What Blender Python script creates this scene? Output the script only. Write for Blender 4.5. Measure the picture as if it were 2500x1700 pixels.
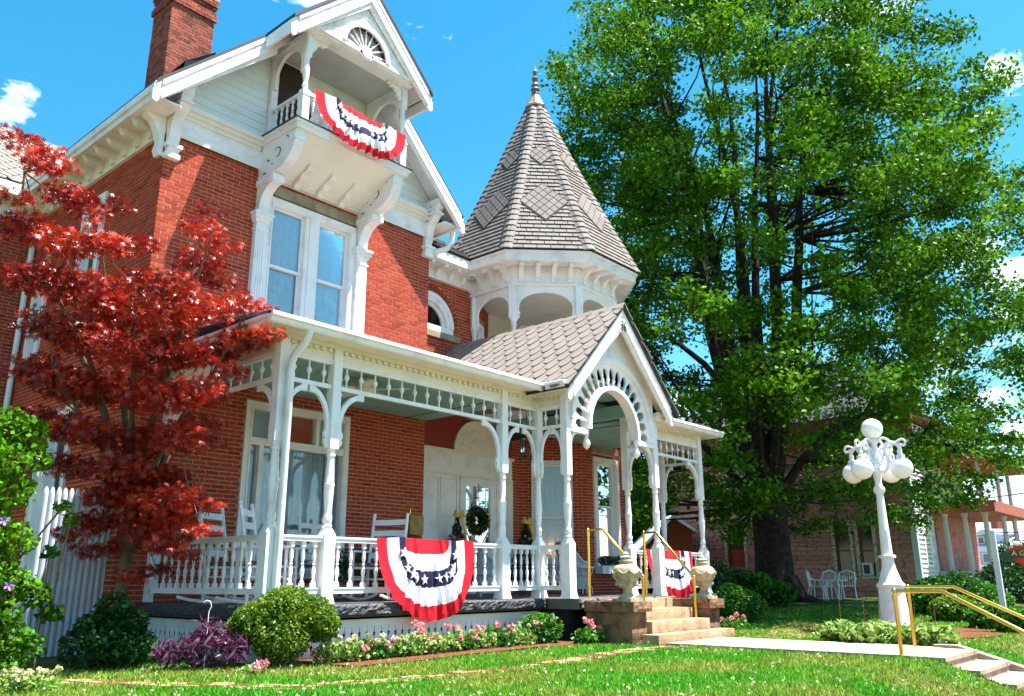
import bpy, math, random
import numpy as np
from mathutils import Vector, Matrix
random.seed(7); RNG = np.random.default_rng(11)
R_ = math.radians
for o in list(bpy.data.objects): bpy.data.objects.remove(o)
SC = bpy.context.scene; COL = SC.collection

# ---------------------------------------------------------------- camera
YAW, PIT, ROLL, FPX = R_(40.9), R_(15.6), R_(-0.2), 2029.3
EYE = Vector((0, 0, 0.95))
cam = bpy.data.cameras.new('camera'); CAM = bpy.data.objects.new('camera', cam); COL.objects.link(CAM)
fw = Vector((math.cos(YAW)*math.cos(PIT), math.sin(YAW)*math.cos(PIT), math.sin(PIT)))
rt0 = Vector((math.sin(YAW), -math.cos(YAW), 0)); up0 = rt0.cross(fw)
rt = rt0*math.cos(ROLL)+up0*math.sin(ROLL); up = rt.cross(fw)
CAM.matrix_world = Matrix(((rt.x, up.x, -fw.x, 0), (rt.y, up.y, -fw.y, 0), (rt.z, up.z, -fw.z, EYE.z), (0, 0, 0, 1)))
cam.sensor_width = 36; cam.lens = FPX/2500*36; cam.clip_end = 2000
SC.camera = CAM
def at(px, py, ax, v):          # photograph pixel -> point on a plane x/y/z = v
    d = rt*((px-1250)/FPX) - up*((py-850)/FPX) + fw
    k = 'xyz'.index(ax); return EYE + d*((v-EYE[k])/d[k])
def at_d(px, py, dist):         # photograph pixel -> point at a known distance in front of the camera
    d = rt*((px-1250)/FPX) - up*((py-850)/FPX) + fw
    return EYE + d*dist

# ---------------------------------------------------------------- sun and sky
SUN = Vector((0.78, -1.0, 3.1)).normalized()        # towards the sun
sl = bpy.data.lights.new('sun', 'SUN'); sl.energy = 5.0; sl.angle = R_(0.5); sl.color = (1, 0.965, 0.92)
so = bpy.data.objects.new('sun', sl); COL.objects.link(so); so.location = (8, -8, 30)
so.rotation_euler = (-SUN).to_track_quat('-Z', 'Y').to_euler()
W = bpy.data.worlds.new('World'); SC.world = W; W.use_nodes = True
nt = W.node_tree; nt.nodes.clear()
def N(tree, typ, **kw):
    n = tree.nodes.new(typ)
    for k, v in kw.items(): setattr(n, k, v)
    return n
out = N(nt, 'ShaderNodeOutputWorld'); bg = N(nt, 'ShaderNodeBackground'); bg.inputs[1].default_value = 0.080
sky = N(nt, 'ShaderNodeTexSky', sky_type='NISHITA'); sky.sun_disc = False
sky.sun_elevation = math.asin(SUN.z); sky.sun_rotation = math.atan2(SUN.x, SUN.y)
sky.air_density = 1.0; sky.dust_density = 0.3; sky.ozone_density = 1.6
hs = N(nt, 'ShaderNodeHueSaturation'); hs.inputs['Hue'].default_value = 0.477; hs.inputs['Saturation'].default_value = 1.40; hs.inputs['Value'].default_value = 1.0
tc = N(nt, 'ShaderNodeTexCoord')
mp = N(nt, 'ShaderNodeMapping'); mp.inputs['Scale'].default_value = (3.2, 3.2, 8.5); mp.inputs['Location'].default_value = (0.35, 0.9, 0.2)
cn = N(nt, 'ShaderNodeTexNoise'); cn.inputs['Scale'].default_value = 1.5; cn.inputs['Detail'].default_value = 7; cn.inputs['Roughness'].default_value = 0.62
cr = N(nt, 'ShaderNodeValToRGB'); cr.color_ramp.elements[0].position = 0.585; cr.color_ramp.elements[1].position = 0.76
mx = N(nt, 'ShaderNodeMix', data_type='RGBA'); mx.inputs['B'].default_value = (10, 10.3, 10.6, 1)
nt.links.new(sky.outputs[0], hs.inputs['Color']); nt.links.new(tc.outputs['Generated'], mp.inputs[0]); nt.links.new(mp.outputs[0], cn.inputs['Vector'])
nt.links.new(cn.outputs[0], cr.inputs[0])
n2 = N(nt, 'ShaderNodeTexNoise'); n2.inputs['Scale'].default_value = 16; n2.inputs['Detail'].default_value = 8; n2.inputs['Roughness'].default_value = .65
mp2 = N(nt, 'ShaderNodeMapping'); mp2.inputs['Scale'].default_value = (1, 1, 2.2); nt.links.new(tc.outputs['Generated'], mp2.inputs[0]); nt.links.new(mp2.outputs[0], n2.inputs['Vector'])
fac = cr.outputs[0]
def mth(op, a, b=None, c=None):
    n = N(nt, 'ShaderNodeMath', operation=op)
    for i, v in enumerate((a, b, c)):
        if v is None: continue
        if isinstance(v, (int, float)): n.inputs[i].default_value = v
        else: nt.links.new(v, n.inputs[i])
    return n.outputs[0]
# loose wisps of cloud: each has a direction and a width, broken up by noise
for (cpx, cpy, wid) in ((30, 265, 1.9), (2490, 185, 2.4), (2500, 700, 3.2), (2480, 1060, 4.5), (2300, 1230, 5), (2620, 900, 5), (1640, 1010, 2.5), (-400, 500, 6), (3000, 500, 6), (500, -500, 6), (2000, -700, 7)):
    cd = (rt*((cpx-1250)/FPX)-up*((cpy-850)/FPX)+fw).normalized()
    dt = N(nt, 'ShaderNodeVectorMath', operation='DOT_PRODUCT'); dt.inputs[1].default_value = cd; nt.links.new(tc.outputs['Generated'], dt.inputs[0])
    mr = N(nt, 'ShaderNodeMapRange'); mr.inputs['From Min'].default_value = math.cos(R_(wid)); mr.inputs['From Max'].default_value = 1.0; nt.links.new(dt.outputs['Value'], mr.inputs[0])
    v = mth('MULTIPLY', mr.outputs[0], .30); v = mth('ADD', v, n2.outputs[0]); v = mth('SUBTRACT', v, .68); v = mth('MULTIPLY', v, 3.6); v = mth('MINIMUM', v, .62); fac = mth('MAXIMUM', fac, v)
nt.links.new(fac, mx.inputs['Factor']); nt.links.new(hs.outputs[0], mx.inputs['A'])
nt.links.new(mx.outputs['Result'], bg.inputs[0]); nt.links.new(bg.outputs[0], out.inputs[0])
SC.view_settings.view_transform = 'Standard'; SC.view_settings.look = 'None'
SC.view_settings.exposure = 1.82; SC.view_settings.gamma = 1.0
SC.render.engine = 'CYCLES'

# ---------------------------------------------------------------- materials
MATS = {}
def pm(name, c1, c2=None, rough=0.6, scale=6.0, bump=0.0, bscale=60.0, spec=0.4, metal=0.0, isl=0.0, trans=0.0, contrast=(0.35, 0.65), coords='Object', isl_c=None, emit=None):
    """principled material: two colours mixed by noise, optional bump, per-piece tone (isl), leaf translucency (trans)"""
    m = bpy.data.materials.new(name); m.use_nodes = True; t = m.node_tree; t.nodes.clear()
    o = N(t, 'ShaderNodeOutputMaterial'); b = N(t, 'ShaderNodeBsdfPrincipled')
    b.inputs['Roughness'].default_value = rough; b.inputs['Metallic'].default_value = metal
    b.inputs['Specular IOR Level'].default_value = spec
    t.links.new(b.outputs[0], o.inputs[0])
    c1 = (*c1, 1); c2 = (*(c2 or c1[:3]), 1)
    tcn = N(t, 'ShaderNodeTexCoord'); no = N(t, 'ShaderNodeTexNoise'); no.inputs['Scale'].default_value = scale; no.inputs['Detail'].default_value = 5
    if coords == 'World':
        g = N(t, 'ShaderNodeNewGeometry'); t.links.new(g.outputs['Position'], no.inputs['Vector'])
    else: t.links.new(tcn.outputs[coords], no.inputs['Vector'])
    rp = N(t, 'ShaderNodeMapRange'); rp.inputs['From Min'].default_value = contrast[0]; rp.inputs['From Max'].default_value = contrast[1]
    t.links.new(no.outputs[0], rp.inputs[0])
    mixc = N(t, 'ShaderNodeMix', data_type='RGBA'); mixc.inputs['A'].default_value = c1; mixc.inputs['B'].default_value = c2
    t.links.new(rp.outputs[0], mixc.inputs['Factor'])
    col = mixc.outputs['Result']
    if isl:
        g = N(t, 'ShaderNodeNewGeometry'); oi = N(t, 'ShaderNodeObjectInfo')
        ad = N(t, 'ShaderNodeMath', operation='ADD'); fr = N(t, 'ShaderNodeMath', operation='FRACT')
        t.links.new(g.outputs['Random Per Island'], ad.inputs[0]); t.links.new(oi.outputs['Random'], ad.inputs[1]); t.links.new(ad.outputs[0], fr.inputs[0])
        if isl_c:
            r2 = N(t, 'ShaderNodeValToRGB'); el = r2.color_ramp.elements
            el[0].color = (*isl_c[0], 1); el[1].color = (*isl_c[-1], 1)
            for i, cc in enumerate(isl_c[1:-1]):
                e = el.new((i+1)/(len(isl_c)-1)); e.color = (*cc, 1)
            t.links.new(fr.outputs[0], r2.inputs[0])
            m2 = N(t, 'ShaderNodeMix', data_type='RGBA'); m2.inputs['Factor'].default_value = isl
            t.links.new(col, m2.inputs['A']); t.links.new(r2.outputs[0], m2.inputs['B']); col = m2.outputs['Result']
        else:
            mr = N(t, 'ShaderNodeMapRange'); mr.inputs['To Min'].default_value = 1-isl; mr.inputs['To Max'].default_value = 1+isl
            t.links.new(fr.outputs[0], mr.inputs[0])
            m2 = N(t, 'ShaderNodeVectorMath', operation='SCALE'); t.links.new(col, m2.inputs[0]); t.links.new(mr.outputs[0], m2.inputs['Scale']); col = m2.outputs[0]
    t.links.new(col, b.inputs['Base Color'])
    if bump:
        n2 = N(t, 'ShaderNodeTexNoise'); n2.inputs['Scale'].default_value = bscale; n2.inputs['Detail'].default_value = 6
        t.links.new(tcn.outputs['Object'], n2.inputs['Vector'])
        bp = N(t, 'ShaderNodeBump'); bp.inputs['Strength'].default_value = bump; bp.inputs['Distance'].default_value = 0.02
        t.links.new(n2.outputs[0], bp.inputs['Height']); t.links.new(bp.outputs[0], b.inputs['Normal'])
    if trans:
        tr = N(t, 'ShaderNodeBsdfTranslucent'); ms = N(t, 'ShaderNodeMixShader'); ms.inputs[0].default_value = trans
        t.links.new(col, tr.inputs[0]); t.links.new(b.outputs[0], ms.inputs[1]); t.links.new(tr.outputs[0], ms.inputs[2]); t.links.new(ms.outputs[0], o.inputs[0])
    if emit:
        b.inputs['Emission Color'].default_value = (*emit[0], 1); b.inputs['Emission Strength'].default_value = emit[1]
    MATS[name] = m; return m
def glass_mat(name, tint, refl=0.16):
    m = bpy.data.materials.new(name); m.use_nodes = True; t = m.node_tree; t.nodes.clear()
    o = N(t, 'ShaderNodeOutputMaterial'); ms = N(t, 'ShaderNodeMixShader'); tb = N(t, 'ShaderNodeBsdfTransparent'); gl = N(t, 'ShaderNodeBsdfGlossy')
    tb.inputs[0].default_value = (*tint, 1); gl.inputs['Roughness'].default_value = 0.03
    fr = N(t, 'ShaderNodeFresnel'); fr.inputs[0].default_value = 1.5
    ad = N(t, 'ShaderNodeMath', operation='ADD'); ad.inputs[1].default_value = refl; ad.use_clamp = True
    n = N(t, 'ShaderNodeTexNoise'); n.inputs['Scale'].default_value = 2.5; g = N(t, 'ShaderNodeNewGeometry'); t.links.new(g.outputs['Position'], n.inputs['Vector'])
    bp = N(t, 'ShaderNodeBump'); bp.inputs['Strength'].default_value = 0.02; bp.inputs['Distance'].default_value = 0.03
    t.links.new(n.outputs[0], bp.inputs['Height']); t.links.new(bp.outputs[0], gl.inputs['Normal'])
    t.links.new(fr.outputs[0], ad.inputs[0]); t.links.new(ad.outputs[0], ms.inputs[0]); t.links.new(tb.outputs[0], ms.inputs[1]); t.links.new(gl.outputs[0], ms.inputs[2]); t.links.new(ms.outputs[0], o.inputs[0])
    MATS[name] = m; return m
WHITE = pm('white paint', (.84, .80, .81), (.62, .57, .55), rough=.5, scale=3.2, contrast=(.50, .82), bump=.05, bscale=30, coords='World')
CREAM = pm('cream paint', (.82, .75, .66), (.74, .66, .56), rough=.5, scale=2.0, contrast=(.45, .8), coords='World')
SIDING = pm('gable siding paint', (.77, .78, .79), (.60, .60, .58), rough=.6, scale=3, contrast=(.5, .85), bump=.15, bscale=25, coords='World')
BRICK = pm('red brick', (.40, .054, .023), (.29, .034, .016), rough=.85, scale=14, bump=.35, bscale=55, isl=.55, isl_c=[(.16, .022, .015), (.36, .048, .022), (.46, .078, .032), (.30, .034, .018), (.46, .098, .046), (.38, .05, .024)], spec=.2)
BRICKOLD = pm('weathered chimney brick', (.27, .06, .035), (.07, .028, .022), rough=.9, scale=3, bump=.4, bscale=55, isl=.6, isl_c=[(.10, .035, .03), (.32, .07, .045), (.45, .13, .075), (.22, .06, .045)], spec=.2)
MORTAR = pm('mortar', (.66, .35, .25), (.46, .22, .15), rough=.95, scale=20, spec=.1)
SLATE = pm('taupe slate', (.185, .16, .142), (.145, .125, .113), rough=.75, scale=8, bump=.12, bscale=80, isl=.13, spec=.3)
FISH = pm('fish scale slate', (.235, .20, .17), (.195, .168, .145), rough=.75, scale=7, bump=.15, bscale=70, isl=.5, isl_c=[(.20, .17, .145), (.235, .20, .172), (.25, .195, .165), (.18, .16, .145), (.25, .22, .188)], spec=.3)
UNDER = pm('dark roof underlay', (.035, .03, .03), rough=.9)
BLACKR = pm('black roof edge', (.02, .02, .024), rough=.5)
TEAL = pm('teal porch ceiling paint', (.30, .52, .47), (.26, .46, .42), rough=.5, scale=3)
BLACKSTONE = pm('black painted rough stone', (.03, .027, .03), (.12, .115, .13), rough=.55, scale=45, bump=1.0, bscale=40, contrast=(.5, .75), spec=.5)
VOID = pm('dark crawl space', (.012, .01, .01), rough=.95)
FLOORB = pm('dark porch floor paint', (.10, .095, .09), rough=.5)
STONE = pm('brown sandstone', (.22, .125, .065), (.085, .05, .034), rough=.9, scale=5, bump=.9, bscale=14, isl=.18, spec=.15, contrast=(.4, .65))
STEPST = pm('pale sandstone step', (.46, .33, .20), (.34, .21, .115), rough=.9, scale=4, bump=.5, bscale=30, spec=.15)
CONC = pm('concrete', (.40, .31, .24), (.30, .22, .165), rough=.9, scale=5, bump=.2, bscale=50, spec=.15)
URN = pm('weathered cast stone', (.44, .37, .25), (.24, .19, .125), rough=.9, scale=9, bump=.35, bscale=30, contrast=(.45, .7), spec=.15)
BRASS = pm('polished brass', (.80, .50, .10), (.70, .40, .07), rough=.22, scale=4, metal=1.0, bump=.03, bscale=8)
GLASS = glass_mat('window glass', (.92, .95, .98), .0)
DGLASS = glass_mat('dark window glass', (.6, .65, .7), .0)
LACE = pm('lace curtain', (.80, .84, .88), (.52, .60, .68), rough=.9, scale=75, contrast=(.42, .60), spec=.1, coords='World')
SHEER = pm('sheer curtain', (.70, .80, .84), (.58, .68, .72), rough=.9, scale=7, spec=.1, coords='World')
DRAPE = pm('grey blue drape', (.55, .63, .68), (.42, .50, .55), rough=.9, scale=4, spec=.1)
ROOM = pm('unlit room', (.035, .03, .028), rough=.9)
STAIN = pm('orange brown blind', (.66, .12, .012), (.50, .08, .01), rough=.55, scale=9)
LINTEL = pm('stained stone lintel', (.34, .28, .22), (.24, .17, .10), rough=.9, scale=6, bump=.2)
REDPAINT = pm('dark red painted recess', (.28, .035, .025), rough=.7)
COPPER = pm('aged copper', (.62, .42, .32), (.45, .25, .18), rough=.4, scale=8, metal=.6)
VERD = pm('verdigris copper', (.16, .17, .13), (.20, .10, .06), rough=.6, scale=40, metal=.3)
INK = pm('black numerals', (.02, .03, .03), rough=.6)
FRED = pm('red bunting cloth', (.62, .018, .035), (.54, .012, .025), rough=.85, scale=5, spec=.15, trans=.25)
FWHT = pm('white bunting cloth', (.80, .78, .80), (.74, .72, .76), rough=.85, scale=5, spec=.15, trans=.25)
FBLU = pm('navy bunting cloth', (.025, .028, .07), (.018, .02, .05), rough=.85, scale=5, spec=.15, trans=.15)
WICKER = pm('white wicker', (.70, .72, .74), (.42, .44, .46), rough=.7, scale=45, bump=.6, bscale=90, contrast=(.4, .6))
CUSHION = pm('brown print cushion', (.42, .25, .16), (.10, .05, .04), rough=.9, scale=30, contrast=(.42, .58))
YELLOW = pm('golden ribbon', (.75, .48, .06), rough=.5)
BARK = pm('dark grey bark', (.05, .038, .03), (.02, .016, .014), rough=.95, scale=8, bump=1.0, bscale=14, spec=.1)
BARKM = pm('maple bark', (.22, .15, .10), (.12, .08, .055), rough=.9, scale=8, bump=.5, bscale=18, spec=.1)
LEAFG = pm('green maple leaves', (.105, .25, .005), (.036, .125, .004), rough=.6, scale=.6, isl=.5, trans=.30, spec=.15, coords='World')
LEAFR = pm('red maple leaves', (.68, .036, .010), (.10, .007, .010), rough=.36, scale=1.1, isl=.5, isl_c=[(.03, .003, .006), (.10, .006, .010), (.42, .014, .012), (.62, .09, .010), (.16, .008, .010), (.66, .035, .012)], trans=.18, spec=.5, coords='World')
LEAFY = pm('boxwood leaves', (.15, .24, .012), (.06, .14, .010), rough=.45, scale=3, isl=.35, trans=.35, coords='World')
LEAFD = pm('deep green leaves', (.03, .12, .02), (.02, .07, .015), rough=.5, scale=3, isl=.35, trans=.3, coords='World')
LEAFL = pm('light green leaves', (.085, .25, .012), (.032, .14, .010), rough=.5, scale=3, isl=.35, trans=.35, coords='World')
LEAFH = pm('variegated hosta leaves', (.33, .42, .11), (.11, .24, .025), rough=.5, scale=14, isl=.3, trans=.3, coords='World')
LEAFP = pm('purple leaves', (.07, .012, .045), (.14, .045, .09), rough=.4, scale=12, isl=.4, trans=.2, coords='World')
PINK = pm('pink petals', (.80, .22, .26), (.75, .38, .38), rough=.7, scale=25, isl=.2, trans=.2)
CREAMP = pm('cream petals', (.62, .60, .34), (.45, .50, .18), rough=.7, scale=25, isl=.2, trans=.2)
GRASSM = pm('grass blades', (.07, .31, .009), (.25, .31, .04), rough=.55, scale=.55, isl=.4, trans=.4, spec=.3, coords='World', contrast=(.42, .62))
LAWN = pm('lawn turf', (.040, .078, .014), (.095, .092, .036), rough=.95, scale=.55, bump=.6, bscale=40, spec=.05, coords='World', contrast=(.42, .64))
MULCH = pm('red bark mulch', (.20, .07, .04), (.09, .03, .02), rough=.95, scale=30, bump=1.0, bscale=50, spec=.1)
PAVER = pm('tan brick paver', (.42, .25, .14), (.30, .17, .09), rough=.9, scale=9, bump=.3, bscale=50, isl=.25, spec=.15)
GLOBE = pm('white glass globe', (.92, .91, .90), rough=.25, spec=.5)
CIRON = pm('white painted cast iron', (.80, .80, .80), (.70, .70, .70), rough=.4, scale=6, bump=.05)
PINKSD = pm('peeling pink siding', (.46, .21, .18), (.15, .09, .075), rough=.9, scale=7, bump=.3, bscale=20, isl=.12, contrast=(.5, .72), spec=.1)
WHITESD = pm('weathered white clapboard', (.72, .68, .66), (.50, .40, .37), rough=.9, scale=6, isl=.08, contrast=(.5, .75), spec=.1)
BARN = pm('faded red trim', (.36, .09, .05), (.28, .07, .045), rough=.8, scale=4)
SHADEW = pm('pale peeling trim', (.55, .52, .42), (.20, .15, .10), rough=.9, scale=14, contrast=(.45, .62))
GREYH = pm('pale grey house paint', (.52, .50, .50), (.46, .44, .45), rough=.8, scale=2)
TINR = pm('bright metal roof', (.80, .82, .85), (.70, .72, .76), rough=.4, scale=2)
BLUEG = pm('slate blue paint', (.24, .30, .40), rough=.7)
SIGNR = pm('red sign paint', (.50, .02, .012), rough=.45)
SIGNG = pm('dark green sign ribbon', (.015, .05, .03), rough=.45)
SIGNY = pm('gold sign lettering', (.75, .50, .08), rough=.4)
PIPE = pm('grey post', (.46, .50, .52), rough=.5)
CABLE = pm('black cable', (.02, .02, .02), rough=.8)
FLAME = pm('lit candle bulb', (1, .45, .12), rough=.4, emit=((1, .42, .10), 12.0))
ASPH = pm('street asphalt', (.06, .06, .062), (.045, .045, .045), rough=.95, scale=20, bump=.2)
VINYL = pm('white fence vinyl', (.52, .57, .63), (.42, .47, .52), rough=.35, scale=3)

# ---------------------------------------------------------------- mesh helpers
WM = {}
def wm(o): return WM.get(o.name, Matrix.Identity(4))
def link(o, parent=None):
    COL.objects.link(o)
    if parent is not None:
        o.parent = parent; o.matrix_parent_inverse = wm(parent).inverted()
    WM[o.name] = o.matrix_basis.copy()
    return o
def tag(o, label=None, cat=None, group=None, kind=None):
    if label: o['label'] = label
    if cat: o['category'] = cat
    if group: o['group'] = group
    if kind: o['kind'] = kind
    return o
def thing(name, label, cat, loc=(0, 0, 0), rz=0.0, group=None):
    o = bpy.data.objects.new(name, None); o.empty_display_size = .2
    o.location = loc; o.rotation_euler = (0, 0, rz); link(o); return tag(o, label, cat, group)
def fr_front(y0): return lambda a, b, c=0.0: (a, y0-c, b)         # a = x, b = z, c = outwards (towards -y)
def fr_left(x0): return lambda a, b, c=0.0: (x0-c, a, b)           # a = y, c towards -x
def fr_right(x0): return lambda a, b, c=0.0: (x0+c, a, b)
def fr_gen(o, u, n): return lambda a, b, c=0.0: (o[0]+u[0]*a+n[0]*c, o[1]+u[1]*a+n[1]*c, b)
class MB:
    def __init__(s): s.v = []; s.f = []; s.m = []
    def add(s, vs, fs, mi=0):
        o = len(s.v); s.v += [tuple(p) for p in vs]
        for f in fs: s.f.append(tuple(i+o for i in f)); s.m.append(mi)
        return s
    def box(s, x0, x1, y0, y1, z0, z1, mi=0):
        return s.add([(x0, y0, z0), (x1, y0, z0), (x1, y1, z0), (x0, y1, z0), (x0, y0, z1), (x1, y0, z1), (x1, y1, z1), (x0, y1, z1)],
                     [(0, 3, 2, 1), (4, 5, 6, 7), (0, 1, 5, 4), (1, 2, 6, 5), (2, 3, 7, 6), (3, 0, 4, 7)], mi)
    def fbox(s, fr, a0, a1, b0, b1, c0, c1, mi=0):
        return s.add([fr(a0, b0, c0), fr(a1, b0, c0), fr(a1, b0, c1), fr(a0, b0, c1), fr(a0, b1, c0), fr(a1, b1, c0), fr(a1, b1, c1), fr(a0, b1, c1)],
                     [(0, 3, 2, 1), (4, 5, 6, 7), (0, 1, 5, 4), (1, 2, 6, 5), (2, 3, 7, 6), (3, 0, 4, 7)], mi)
    def prism(s, fr, poly, c0, c1, mi=0):
        n = len(poly)
        vs = [fr(a, b, c0) for a, b in poly]+[fr(a, b, c1) for a, b in poly]
        fs = [tuple(range(n-1, -1, -1)), tuple(range(n, 2*n))]+[(i, (i+1) % n, n+(i+1) % n, n+i) for i in range(n)]
        return s.add(vs, fs, mi)
    def band(s, fr, inner, outer, c0, c1, mi=0):        # strip between two polylines, extruded
        n = len(inner)
        vs = [fr(*p, c0) for p in inner]+[fr(*p, c0) for p in outer]+[fr(*p, c1) for p in inner]+[fr(*p, c1) for p in outer]
        fs = []
        for i in range(n-1):
            fs += [(i, i+1, n+i+1, n+i), (2*n+i, 3*n+i, 3*n+i+1, 2*n+i+1), (i, 2*n+i, 2*n+i+1, i+1), (n+i, n+i+1, 3*n+i+1, 3*n+i)]
        fs += [(0, n, 3*n, 2*n), (n-1, 3*n-1, 4*n-1, 2*n-1)]
        return s.add(vs, fs, mi)
    def lathe(s, x, y, prof, seg=12, mi=0, z=0.0):
        vs = []; fs = []; k = len(prof)
        for r, h in prof:
            for i in range(seg):
                t = 2*math.pi*i/seg; vs.append((x+r*math.cos(t), y+r*math.sin(t), z+h))
        for j in range(k-1):
            for i in range(seg):
                a = j*seg+i; b = j*seg+(i+1) % seg; fs.append((a, b, b+seg, a+seg))
        fs += [tuple(range(seg-1, -1, -1)), tuple(range((k-1)*seg, k*seg))]
        return s.add(vs, fs, mi)
    def tube(s, path, r, seg=8, mi=0):
        P = [Vector(p) for p in path]; n = len(P); rr = r if isinstance(r, (list, tuple)) else [r]*n
        vs = []; fs = []; ref = None
        for i, p in enumerate(P):
            d = (P[min(i+1, n-1)]-P[max(i-1, 0)]).normalized()
            if ref is None: ref = d.orthogonal().normalized()
            u = (ref-d*ref.dot(d))
            u = u.normalized() if u.length > 1e-6 else d.orthogonal().normalized()
            ref = u; w = d.cross(u)
            for k in range(seg):
                t = 2*math.pi*k/seg; vs.append(p+(u*math.cos(t)+w*math.sin(t))*rr[i])
        for j in range(n-1):
            for k in range(seg):
                a = j*seg+k; b = j*seg+(k+1) % seg; fs.append((a, b, b+seg, a+seg))
        fs += [tuple(range(seg-1, -1, -1)), tuple(range((n-1)*seg, n*seg))]
        return s.add(vs, fs, mi)
    def ball(s, c, r, seg=12, rings=8, mi=0, sz=1.0):
        return s.lathe(c[0], c[1], [(max(1e-4, r*math.sin(math.pi*j/rings)), -r*sz*math.cos(math.pi*j/rings)) for j in range(rings+1)], seg, mi, c[2])
    def mesh(s, name, mats, smooth=False):
        me = bpy.data.meshes.new(name); me.from_pydata(s.v, [], s.f)
        mats = mats if isinstance(mats, (list, tuple)) else [mats]
        for m in mats: me.materials.append(m)
        if len(mats) > 1: me.polygons.foreach_set('material_index', s.m)
        if smooth:
            me.polygons.foreach_set('use_smooth', [True]*len(s.f)); me.set_sharp_from_angle(angle=R_(38))
        me.update(); return me
    def build(s, name, mats, parent=None, smooth=False, kind=None):
        o = bpy.data.objects.new(name, s.mesh(name, mats, smooth)); link(o, parent)
        if kind: o['kind'] = kind
        return o
def inst(name, me, parent, loc, rz=0.0, scale=None, rot=None):
    o = bpy.data.objects.new(name, me); o.location = loc
    o.rotation_euler = rot if rot else (0, 0, rz)
    if scale: o.scale = scale
    o.matrix_basis = o.matrix_basis
    WMt = Matrix.LocRotScale(Vector(loc), o.rotation_euler, Vector(scale) if scale else None)
    COL.objects.link(o)
    if parent is not None:
        o.parent = parent; o.matrix_parent_inverse = wm(parent).inverted()
    WM[o.name] = WMt
    return o
def np_obj(name, V, F, mat, parent=None, kind=None, smooth=False):      # V (n,3) F (m,k)
    me = bpy.data.meshes.new(name); n, (m, k) = len(V), F.shape
    me.vertices.add(n); me.vertices.foreach_set('co', V.astype(np.float32).ravel())
    me.loops.add(m*k); me.loops.foreach_set('vertex_index', F.astype(np.int32).ravel())
    me.polygons.add(m); me.polygons.foreach_set('loop_start', np.arange(0, m*k, k, dtype=np.int32))
    me.polygons.foreach_set('loop_total', np.full(m, k, np.int32))
    if smooth: me.polygons.foreach_set('use_smooth', np.ones(m, bool))
    me.materials.append(mat); me.update(calc_edges=True); me.validate()
    o = bpy.data.objects.new(name, me); link(o, parent)
    if kind: o['kind'] = kind
    return o
def copy_tree(o, parent=None):
    c = o.copy(); COL.objects.link(c)
    if parent is not None: c.parent = parent
    for ch in list(o.children): copy_tree(ch, c)
    return c
def arc(cx, cy, r, a0, a1, n, ry=None):
    return [(cx+r*math.cos(R_(a0+(a1-a0)*i/n)), cy+(ry or r)*math.sin(R_(a0+(a1-a0)*i/n))) for i in range(n+1)]
def wall_cells(mb, fr, a0, a1, b0, b1, holes, c0, c1, mi=0):
    A = sorted({a0, a1, *[v for h in holes for v in h[:2] if a0 < v < a1]}); B = sorted({b0, b1, *[v for h in holes for v in h[2:] if b0 < v < b1]})
    for i in range(len(A)-1):
        run = None
        for j in range(len(B)-1):
            ca, cb = (A[i]+A[i+1])/2, (B[j]+B[j+1])/2
            if not any(h[0] < ca < h[1] and h[2] < cb < h[3] for h in holes): mb.fbox(fr, A[i], A[i+1], B[j], B[j+1], c0, c1, mi)
BRICK_UNIT = MB().box(-.1055, .1055, -.011, .011, -.0265, .0265).mesh('brick', BRICK)
NBRICK = [0]
def brickwork(mb, fr, a0, a1, b0, b1, skip=None, single=None, parent=None, rz=0.0, L=.211, H=.0535, J=.0145, cap=300):
    """lays stretcher courses between a0..a1, b0..b1; pieces go into mb, those inside `single` become objects of their own"""
    k = 0; z = b0
    while z+H <= b1+.02:
        z1 = min(z+H, b1); a = a0-(L+J)*(.5 if k % 2 else 0)
        while a < a1:
            p, q = max(a, a0), min(a+L, a1); a += L+J
            if q-p < .03: continue
            segs = [(p, q)]
            if skip:
                for h in skip(z+H/2):
                    ns = []
                    for s0, s1 in segs:
                        if h[1] <= s0 or h[0] >= s1: ns.append((s0, s1)); continue
                        if h[0]-s0 > .03: ns.append((s0, h[0]))
                        if s1-h[1] > .03: ns.append((h[1], s1))
                    segs = ns
            for s0, s1 in segs:
                c = random.uniform(.004, .009)
                if single and NBRICK[0] < cap and abs(s1-s0-L) < 1e-4 and single(s0, z):
                    x, y, zz = fr((s0+s1)/2, z+H/2, c-.011)
                    inst('brick', BRICK_UNIT, parent, (x, y, zz), rz); NBRICK[0] += 1
                else:
                    t = random.uniform(-.0012, .0012)
                    mb.add([fr(s0, z+t, c), fr(s1, z-t, c), fr(s1, z1-t, c), fr(s0, z1+t, c), fr(s0, z, -.01), fr(s1, z, -.01), fr(s1, z1, -.01), fr(s0, z1, -.01)],
                           [(0, 1, 2, 3), (0, 4, 5, 1), (1, 5, 6, 2), (2, 6, 7, 3), (3, 7, 4, 0)])
        z += H+J; k += 1
# ================================================================ the setting
def smooth(a, b, x): t = np.clip((x-a)/(b-a), 0, 1); return t*t*(3-2*t)
def gz(x, y):
    x = np.asarray(x, float); y = np.asarray(y, float)
    rise = .3*smooth(16.8, 24, x)*smooth(2.5, 6, y)
    bank = -.66*np.clip((3.1-y)/1.9, 0, 1)
    bump = .01*np.sin(x*1.7+y*.9)*np.sin(y*1.3-x*.4)*smooth(3.4, 4.2, y)
    cut = -.5*((x > 11.44) & (x < 13.08) & (y < 3.45))
    return rise+bank+bump*(y > 3.4)+cut
def gz1(x, y): return float(gz(x, y))
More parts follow.
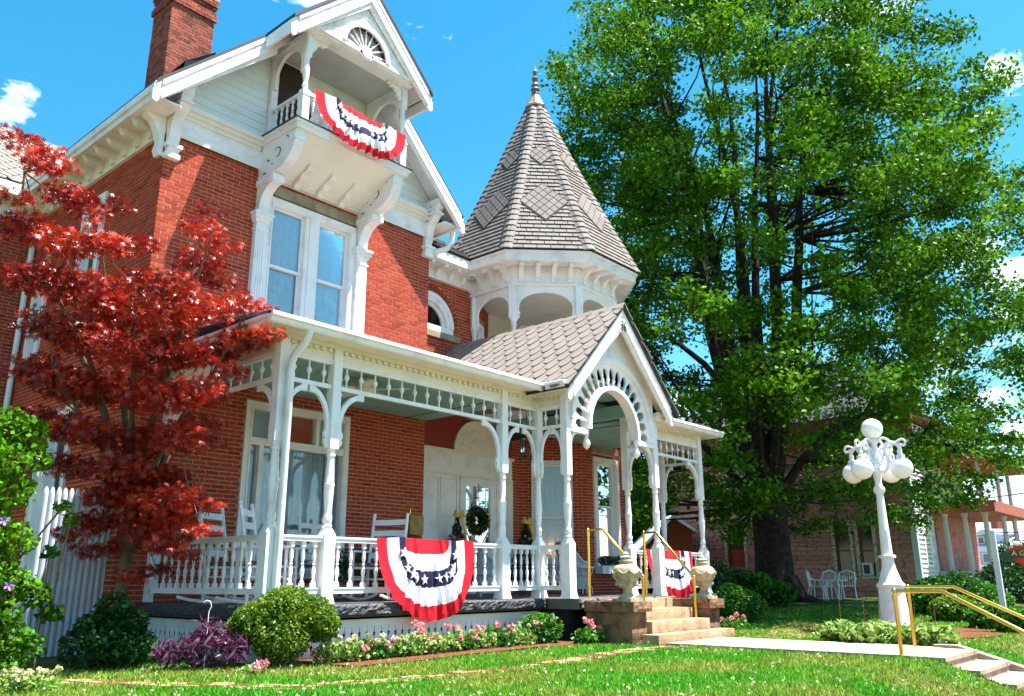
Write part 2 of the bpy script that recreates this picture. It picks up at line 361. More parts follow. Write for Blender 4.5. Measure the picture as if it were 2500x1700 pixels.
# ground: one sheet to the horizon, finer near the house
xs = np.concatenate([np.linspace(-900, -20, 12), np.linspace(-14, 40, 136), np.linspace(48, 900, 14)])
ys = np.concatenate([np.linspace(-900, -12, 12), np.linspace(-8, 30, 96), np.linspace(38, 900, 14)])
xs = np.sort(np.concatenate([xs, [11.43, 11.45, 13.07, 13.09]])); ys = np.sort(np.concatenate([ys, [3.44, 3.46]]))
GX, GY = np.meshgrid(xs, ys); V = np.stack([GX.ravel(), GY.ravel(), gz(GX, GY).ravel()], 1)
nx = len(xs); ii, jj = np.meshgrid(np.arange(nx-1), np.arange(len(ys)-1)); q = (jj*nx+ii).ravel()
np_obj('ground', V, np.stack([q, q+1, q+1+nx, q+nx], 1), LAWN, kind='structure', smooth=True)
b = MB(); b.box(-60, 90, -1.6, 1.18, -.75, -.645); b.build('sidewalk', CONC, kind='structure')
b = MB(); b.box(-200, 200, -12, -1.8, -.9, -.78); b.box(-200, 200, -1.8, -1.62, -.9, -.646, 1); b.build('road', [ASPH, CONC], kind='structure')
# front walk
b = MB()
for i in range(4): b.box(11.45, 13.25, 3.46+i*.86, 3.46+(i+1)*.86-.012, -.1, .035)
b.build('front_walk', CONC, kind='structure')
# brick paths set in the lawn: each paver a piece
PV = MB().box(-.10, .10, -.05, .05, -.03, .03).mesh('paver', PAVER)
def brick_path(pts, width, label, keep=.8, rows=3):
    root = MB(); P = [Vector(p) for p in pts]; seg = []
    for i in range(len(P)-1):
        n = max(1, int((P[i+1]-P[i]).length/.21))
        for k in range(n): seg.append((P[i].lerp(P[i+1], k/n), (P[i+1]-P[i]).normalized()))
    vs = []; w = width/2+.05
    for p, d in seg: vs += [(p.x-d.y*w, p.y+d.x*w), (p.x+d.y*w, p.y-d.x*w)]
    o = root.add([(x, y, gz1(x, y)+.006) for x, y in vs], [(2*i, 2*i+1, 2*i+3, 2*i+2) for i in range(len(seg)-1)]).build('garden_path', MULCH, kind='structure')
    for p, d in seg:
        for r in range(rows):
            if random.random() > keep: continue
            t = (r+.5)/rows*width-width/2; x, y = p.x-d.y*t+random.uniform(-.01, .01), p.y+d.x*t+random.uniform(-.01, .01)
            inst('paver', PV, o, (x, y, gz1(x, y)+random.uniform(-.026, -.012)), math.atan2(d.y, d.x)+random.uniform(-.06, .06))
brick_path([(11.3, 6.62, 0), (9.6, 6.66, 0), (7.8, 6.46, 0), (6.3, 6.5, 0), (4.8, 6.9, 0), (4.0, 8.3, 0), (3.75, 9.3, 0)], .36, '', .62)
brick_path([(13.35, 6.35, 0), (15.2, 6.5, 0), (17.2, 7.2, 0), (19.0, 8.0, 0)], .9, '', .85, 8)

# ================================================================ the brick house
HOUSE = thing('brick_house', 'red brick Victorian house with white gable balcony, porch and pointed turret roof', 'house', (8.25, 12, 0))
YW, YD = 11.95, 12.5
FW, FD, LW = fr_front(YW), fr_front(YD), fr_left(5.36)
# --- walls (mortar) and bricks
lowin, upwin = (7.18, 9.28, .98, 3.79), (7.22, 9.22, 4.5, 7.5)
w = MB(); wall_cells(w, FW, 5.36, 11.15, 0, 8.46, [lowin, upwin], -.3, 0)
front_wall = w.build('front_wall', MORTAR, HOUSE)
lh = [(13.85, 14.75, 5.75, 7.45), (13.95, 14.85, 1.9, 3.7), (16.0, 16.65, 4.9, 6.5)]
w = MB(); wall_cells(w, LW, 12.26, 17.2, 0, 8.2, lh, -.3, 0)
left_wall = w.build('side_wall', MORTAR, HOUSE)
w = MB(); wall_cells(w, FD, 11.16, 14.40, 0, 8.0, [(11.2, 12.2, 6.12, 6.95), (13.06, 14.41, 4.42, 8.1)], -.3, 0)
wing_wall = w.build('entrance_wall', MORTAR, HOUSE)
DG = fr_gen((14.66, 12.5), (.70711, -.70711), (-.70711, -.70711)); DW = (.28, 1.23, .95, 3.62)
w = MB(); wall_cells(w, DG, 0, 1.57, 0, 4.4, [DW], -.25, 0); w.fbox(FD, 14.38, 14.70, 0, 4.4, -.3, 0)
BF = fr_front(11.39); BW = (16.02, 17.05, 1.32, 3.75)
wall_cells(w, BF, 15.79, 17.3, 0, 4.4, [BW], -.25, 0); w.box(17.05, 17.299, 11.65, 15, 0, 4.4)
bay_wall = w.build('bay_wall', MORTAR, HOUSE)
BI = fr_gen((13.04, 12.51), (math.cos(R_(29)), math.sin(R_(29))), (math.sin(R_(29)), -math.cos(R_(29)))); BIW = (.42, 1.0, 4.9, 6.75)
w = MB(); wall_cells(w, BI, 0, 1.6, 4.2, 7.3, [BIW], -.2, 0)
bel_wall = w.build('balcony_wall', MORTAR, HOUSE)
w = MB(); wall_cells(w, fr_front(17.2), 0, 5.35, 0, 8.0, [(2, 3, 5, 7)], -.3, 0); rear_wall = w.build('rear_wing_wall', MORTAR, HOUSE)
def rect_skip(*hs): return lambda z: [(h[0], h[1]) for h in hs if h[2]-.03 < z < h[3]+.03]
def put_bricks(parent, *jobs, mat=BRICK):
    m = MB()
    for j in jobs: brickwork(m, **j)
    m.build('brickwork', mat, parent, kind='stuff')
put_bricks(front_wall,
    dict(fr=FW, a0=5.36, a1=11.15, b0=4.05, b1=7.85, skip=rect_skip(upwin), parent=front_wall, single=lambda a, z: (a > 9.55 and z > 5.2), cap=190),
    dict(fr=FW, a0=5.36, a1=11.15, b0=.02, b1=4.02, skip=rect_skip(lowin), parent=front_wall, single=lambda a, z: a > 9.3 and z > 1.4, cap=300))
put_bricks(left_wall, dict(fr=LW, a0=11.95, a1=17.2, b0=.02, b1=7.86, skip=rect_skip(*lh)))
def arch_skip(z):
    dz = z-6.25; r = .93
    if z < 6.0 or dz > r: return []
    if dz < 0: return [(11.68-.72, 11.68+.72)] if z > 6.08 else []
    hw = math.sqrt(r*r-dz*dz); return [(11.68-hw, 11.68+hw)]
put_bricks(wing_wall, dict(fr=FD, a0=11.16, a1=13.1, b0=4.5, b1=7.32, skip=arch_skip))
put_bricks(bay_wall, dict(fr=DG, a0=0, a1=1.57, b0=.02, b1=4.36, skip=rect_skip(DW)), dict(fr=FD, a0=14.40, a1=14.66, b0=.02, b1=4.36),
           dict(fr=BF, a0=15.775, a1=17.3, b0=.02, b1=4.36, skip=rect_skip(BW, (15.98, 17.12, 3.86, 4.0))))
put_bricks(bel_wall, dict(fr=BI, a0=0, a1=1.6, b0=4.2, b1=7.3, skip=rect_skip(BIW)))
put_bricks(rear_wall, dict(fr=fr_front(17.2), a0=3.2, a1=5.35, b0=.02, b1=8.0))
# brick arch over the entrance wall window
m = MB()
for i in range(25):
    t0, t1 = R_(180/25*i+.6), R_(180/25*(i+1)-.6)
    for r0, r1 in ((.72, .815), (.825, .92)):
        m.prism(FD, [(11.68+r0*math.cos(t0), 6.25+r0*math.sin(t0)), (11.68+r1*math.cos(t0), 6.25+r1*math.sin(t0)), (11.68+r1*math.cos(t1), 6.25+r1*math.sin(t1)), (11.68+r0*math.cos(t1), 6.25+r0*math.sin(t1))], -.02, .018)
m.build('brick_arch', BRICK, wing_wall, kind='stuff')
# --- windows
def curtain(parent, fr, a0, a1, b0, b1, c, mat, folds=9, amp=.018, name='curtain'):
    n = 60; m = MB(); ph = random.random()*6
    pts = [a0+(a1-a0)*i/n for i in range(n+1)]
    cc = [c+amp*math.sin(ph+folds*6.283*i/n)*(.6+.4*math.sin(i*.37+ph)) for i in range(n+1)]
    m.add([fr(a, b0, k) for a, k in zip(pts, cc)]+[fr(a, b1, k) for a, k in zip(pts, cc)], [(i, i+1, n+2+i, n+1+i) for i in range(n)])
    return m.build(name, mat, parent, smooth=True)
def frame_rect(m, fr, a0, a1, b0, b1, t, c0, c1, bot=None, mi=0):
    bt = t if bot is None else bot
    m.fbox(fr, a0, a0+t, b0, b1, c0, c1, mi); m.fbox(fr, a1-t, a1, b0, b1, c0, c1, mi)
    m.fbox(fr, a0+t, a1-t, b1-t, b1, c0, c1, mi)
    if bt: m.fbox(fr, a0+t, a1-t, b0, b0+bt, c0, c1, mi)
def sash_window(parent, fr, a0, a1, b0, b1, casing=.10, units=1, mull=.16, cur=LACE, cur2=None, glass=GLASS, meet=.5, trim=WHITE, folds=8, proj=.05, sill=True):
    m = MB(); frame_rect(m, fr, a0, a1, b0, b1, casing, -.12, proj, .06)
    frame_rect(m, fr, a0+casing*.75, a1-casing*.75, b0+.03, b1-casing*.75, .018, proj, proj+.014)
    win = m.build('window', trim, parent)
    if sill:
        m = MB(); m.fbox(fr, a0-.05, a1+.05, b0-.07, b0-.003, -.02, proj+.06); m.build('window_sill', trim, win)
    A0, A1, B0, B1 = a0+casing, a1-casing, b0+.06, b1-casing; uw = (A1-A0-mull*(units-1))/units
    for k in range(units):
        s0 = A0+k*(uw+mull); s1 = s0+uw
        if k: 
            m = MB(); m.fbox(fr, s0-mull, s0, B0, B1, -.12, proj*.7); m.fbox(fr, s0-mull*.72, s0-mull*.28, B0, B1, proj*.7, proj*.7+.02); m.build('mullion', trim, win)
        mid = B0+(B1-B0)*meet
        for (lo, hi, c, cm) in ((B0, mid+.02, -.085, cur2 or cur), (mid-.02, B1, -.045, cur)):
            m = MB(); frame_rect(m, fr, s0+.001, s1-.001, lo, hi, .045, c-.03, c); sa = m.build('sash', trim, win)
            m = MB(); m.fbox(fr, s0+.046, s1-.046, lo+.046, hi-.046, c-.018, c-.014); m.build('pane', glass, win)
            curtain(win, fr, s0+.01, s1-.01, lo, hi, c-.075, cm, folds)
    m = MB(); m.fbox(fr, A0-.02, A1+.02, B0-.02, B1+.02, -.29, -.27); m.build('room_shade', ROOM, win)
    return win
sash_window(HOUSE, FW, 7.24, 9.2, 4.52, 7.46, .14, 2, .30, LACE, SHEER, meet=.60, folds=5)
lm = MB(); lm.fbox(FW, 7.18, 9.26, 7.505, 7.70, -.05, .03); lm.build('lintel', LINTEL, HOUSE)
for h, lab in ((lh[0], 0), (lh[1], 0), (lh[2], 0)): sash_window(HOUSE, LW, *h, .12, cur=SHEER)
sash_window(HOUSE, DG, *DW, .09, cur=LACE, meet=.52, folds=6)
sash_window(HOUSE, BF, *BW, .13, cur=LACE, glass=DGLASS, meet=.55, folds=4)
lm = MB(); lm.fbox(BF, 15.99, 17.11, 3.865, 3.99, -.05, .02); lm.build('lintel', LINTEL, HOUSE)
sash_window(HOUSE, BI, *BIW, .09, cur=DRAPE, glass=DGLASS)
lm = MB(); lm.fbox(BI, .35, 1.07, 6.76, 6.9, -.05, .03); lm.build('lintel', LINTEL, HOUSE)
# big parlour window with transom lights
m = MB(); frame_rect(m, FW, *lowin, .13, -.14, .05, .1); frame_rect(m, FW, 7.27, 9.19, 1.03, 3.70, .02, .05, .066)
m.fbox(FW, 7.31, 9.15, 3.08, 3.2, -.14, .045); m.fbox(FW, 7.31, 9.15, 3.12, 3.15, .045, .06)
for a in (7.70, 8.57): m.fbox(FW, a, a+.07, 3.2, 3.66, -.14, .03)
m.fbox(FW, 8.9, 8.98, 1.08, 3.08, -.14, .03); m.fbox(FW, 7.48, 7.56, 1.08, 3.08, -.14, .03)
pw = m.build('window', WHITE, HOUSE)
for a0, a1, mt in ((7.31, 7.70, DRAPE), (7.77, 8.57, STAIN), (8.64, 9.15, DRAPE)):
    m = MB(); m.fbox(FW, a0+.01, a1-.01, 3.21, 3.65, -.06, -.055); m.build('transom_pane', GLASS, pw)
    m = MB(); m.fbox(FW, a0, a1, 3.2, 3.66, -.12, -.11); m.build('transom_blind', mt, pw)
for a0, a1 in ((7.31, 7.48), (7.56, 8.9), (8.98, 9.15)):
    m = MB(); m.fbox(FW, a0+.01, a1-.01, 1.09, 3.07, -.06, -.055); m.build('pane', GLASS, pw)
    curtain(pw, FW, a0, a1, 1.05, 3.08, -.17, DRAPE, max(2, int((a1-a0)*11)), .045)
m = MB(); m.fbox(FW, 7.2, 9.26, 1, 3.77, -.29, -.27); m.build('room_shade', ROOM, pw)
# arched window
c_ = (11.68, 6.25)
m = MB(); m.band(FD, arc(*c_, .52, 0, 180, 24), arc(*c_, .72, 0, 180, 24), -.02, .05); m.band(FD, arc(*c_, .62, 0, 180, 24), arc(*c_, .72, 0, 180, 24), .05, .075)
m.fbox(FD, 10.96+.2, 12.4, 6.12, 6.25, -.1, .05)
aw = m.build('arched_window', WHITE, HOUSE)
m = MB(); m.band(FD, arc(*c_, .45, 0, 180, 24), arc(*c_, .52, 0, 180, 24), -.08, -.02); m.build('sash', WHITE, aw)
m = MB(); m.prism(FD, arc(*c_, .47, 0, 180, 24), -.06, -.055); m.build('pane', GLASS, aw)
m = MB(); m.prism(FD, arc(*c_, .47, 0, 180, 24), -.15, -.14); m.build('curtain', LACE, aw)
m = MB(); m.fbox(FD, 11.16, 12.6, 5.98, 6.115, -.05, .08); m.build('window_sill', LINTEL, aw)
# --- entrance door with white surround and carved lunette
m = MB()
m.fbox(FD, 11.3, 14.36, .68, 3.56, .0, .05); ds = m.build('door_surround', WHITE, HOUSE)
for a0, a1 in ((11.42, 12.05), (12.09, 12.6), (13.82, 14.2)):
    m = MB(); frame_rect(m, FD, a0, a1, .9, 3.02, .03, .05, .07); m.build('panel', WHITE, ds)
m = MB(); m.fbox(FD, 11.3, 14.36, 3.08, 3.12, .05, .085); m.fbox(FD, 11.25, 14.4, 3.56, 3.62, 0, .09); m.fbox(FD, 14.2, 14.36, .68, 3.08, .05, .075); m.build('moulding', CREAM, ds)
for a in (11.75, 12.35, 12.9, 13.5, 14.1):
    m = MB(); m.band(FD, arc(a, 3.34, .06, 0, 340, 18), arc(a, 3.34, .075, 0, 340, 18), .05, .058); m.fbox(FD, a-.01, a+.01, 3.31, 3.37, .05, .06); m.build('rosette', CREAM, ds)
m = MB(); frame_rect(m, FD, 12.66, 13.76, .68, 3.06, .17, .05, .085, .2); dr = m.build('door', WHITE, HOUSE)
m = MB(); m.fbox(FD, 12.83, 13.59, .88, 2.89, .05, .056); m.build('door_pane', glass_mat('leaded door glass', (.45, .6, .7), .08), dr)
m = MB(); m.tube([FD(12.87, 1.0, .062), FD(13.55, 1.95, .062)], .012, 6); m.tube([FD(13.55, 1.0, .062), FD(12.87, 1.95, .062)], .012, 6); m.tube([FD(12.85, 2.6, .06), FD(13.57, 2.6, .06)], .008, 5); m.tube([FD(12.95, 2.0, .06), FD(12.95, 2.88, .06)], .006, 5); m.tube([FD(13.47, 2.0, .06), FD(13.47, 2.88, .06)], .006, 5); m.build('leading', CREAM, dr)
m = MB(); m.ball(FD(13.68, 1.72, .12), .03); m.build('door_knob', BRASS, dr, True)
m = MB(); m.fbox(FD, 11.16, 14.4, 3.62, 4.9, -.0, .012); m.build('recess_panel', REDPAINT, HOUSE)
LC = (13.17, 3.63)
m = MB(); m.prism(FD, arc(*LC, .69, 0, 180, 28), .013, .05); m.band(FD, arc(*LC, .62, 0, 180, 28), arc(*LC, .69, 0, 180, 28), .05, .07)
lun = m.build('lunette', CREAM, HOUSE)
for sx in (-1, 1):           # carved scrolls
    for (cx, cz, r, a0, a1) in ((.14, .2, .1, -60, 250), (.34, .2, .09, 200, 520), (.45, .12, .06, 0, 300), (.25, .38, .08, -90, 230), (.1, .45, .07, -60, 220), (.4, .36, .05, 100, 400), (.2, .08, .06, 20, 330)):
        m = MB(); m.tube([FD(LC[0]+sx*(cx+r*(1-.5*i/14)*math.cos(R_(a0+(a1-a0)*i/14))), LC[1]+cz+r*(1-.5*i/14)*math.sin(R_(a0+(a1-a0)*i/14)), .055) for i in range(15)], .014, 5); m.build('carving', CREAM, lun)
m = MB()
for k in range(7): t = R_(30+20*k); m.tube([FD(LC[0], LC[1]+.14, .055), FD(LC[0]+.17*math.cos(t), LC[1]+.14+.17*math.sin(t), .055)], [.012, .022], 5)
m.build('carving', CREAM, lun)

# --- frieze, cornice and gable of the front block
m = MB(); m.fbox(FW, 9.45, 11.15, 7.855, 8.2, .001, .04); m.build('frieze_board', WHITE, HOUSE)
m = MB(); m.fbox(LW, 11.96, 17.2, 7.87, 8.13, .001, .03); m.build('frieze_board', WHITE, HOUSE)
m = MB(); m.fbox(FW, 5.36, 7.05, 7.855, 8.2, .001, .04); fz = m.build('frieze_board', WHITE, HOUSE)
for a0, a1 in ((5.55, 7.02), (9.48, 10.98)):
    m = MB()
    for (b0, b1, c) in ((7.855, 7.89, .06), (8.2, 8.27, .08), (8.27, 8.34, .12), (8.34, 8.42, .17)): m.fbox(FW, a0, a1, b0, b1, .001, c)
    m.prism(FW, [(a0, 8.421), (a1, 8.421), (a1, 8.47), (a0, 8.47)], .001, .10)
    m.build('cornice', CREAM, HOUSE)
for x0 in (5.75, 6.4, 9.7, 10.35):          # carved swags on the frieze
    m = MB(); m.tube([FW(x0+.58*i/10, 8.12-.13*math.sin(math.pi*i/10), .042) for i in range(11)], .008, 5); m.tube([FW(x0+.58*i/10, 8.10-.16*math.sin(math.pi*i/10), .042) for i in range(11)], .005, 5); m.build('swag', WHITE, fz)
AZ, SL = 11.75, 1.0
def rz_(x): return AZ-SL*abs(x-8.25)
# siding boards of the gable triangle
z = 8.47; k = 0
sd = MB(); sd.prism(FW, [(5.08, 8.462), (11.42, 8.462), (8.25, 11.65)], -.12, -.001); gab = sd.build('gable_wall', SIDING, HOUSE)
while z < 11.0:
    hw = AZ-.13-(z+.148)
    if hw > .3:
        for (a0, a1) in ((8.25-hw, 7.1), (9.4, 8.25+hw)):
            if a1-a0 > .1: 
                q = MB(); q.add([FW(a0, z, .014), FW(a1, z, .014), FW(a1, z+.148, .004), FW(a0, z+.148, .004), FW(a0, z, 0), FW(a1, z, 0)], [(0, 1, 2, 3), (0, 4, 5, 1)]); q.build('siding_board', SIDING, gab)
    z += .15; k += 1
# roof of the front block (dark underlay, black edge)
m = MB()
for sx in (-1, 1):
    xe = 8.25+sx*3.36
    for (y0, y1, xa, xb) in ((11.40, 17.6, 8.25, xe), (10.55, 11.40, 8.25, 8.25+sx*1.6)):
        za, zb = rz_(xa), rz_(xb)
        m.add([(xa, y0, za), (xb, y0, zb), (xb, y1, zb), (xa, y1, za), (xa, y0, za-.07), (xb, y0, zb-.07), (xb, y1, zb-.07), (xa, y1, za-.07)],
              [(0, 1, 2, 3), (4, 7, 6, 5), (0, 4, 5, 1), (1, 5, 6, 2), (2, 6, 7, 3), (3, 7, 4, 0)])
main_roof = m.build('gable_roof', BLACKR, HOUSE)
m = MB()          # soffits under the rakes and the eaves
for sx in (-1, 1):
    xe = 8.25+sx*3.3
    for (y0, y1, xa, xb) in ((11.46, 11.95, 8.25+sx*.05, xe), (10.64, 11.46, 8.25, 8.25+sx*1.55)):
        za, zb = rz_(xa)-.075, rz_(xb)-.075
        m.add([(xa, y0, za), (xb, y0, zb), (xb, y1, zb), (xa, y1, za), (xa, y0, za-.03), (xb, y0, zb-.03), (xb, y1, zb-.03), (xa, y1, za-.03)],
              [(0, 1, 2, 3), (4, 7, 6, 5), (0, 4, 5, 1), (1, 5, 6, 2), (2, 6, 7, 3), (3, 7, 4, 0)])
    m.box(min(xe, 8.25+sx*2.9), max(xe, 8.25+sx*2.9), 11.5, 17.4, 8.13, 8.16)
m.build('soffit', WHITE, HOUSE)
for sx in (-1, 1):
    xa = 8.25+sx*1.56; q = MB(); q.box(min(xa, xa+sx*.045), max(xa, xa+sx*.045), 10.60, 11.40, rz_(9.85)-.30, rz_(9.85)-.075); q.build('hood_fascia', WHITE, HOUSE)
    q = MB(); q.add([(8.25+sx*.9, 11.405, rz_(9.15)-.08), (8.25+sx*1.6, 11.405, rz_(9.85)-.08), (8.25+sx*1.6, 11.405, rz_(9.85)-.42), (8.25+sx*.9, 11.405, rz_(9.15)-.42)], [(0, 1, 2, 3)]); q.build('hood_return', WHITE, HOUSE)
m = MB(); m.box(4.9, 4.98, 11.42, 17.4, 8.1, 8.31); m.box(4.86, 4.9, 11.42, 17.4, 8.2, 8.32); m.build('fascia', WHITE, HOUSE)
m = MB(); m.box(11.52, 11.6, 11.42, 13.4, 8.1, 8.31); m.build('fascia', WHITE, HOUSE)
def bargeboard(fr, xa, za, xb, zb, depth, parent=HOUSE):
    """sloping board from the peak to its scrolled foot, three mouldings deep"""
    n = 1 if xb > xa else -1
    m = MB(); tip = [(xb, zb-depth), (xb+n*.06, zb-depth-.06), (xb+n*.12, zb-depth-.03), (xb+n*.13, zb-depth*.6), (xb+n*.07, zb-depth*.45), (xb+n*.1, zb-.05), (xb, zb)]
    poly = [(xa, za), (xa, za-depth*1.32)]+tip
    m.prism(fr, poly, 0, .05)
    for (o0, o1, c) in ((.0, .09, .075), (depth-.1, depth-.01, .085), (.16, .19, .06)):
        m.prism(fr, [(xa, za-o0*1.0), (xa, za-o1*1.0), (xb, zb-o1), (xb, zb-o0)], .05, c)
    L = math.hypot(xb-xa, zb-za); t = .5
    while t < L-.3:
        for d in (0, .07):
            f = (t+d)/L; x = xa+(xb-xa)*f; zz = za+(zb-za)*f
            m.prism(fr, [(x, zz-.10), (x+.012*n, zz-.10), (x+.012*n, zz-depth+.1), (x, zz-depth+.1)], .05, .057)
        t += .75
    return m.build('bargeboard', WHITE, parent)
for sx in (-1, 1):
    bargeboard(fr_front(11.46), 8.25+sx*1.35, rz_(8.25+1.35)-.075, 8.25+sx*3.28, rz_(8.25+3.28)-.075, .34)
    bargeboard(fr_front(10.64), 8.25, AZ-.08, 8.25+sx*1.5, rz_(9.75)-.075, .36)
# brackets under the side eaves and corner brackets
def corbel_profile(d, z0, z1):
    h = z1-z0
    return [(0, z0), (.05, z0), (.075, z0+.12*h), (.05, z0+.2*h), (.10, z0+.34*h)]+[(.10+(d-.14)*math.sin(R_(t))**1.2, z0+.34*h+(.4*h)*(1-math.cos(R_(t)))) for t in (20, 40, 60, 80, 90)]+[(d-.02, z0+.8*h), (d, z0+.86*h), (d, z1), (0, z1)]
for i in range(11):
    y = 12.35+.46*i; m = MB(); m.prism(lambda a, b_, c=0: (5.33-a, y+c, b_), corbel_profile(.36, 7.9, 8.13), -.055, .055); m.build('eave_bracket', WHITE, HOUSE)
def corner_bracket(x0, x1):
    m = MB(); prof = [(0, 7.45), (.06, 7.45), (.1, 7.5), (.13, 7.58), (.10, 7.66), (.08, 7.72), (.12, 7.8), (.13, 7.95), (.17, 8.1), (.28, 8.2), (.36, 8.3), (.37, 8.42), (.43, 8.46), (.44, 8.62), (0, 8.62)]
    m.prism(lambda a, b_, c=0: (c, 11.945-a, b_), prof, x0, x1)
    m.fbox(FW, x0-.03, x1+.03, 7.42, 7.5, .0, .12); m.fbox(FW, x0-.045, x1+.045, 7.6, 7.66, 0, .15); m.fbox(FW, x0-.02, x1+.02, 8.3, 8.34, 0, .42)
    br = m.build('corner_bracket', WHITE, HOUSE)
    for (cy, cz, r, a0, a1) in ((.2, 8.33, .055, 50, 320), (.12, 8.16, .03, 0, 200), (.22, 8.5, .03, 180, 330)):
        mm = MB(); pth = [(x0-.002, 11.945-(cy+r*math.cos(R_(a0+(a1-a0)*i/10))), cz+r*math.sin(R_(a0+(a1-a0)*i/10))) for i in range(11)]
        mm.tube(pth, [.004+.007*math.sin(math.pi*i/10) for i in range(11)], 5); mm.build('pierced_scroll', INK, br)
corner_bracket(5.37, 5.55); corner_bracket(10.96, 11.14)
m = MB(); m.prism(lambda a, b_, c=0: (5.345-a, 12.0+c, b_), [(0, 7.45), (.06, 7.45), (.1, 7.55), (.07, 7.7), (.12, 7.85), (.2, 8.0), (.3, 8.06), (.36, 8.13), (0, 8.13)], -.05, .12); m.build('corner_bracket', WHITE, HOUSE)
# downspout elbow at the right corner
m = MB(); m.tube([(11.58, 11.7, 8.12), (11.58, 11.72, 7.9), (11.5, 11.78, 7.72), (11.3, 11.9, 7.62), (11.18, 12.05, 7.55)], .06, 10); m.build('downspout', WHITE, HOUSE, True)
m = MB(); m.tube([(5.28, 16.95, 8.0), (5.28, 16.95, .1)], .055, 10); m.build('downspout', WHITE, HOUSE, True)

# --- pilasters and great brackets beside the upper window
for x0, x1 in ((7.03, 7.24), (9.2, 9.44)):
    m = MB(); m.fbox(FW, x0, x1, 4.3, 6.86, .0, .11)
    for k in range(4): a = x0+.03+k*(x1-x0-.06)/3.6; m.fbox(FW, a, a+.022, 4.3, 6.7, .11, .122)
    for (b0, b1, e) in ((6.72, 6.76, .02), (6.86, 6.92, .03), (6.92, 7.0, .055), (7.0, 7.04, .08)): m.fbox(FW, x0-e, x1+e, b0, b1, .0, .11+e)
    m.build('pilaster', WHITE, HOUSE)
    m = MB(); low = [(.10+.36*(1-math.cos(R_(t))), 7.04+.46*math.sin(R_(t))) for t in range(0, 91, 10)]; upc = [(.5+.56*math.sin(R_(t)), 7.68+.5*(1-math.cos(R_(t)))) for t in range(0, 91, 10)]
    m.prism(lambda a, b_, c=0: (c, YW-a, b_), [(0, 7.04)]+low+[(.48, 7.5), (.48, 7.66)]+upc+[(1.06, 8.3), (0, 8.3)], x0+.02, x1-.01)
    m.prism(lambda a, b_, c=0: (c, YW-a, b_), [(0, 7.52), (.52, 7.52), (.52, 7.64), (0, 7.64)], x0-.01, x1+.02); m.fbox(fr_front(YW), x0-.005, x1+.015, 8.1, 8.2, .9, 1.08)
    br = m.build('great_bracket', WHITE, HOUSE)
    for (cy, cz, r, a0, a1) in ((.55, 8.02, .09, -120, 140), (.3, 7.98, .05, 150, 330), (.42, 7.88, .035, 200, 300), (.8, 8.18, .06, -20, 110), (.2, 7.78, .06, 200, 330)):
        mm = MB(); pth = [(x0+.018, YW-(cy+r*math.cos(R_(a0+(a1-a0)*i/10))), cz+r*math.sin(R_(a0+(a1-a0)*i/10))) for i in range(11)]
        mm.tube(pth, [.003+.008*math.sin(math.pi*i/10) for i in range(11)], 5); mm.build('pierced_scroll', INK, br)
    for i in range(5):
        mm = MB(); mm.ball((x0+.0, YW-.06-.09*i, 7.58), .03, 8, 6); mm.build('boss', WHITE, br, True)
# --- balcony: floor, sloping underside, posts, rails, fan gable
m = MB(); m.box(6.98, 9.54, 10.78, 11.95, 8.38, 8.43); m.box(6.96, 9.56, 10.76, 11.94, 8.432, 8.45, 1)
m.box(7.02, 9.5, 10.82, 11.95, 8.29, 8.38); bal = m.build('balcony_floor', [WHITE, BLACKR], HOUSE)
m = MB(); m.add([(7.06, 10.85, 8.288), (9.46, 10.85, 8.288), (9.46, 11.88, 7.82), (7.06, 11.88, 7.82), (7.06, 11.94, 7.76), (9.46, 11.94, 7.76), (9.46, 11.94, 8.288), (7.06, 11.94, 8.288)], [(0, 1, 2, 3), (3, 2, 5, 4), (0, 3, 4, 7), (1, 6, 5, 2)]); m.fbox(FW, 7.24, 9.2, 7.77, 7.83, .0, .1); m.build('balcony_underside', CREAM, HOUSE)
for x in (7.75, 8.25, 8.75):
    m = MB(); m.prism(lambda a, b_, c=0: (x+c, YW-a, b_), [(.08, 7.83), (.08, 7.72), (.15, 7.72), (.18, 7.79), (.30, 7.83), (.36, 7.92), (.52, 7.95), (.58, 8.0), (.60, 8.07)], -.06, .06); m.build('balcony_bracket', CREAM, HOUSE)
BPROF = [(.055, 9.06), (.045, 9.12), (.058, 9.15), (.042, 9.2), (.04, 9.24), (.062, 9.42), (.06, 9.5), (.046, 9.56), (.055, 9.6), (.045, 9.66), (.058, 9.72)]
def bal_post(x, y):
    m = MB(); m.box(x-.07, x+.07, y-.07, y+.07, 8.46, 9.06); m.lathe(x, y, BPROF, 14); m.box(x-.062, x+.062, y-.062, y+.062, 9.72, 10.16); m.box(x-.08, x+.08, y-.08, y+.08, 8.95, 8.99)
    m.prism(fr_front(y-.062), [(x-.05, 9.8), (x, 9.76), (x+.05, 9.8), (x+.05, 10.1), (x, 10.13), (x-.05, 10.1)], 0, .015)
    return m.build('balcony_post', WHITE, HOUSE, True)
for x in (7.17, 9.38): bal_post(x, 10.9)
m = MB(); m.box(7.12, 7.24, 11.84, 11.94, 8.46, 10.2); m.box(9.31, 9.43, 11.84, 11.94, 8.46, 10.2); m.build('balcony_post', WHITE, HOUSE)
BALUS = [(.018, 0), (.018, .1), (.026, .12), (.014, .15), (.028, .24), (.03, .28), (.016, .36), (.024, .385), (.016, .41), (.02, .52)]
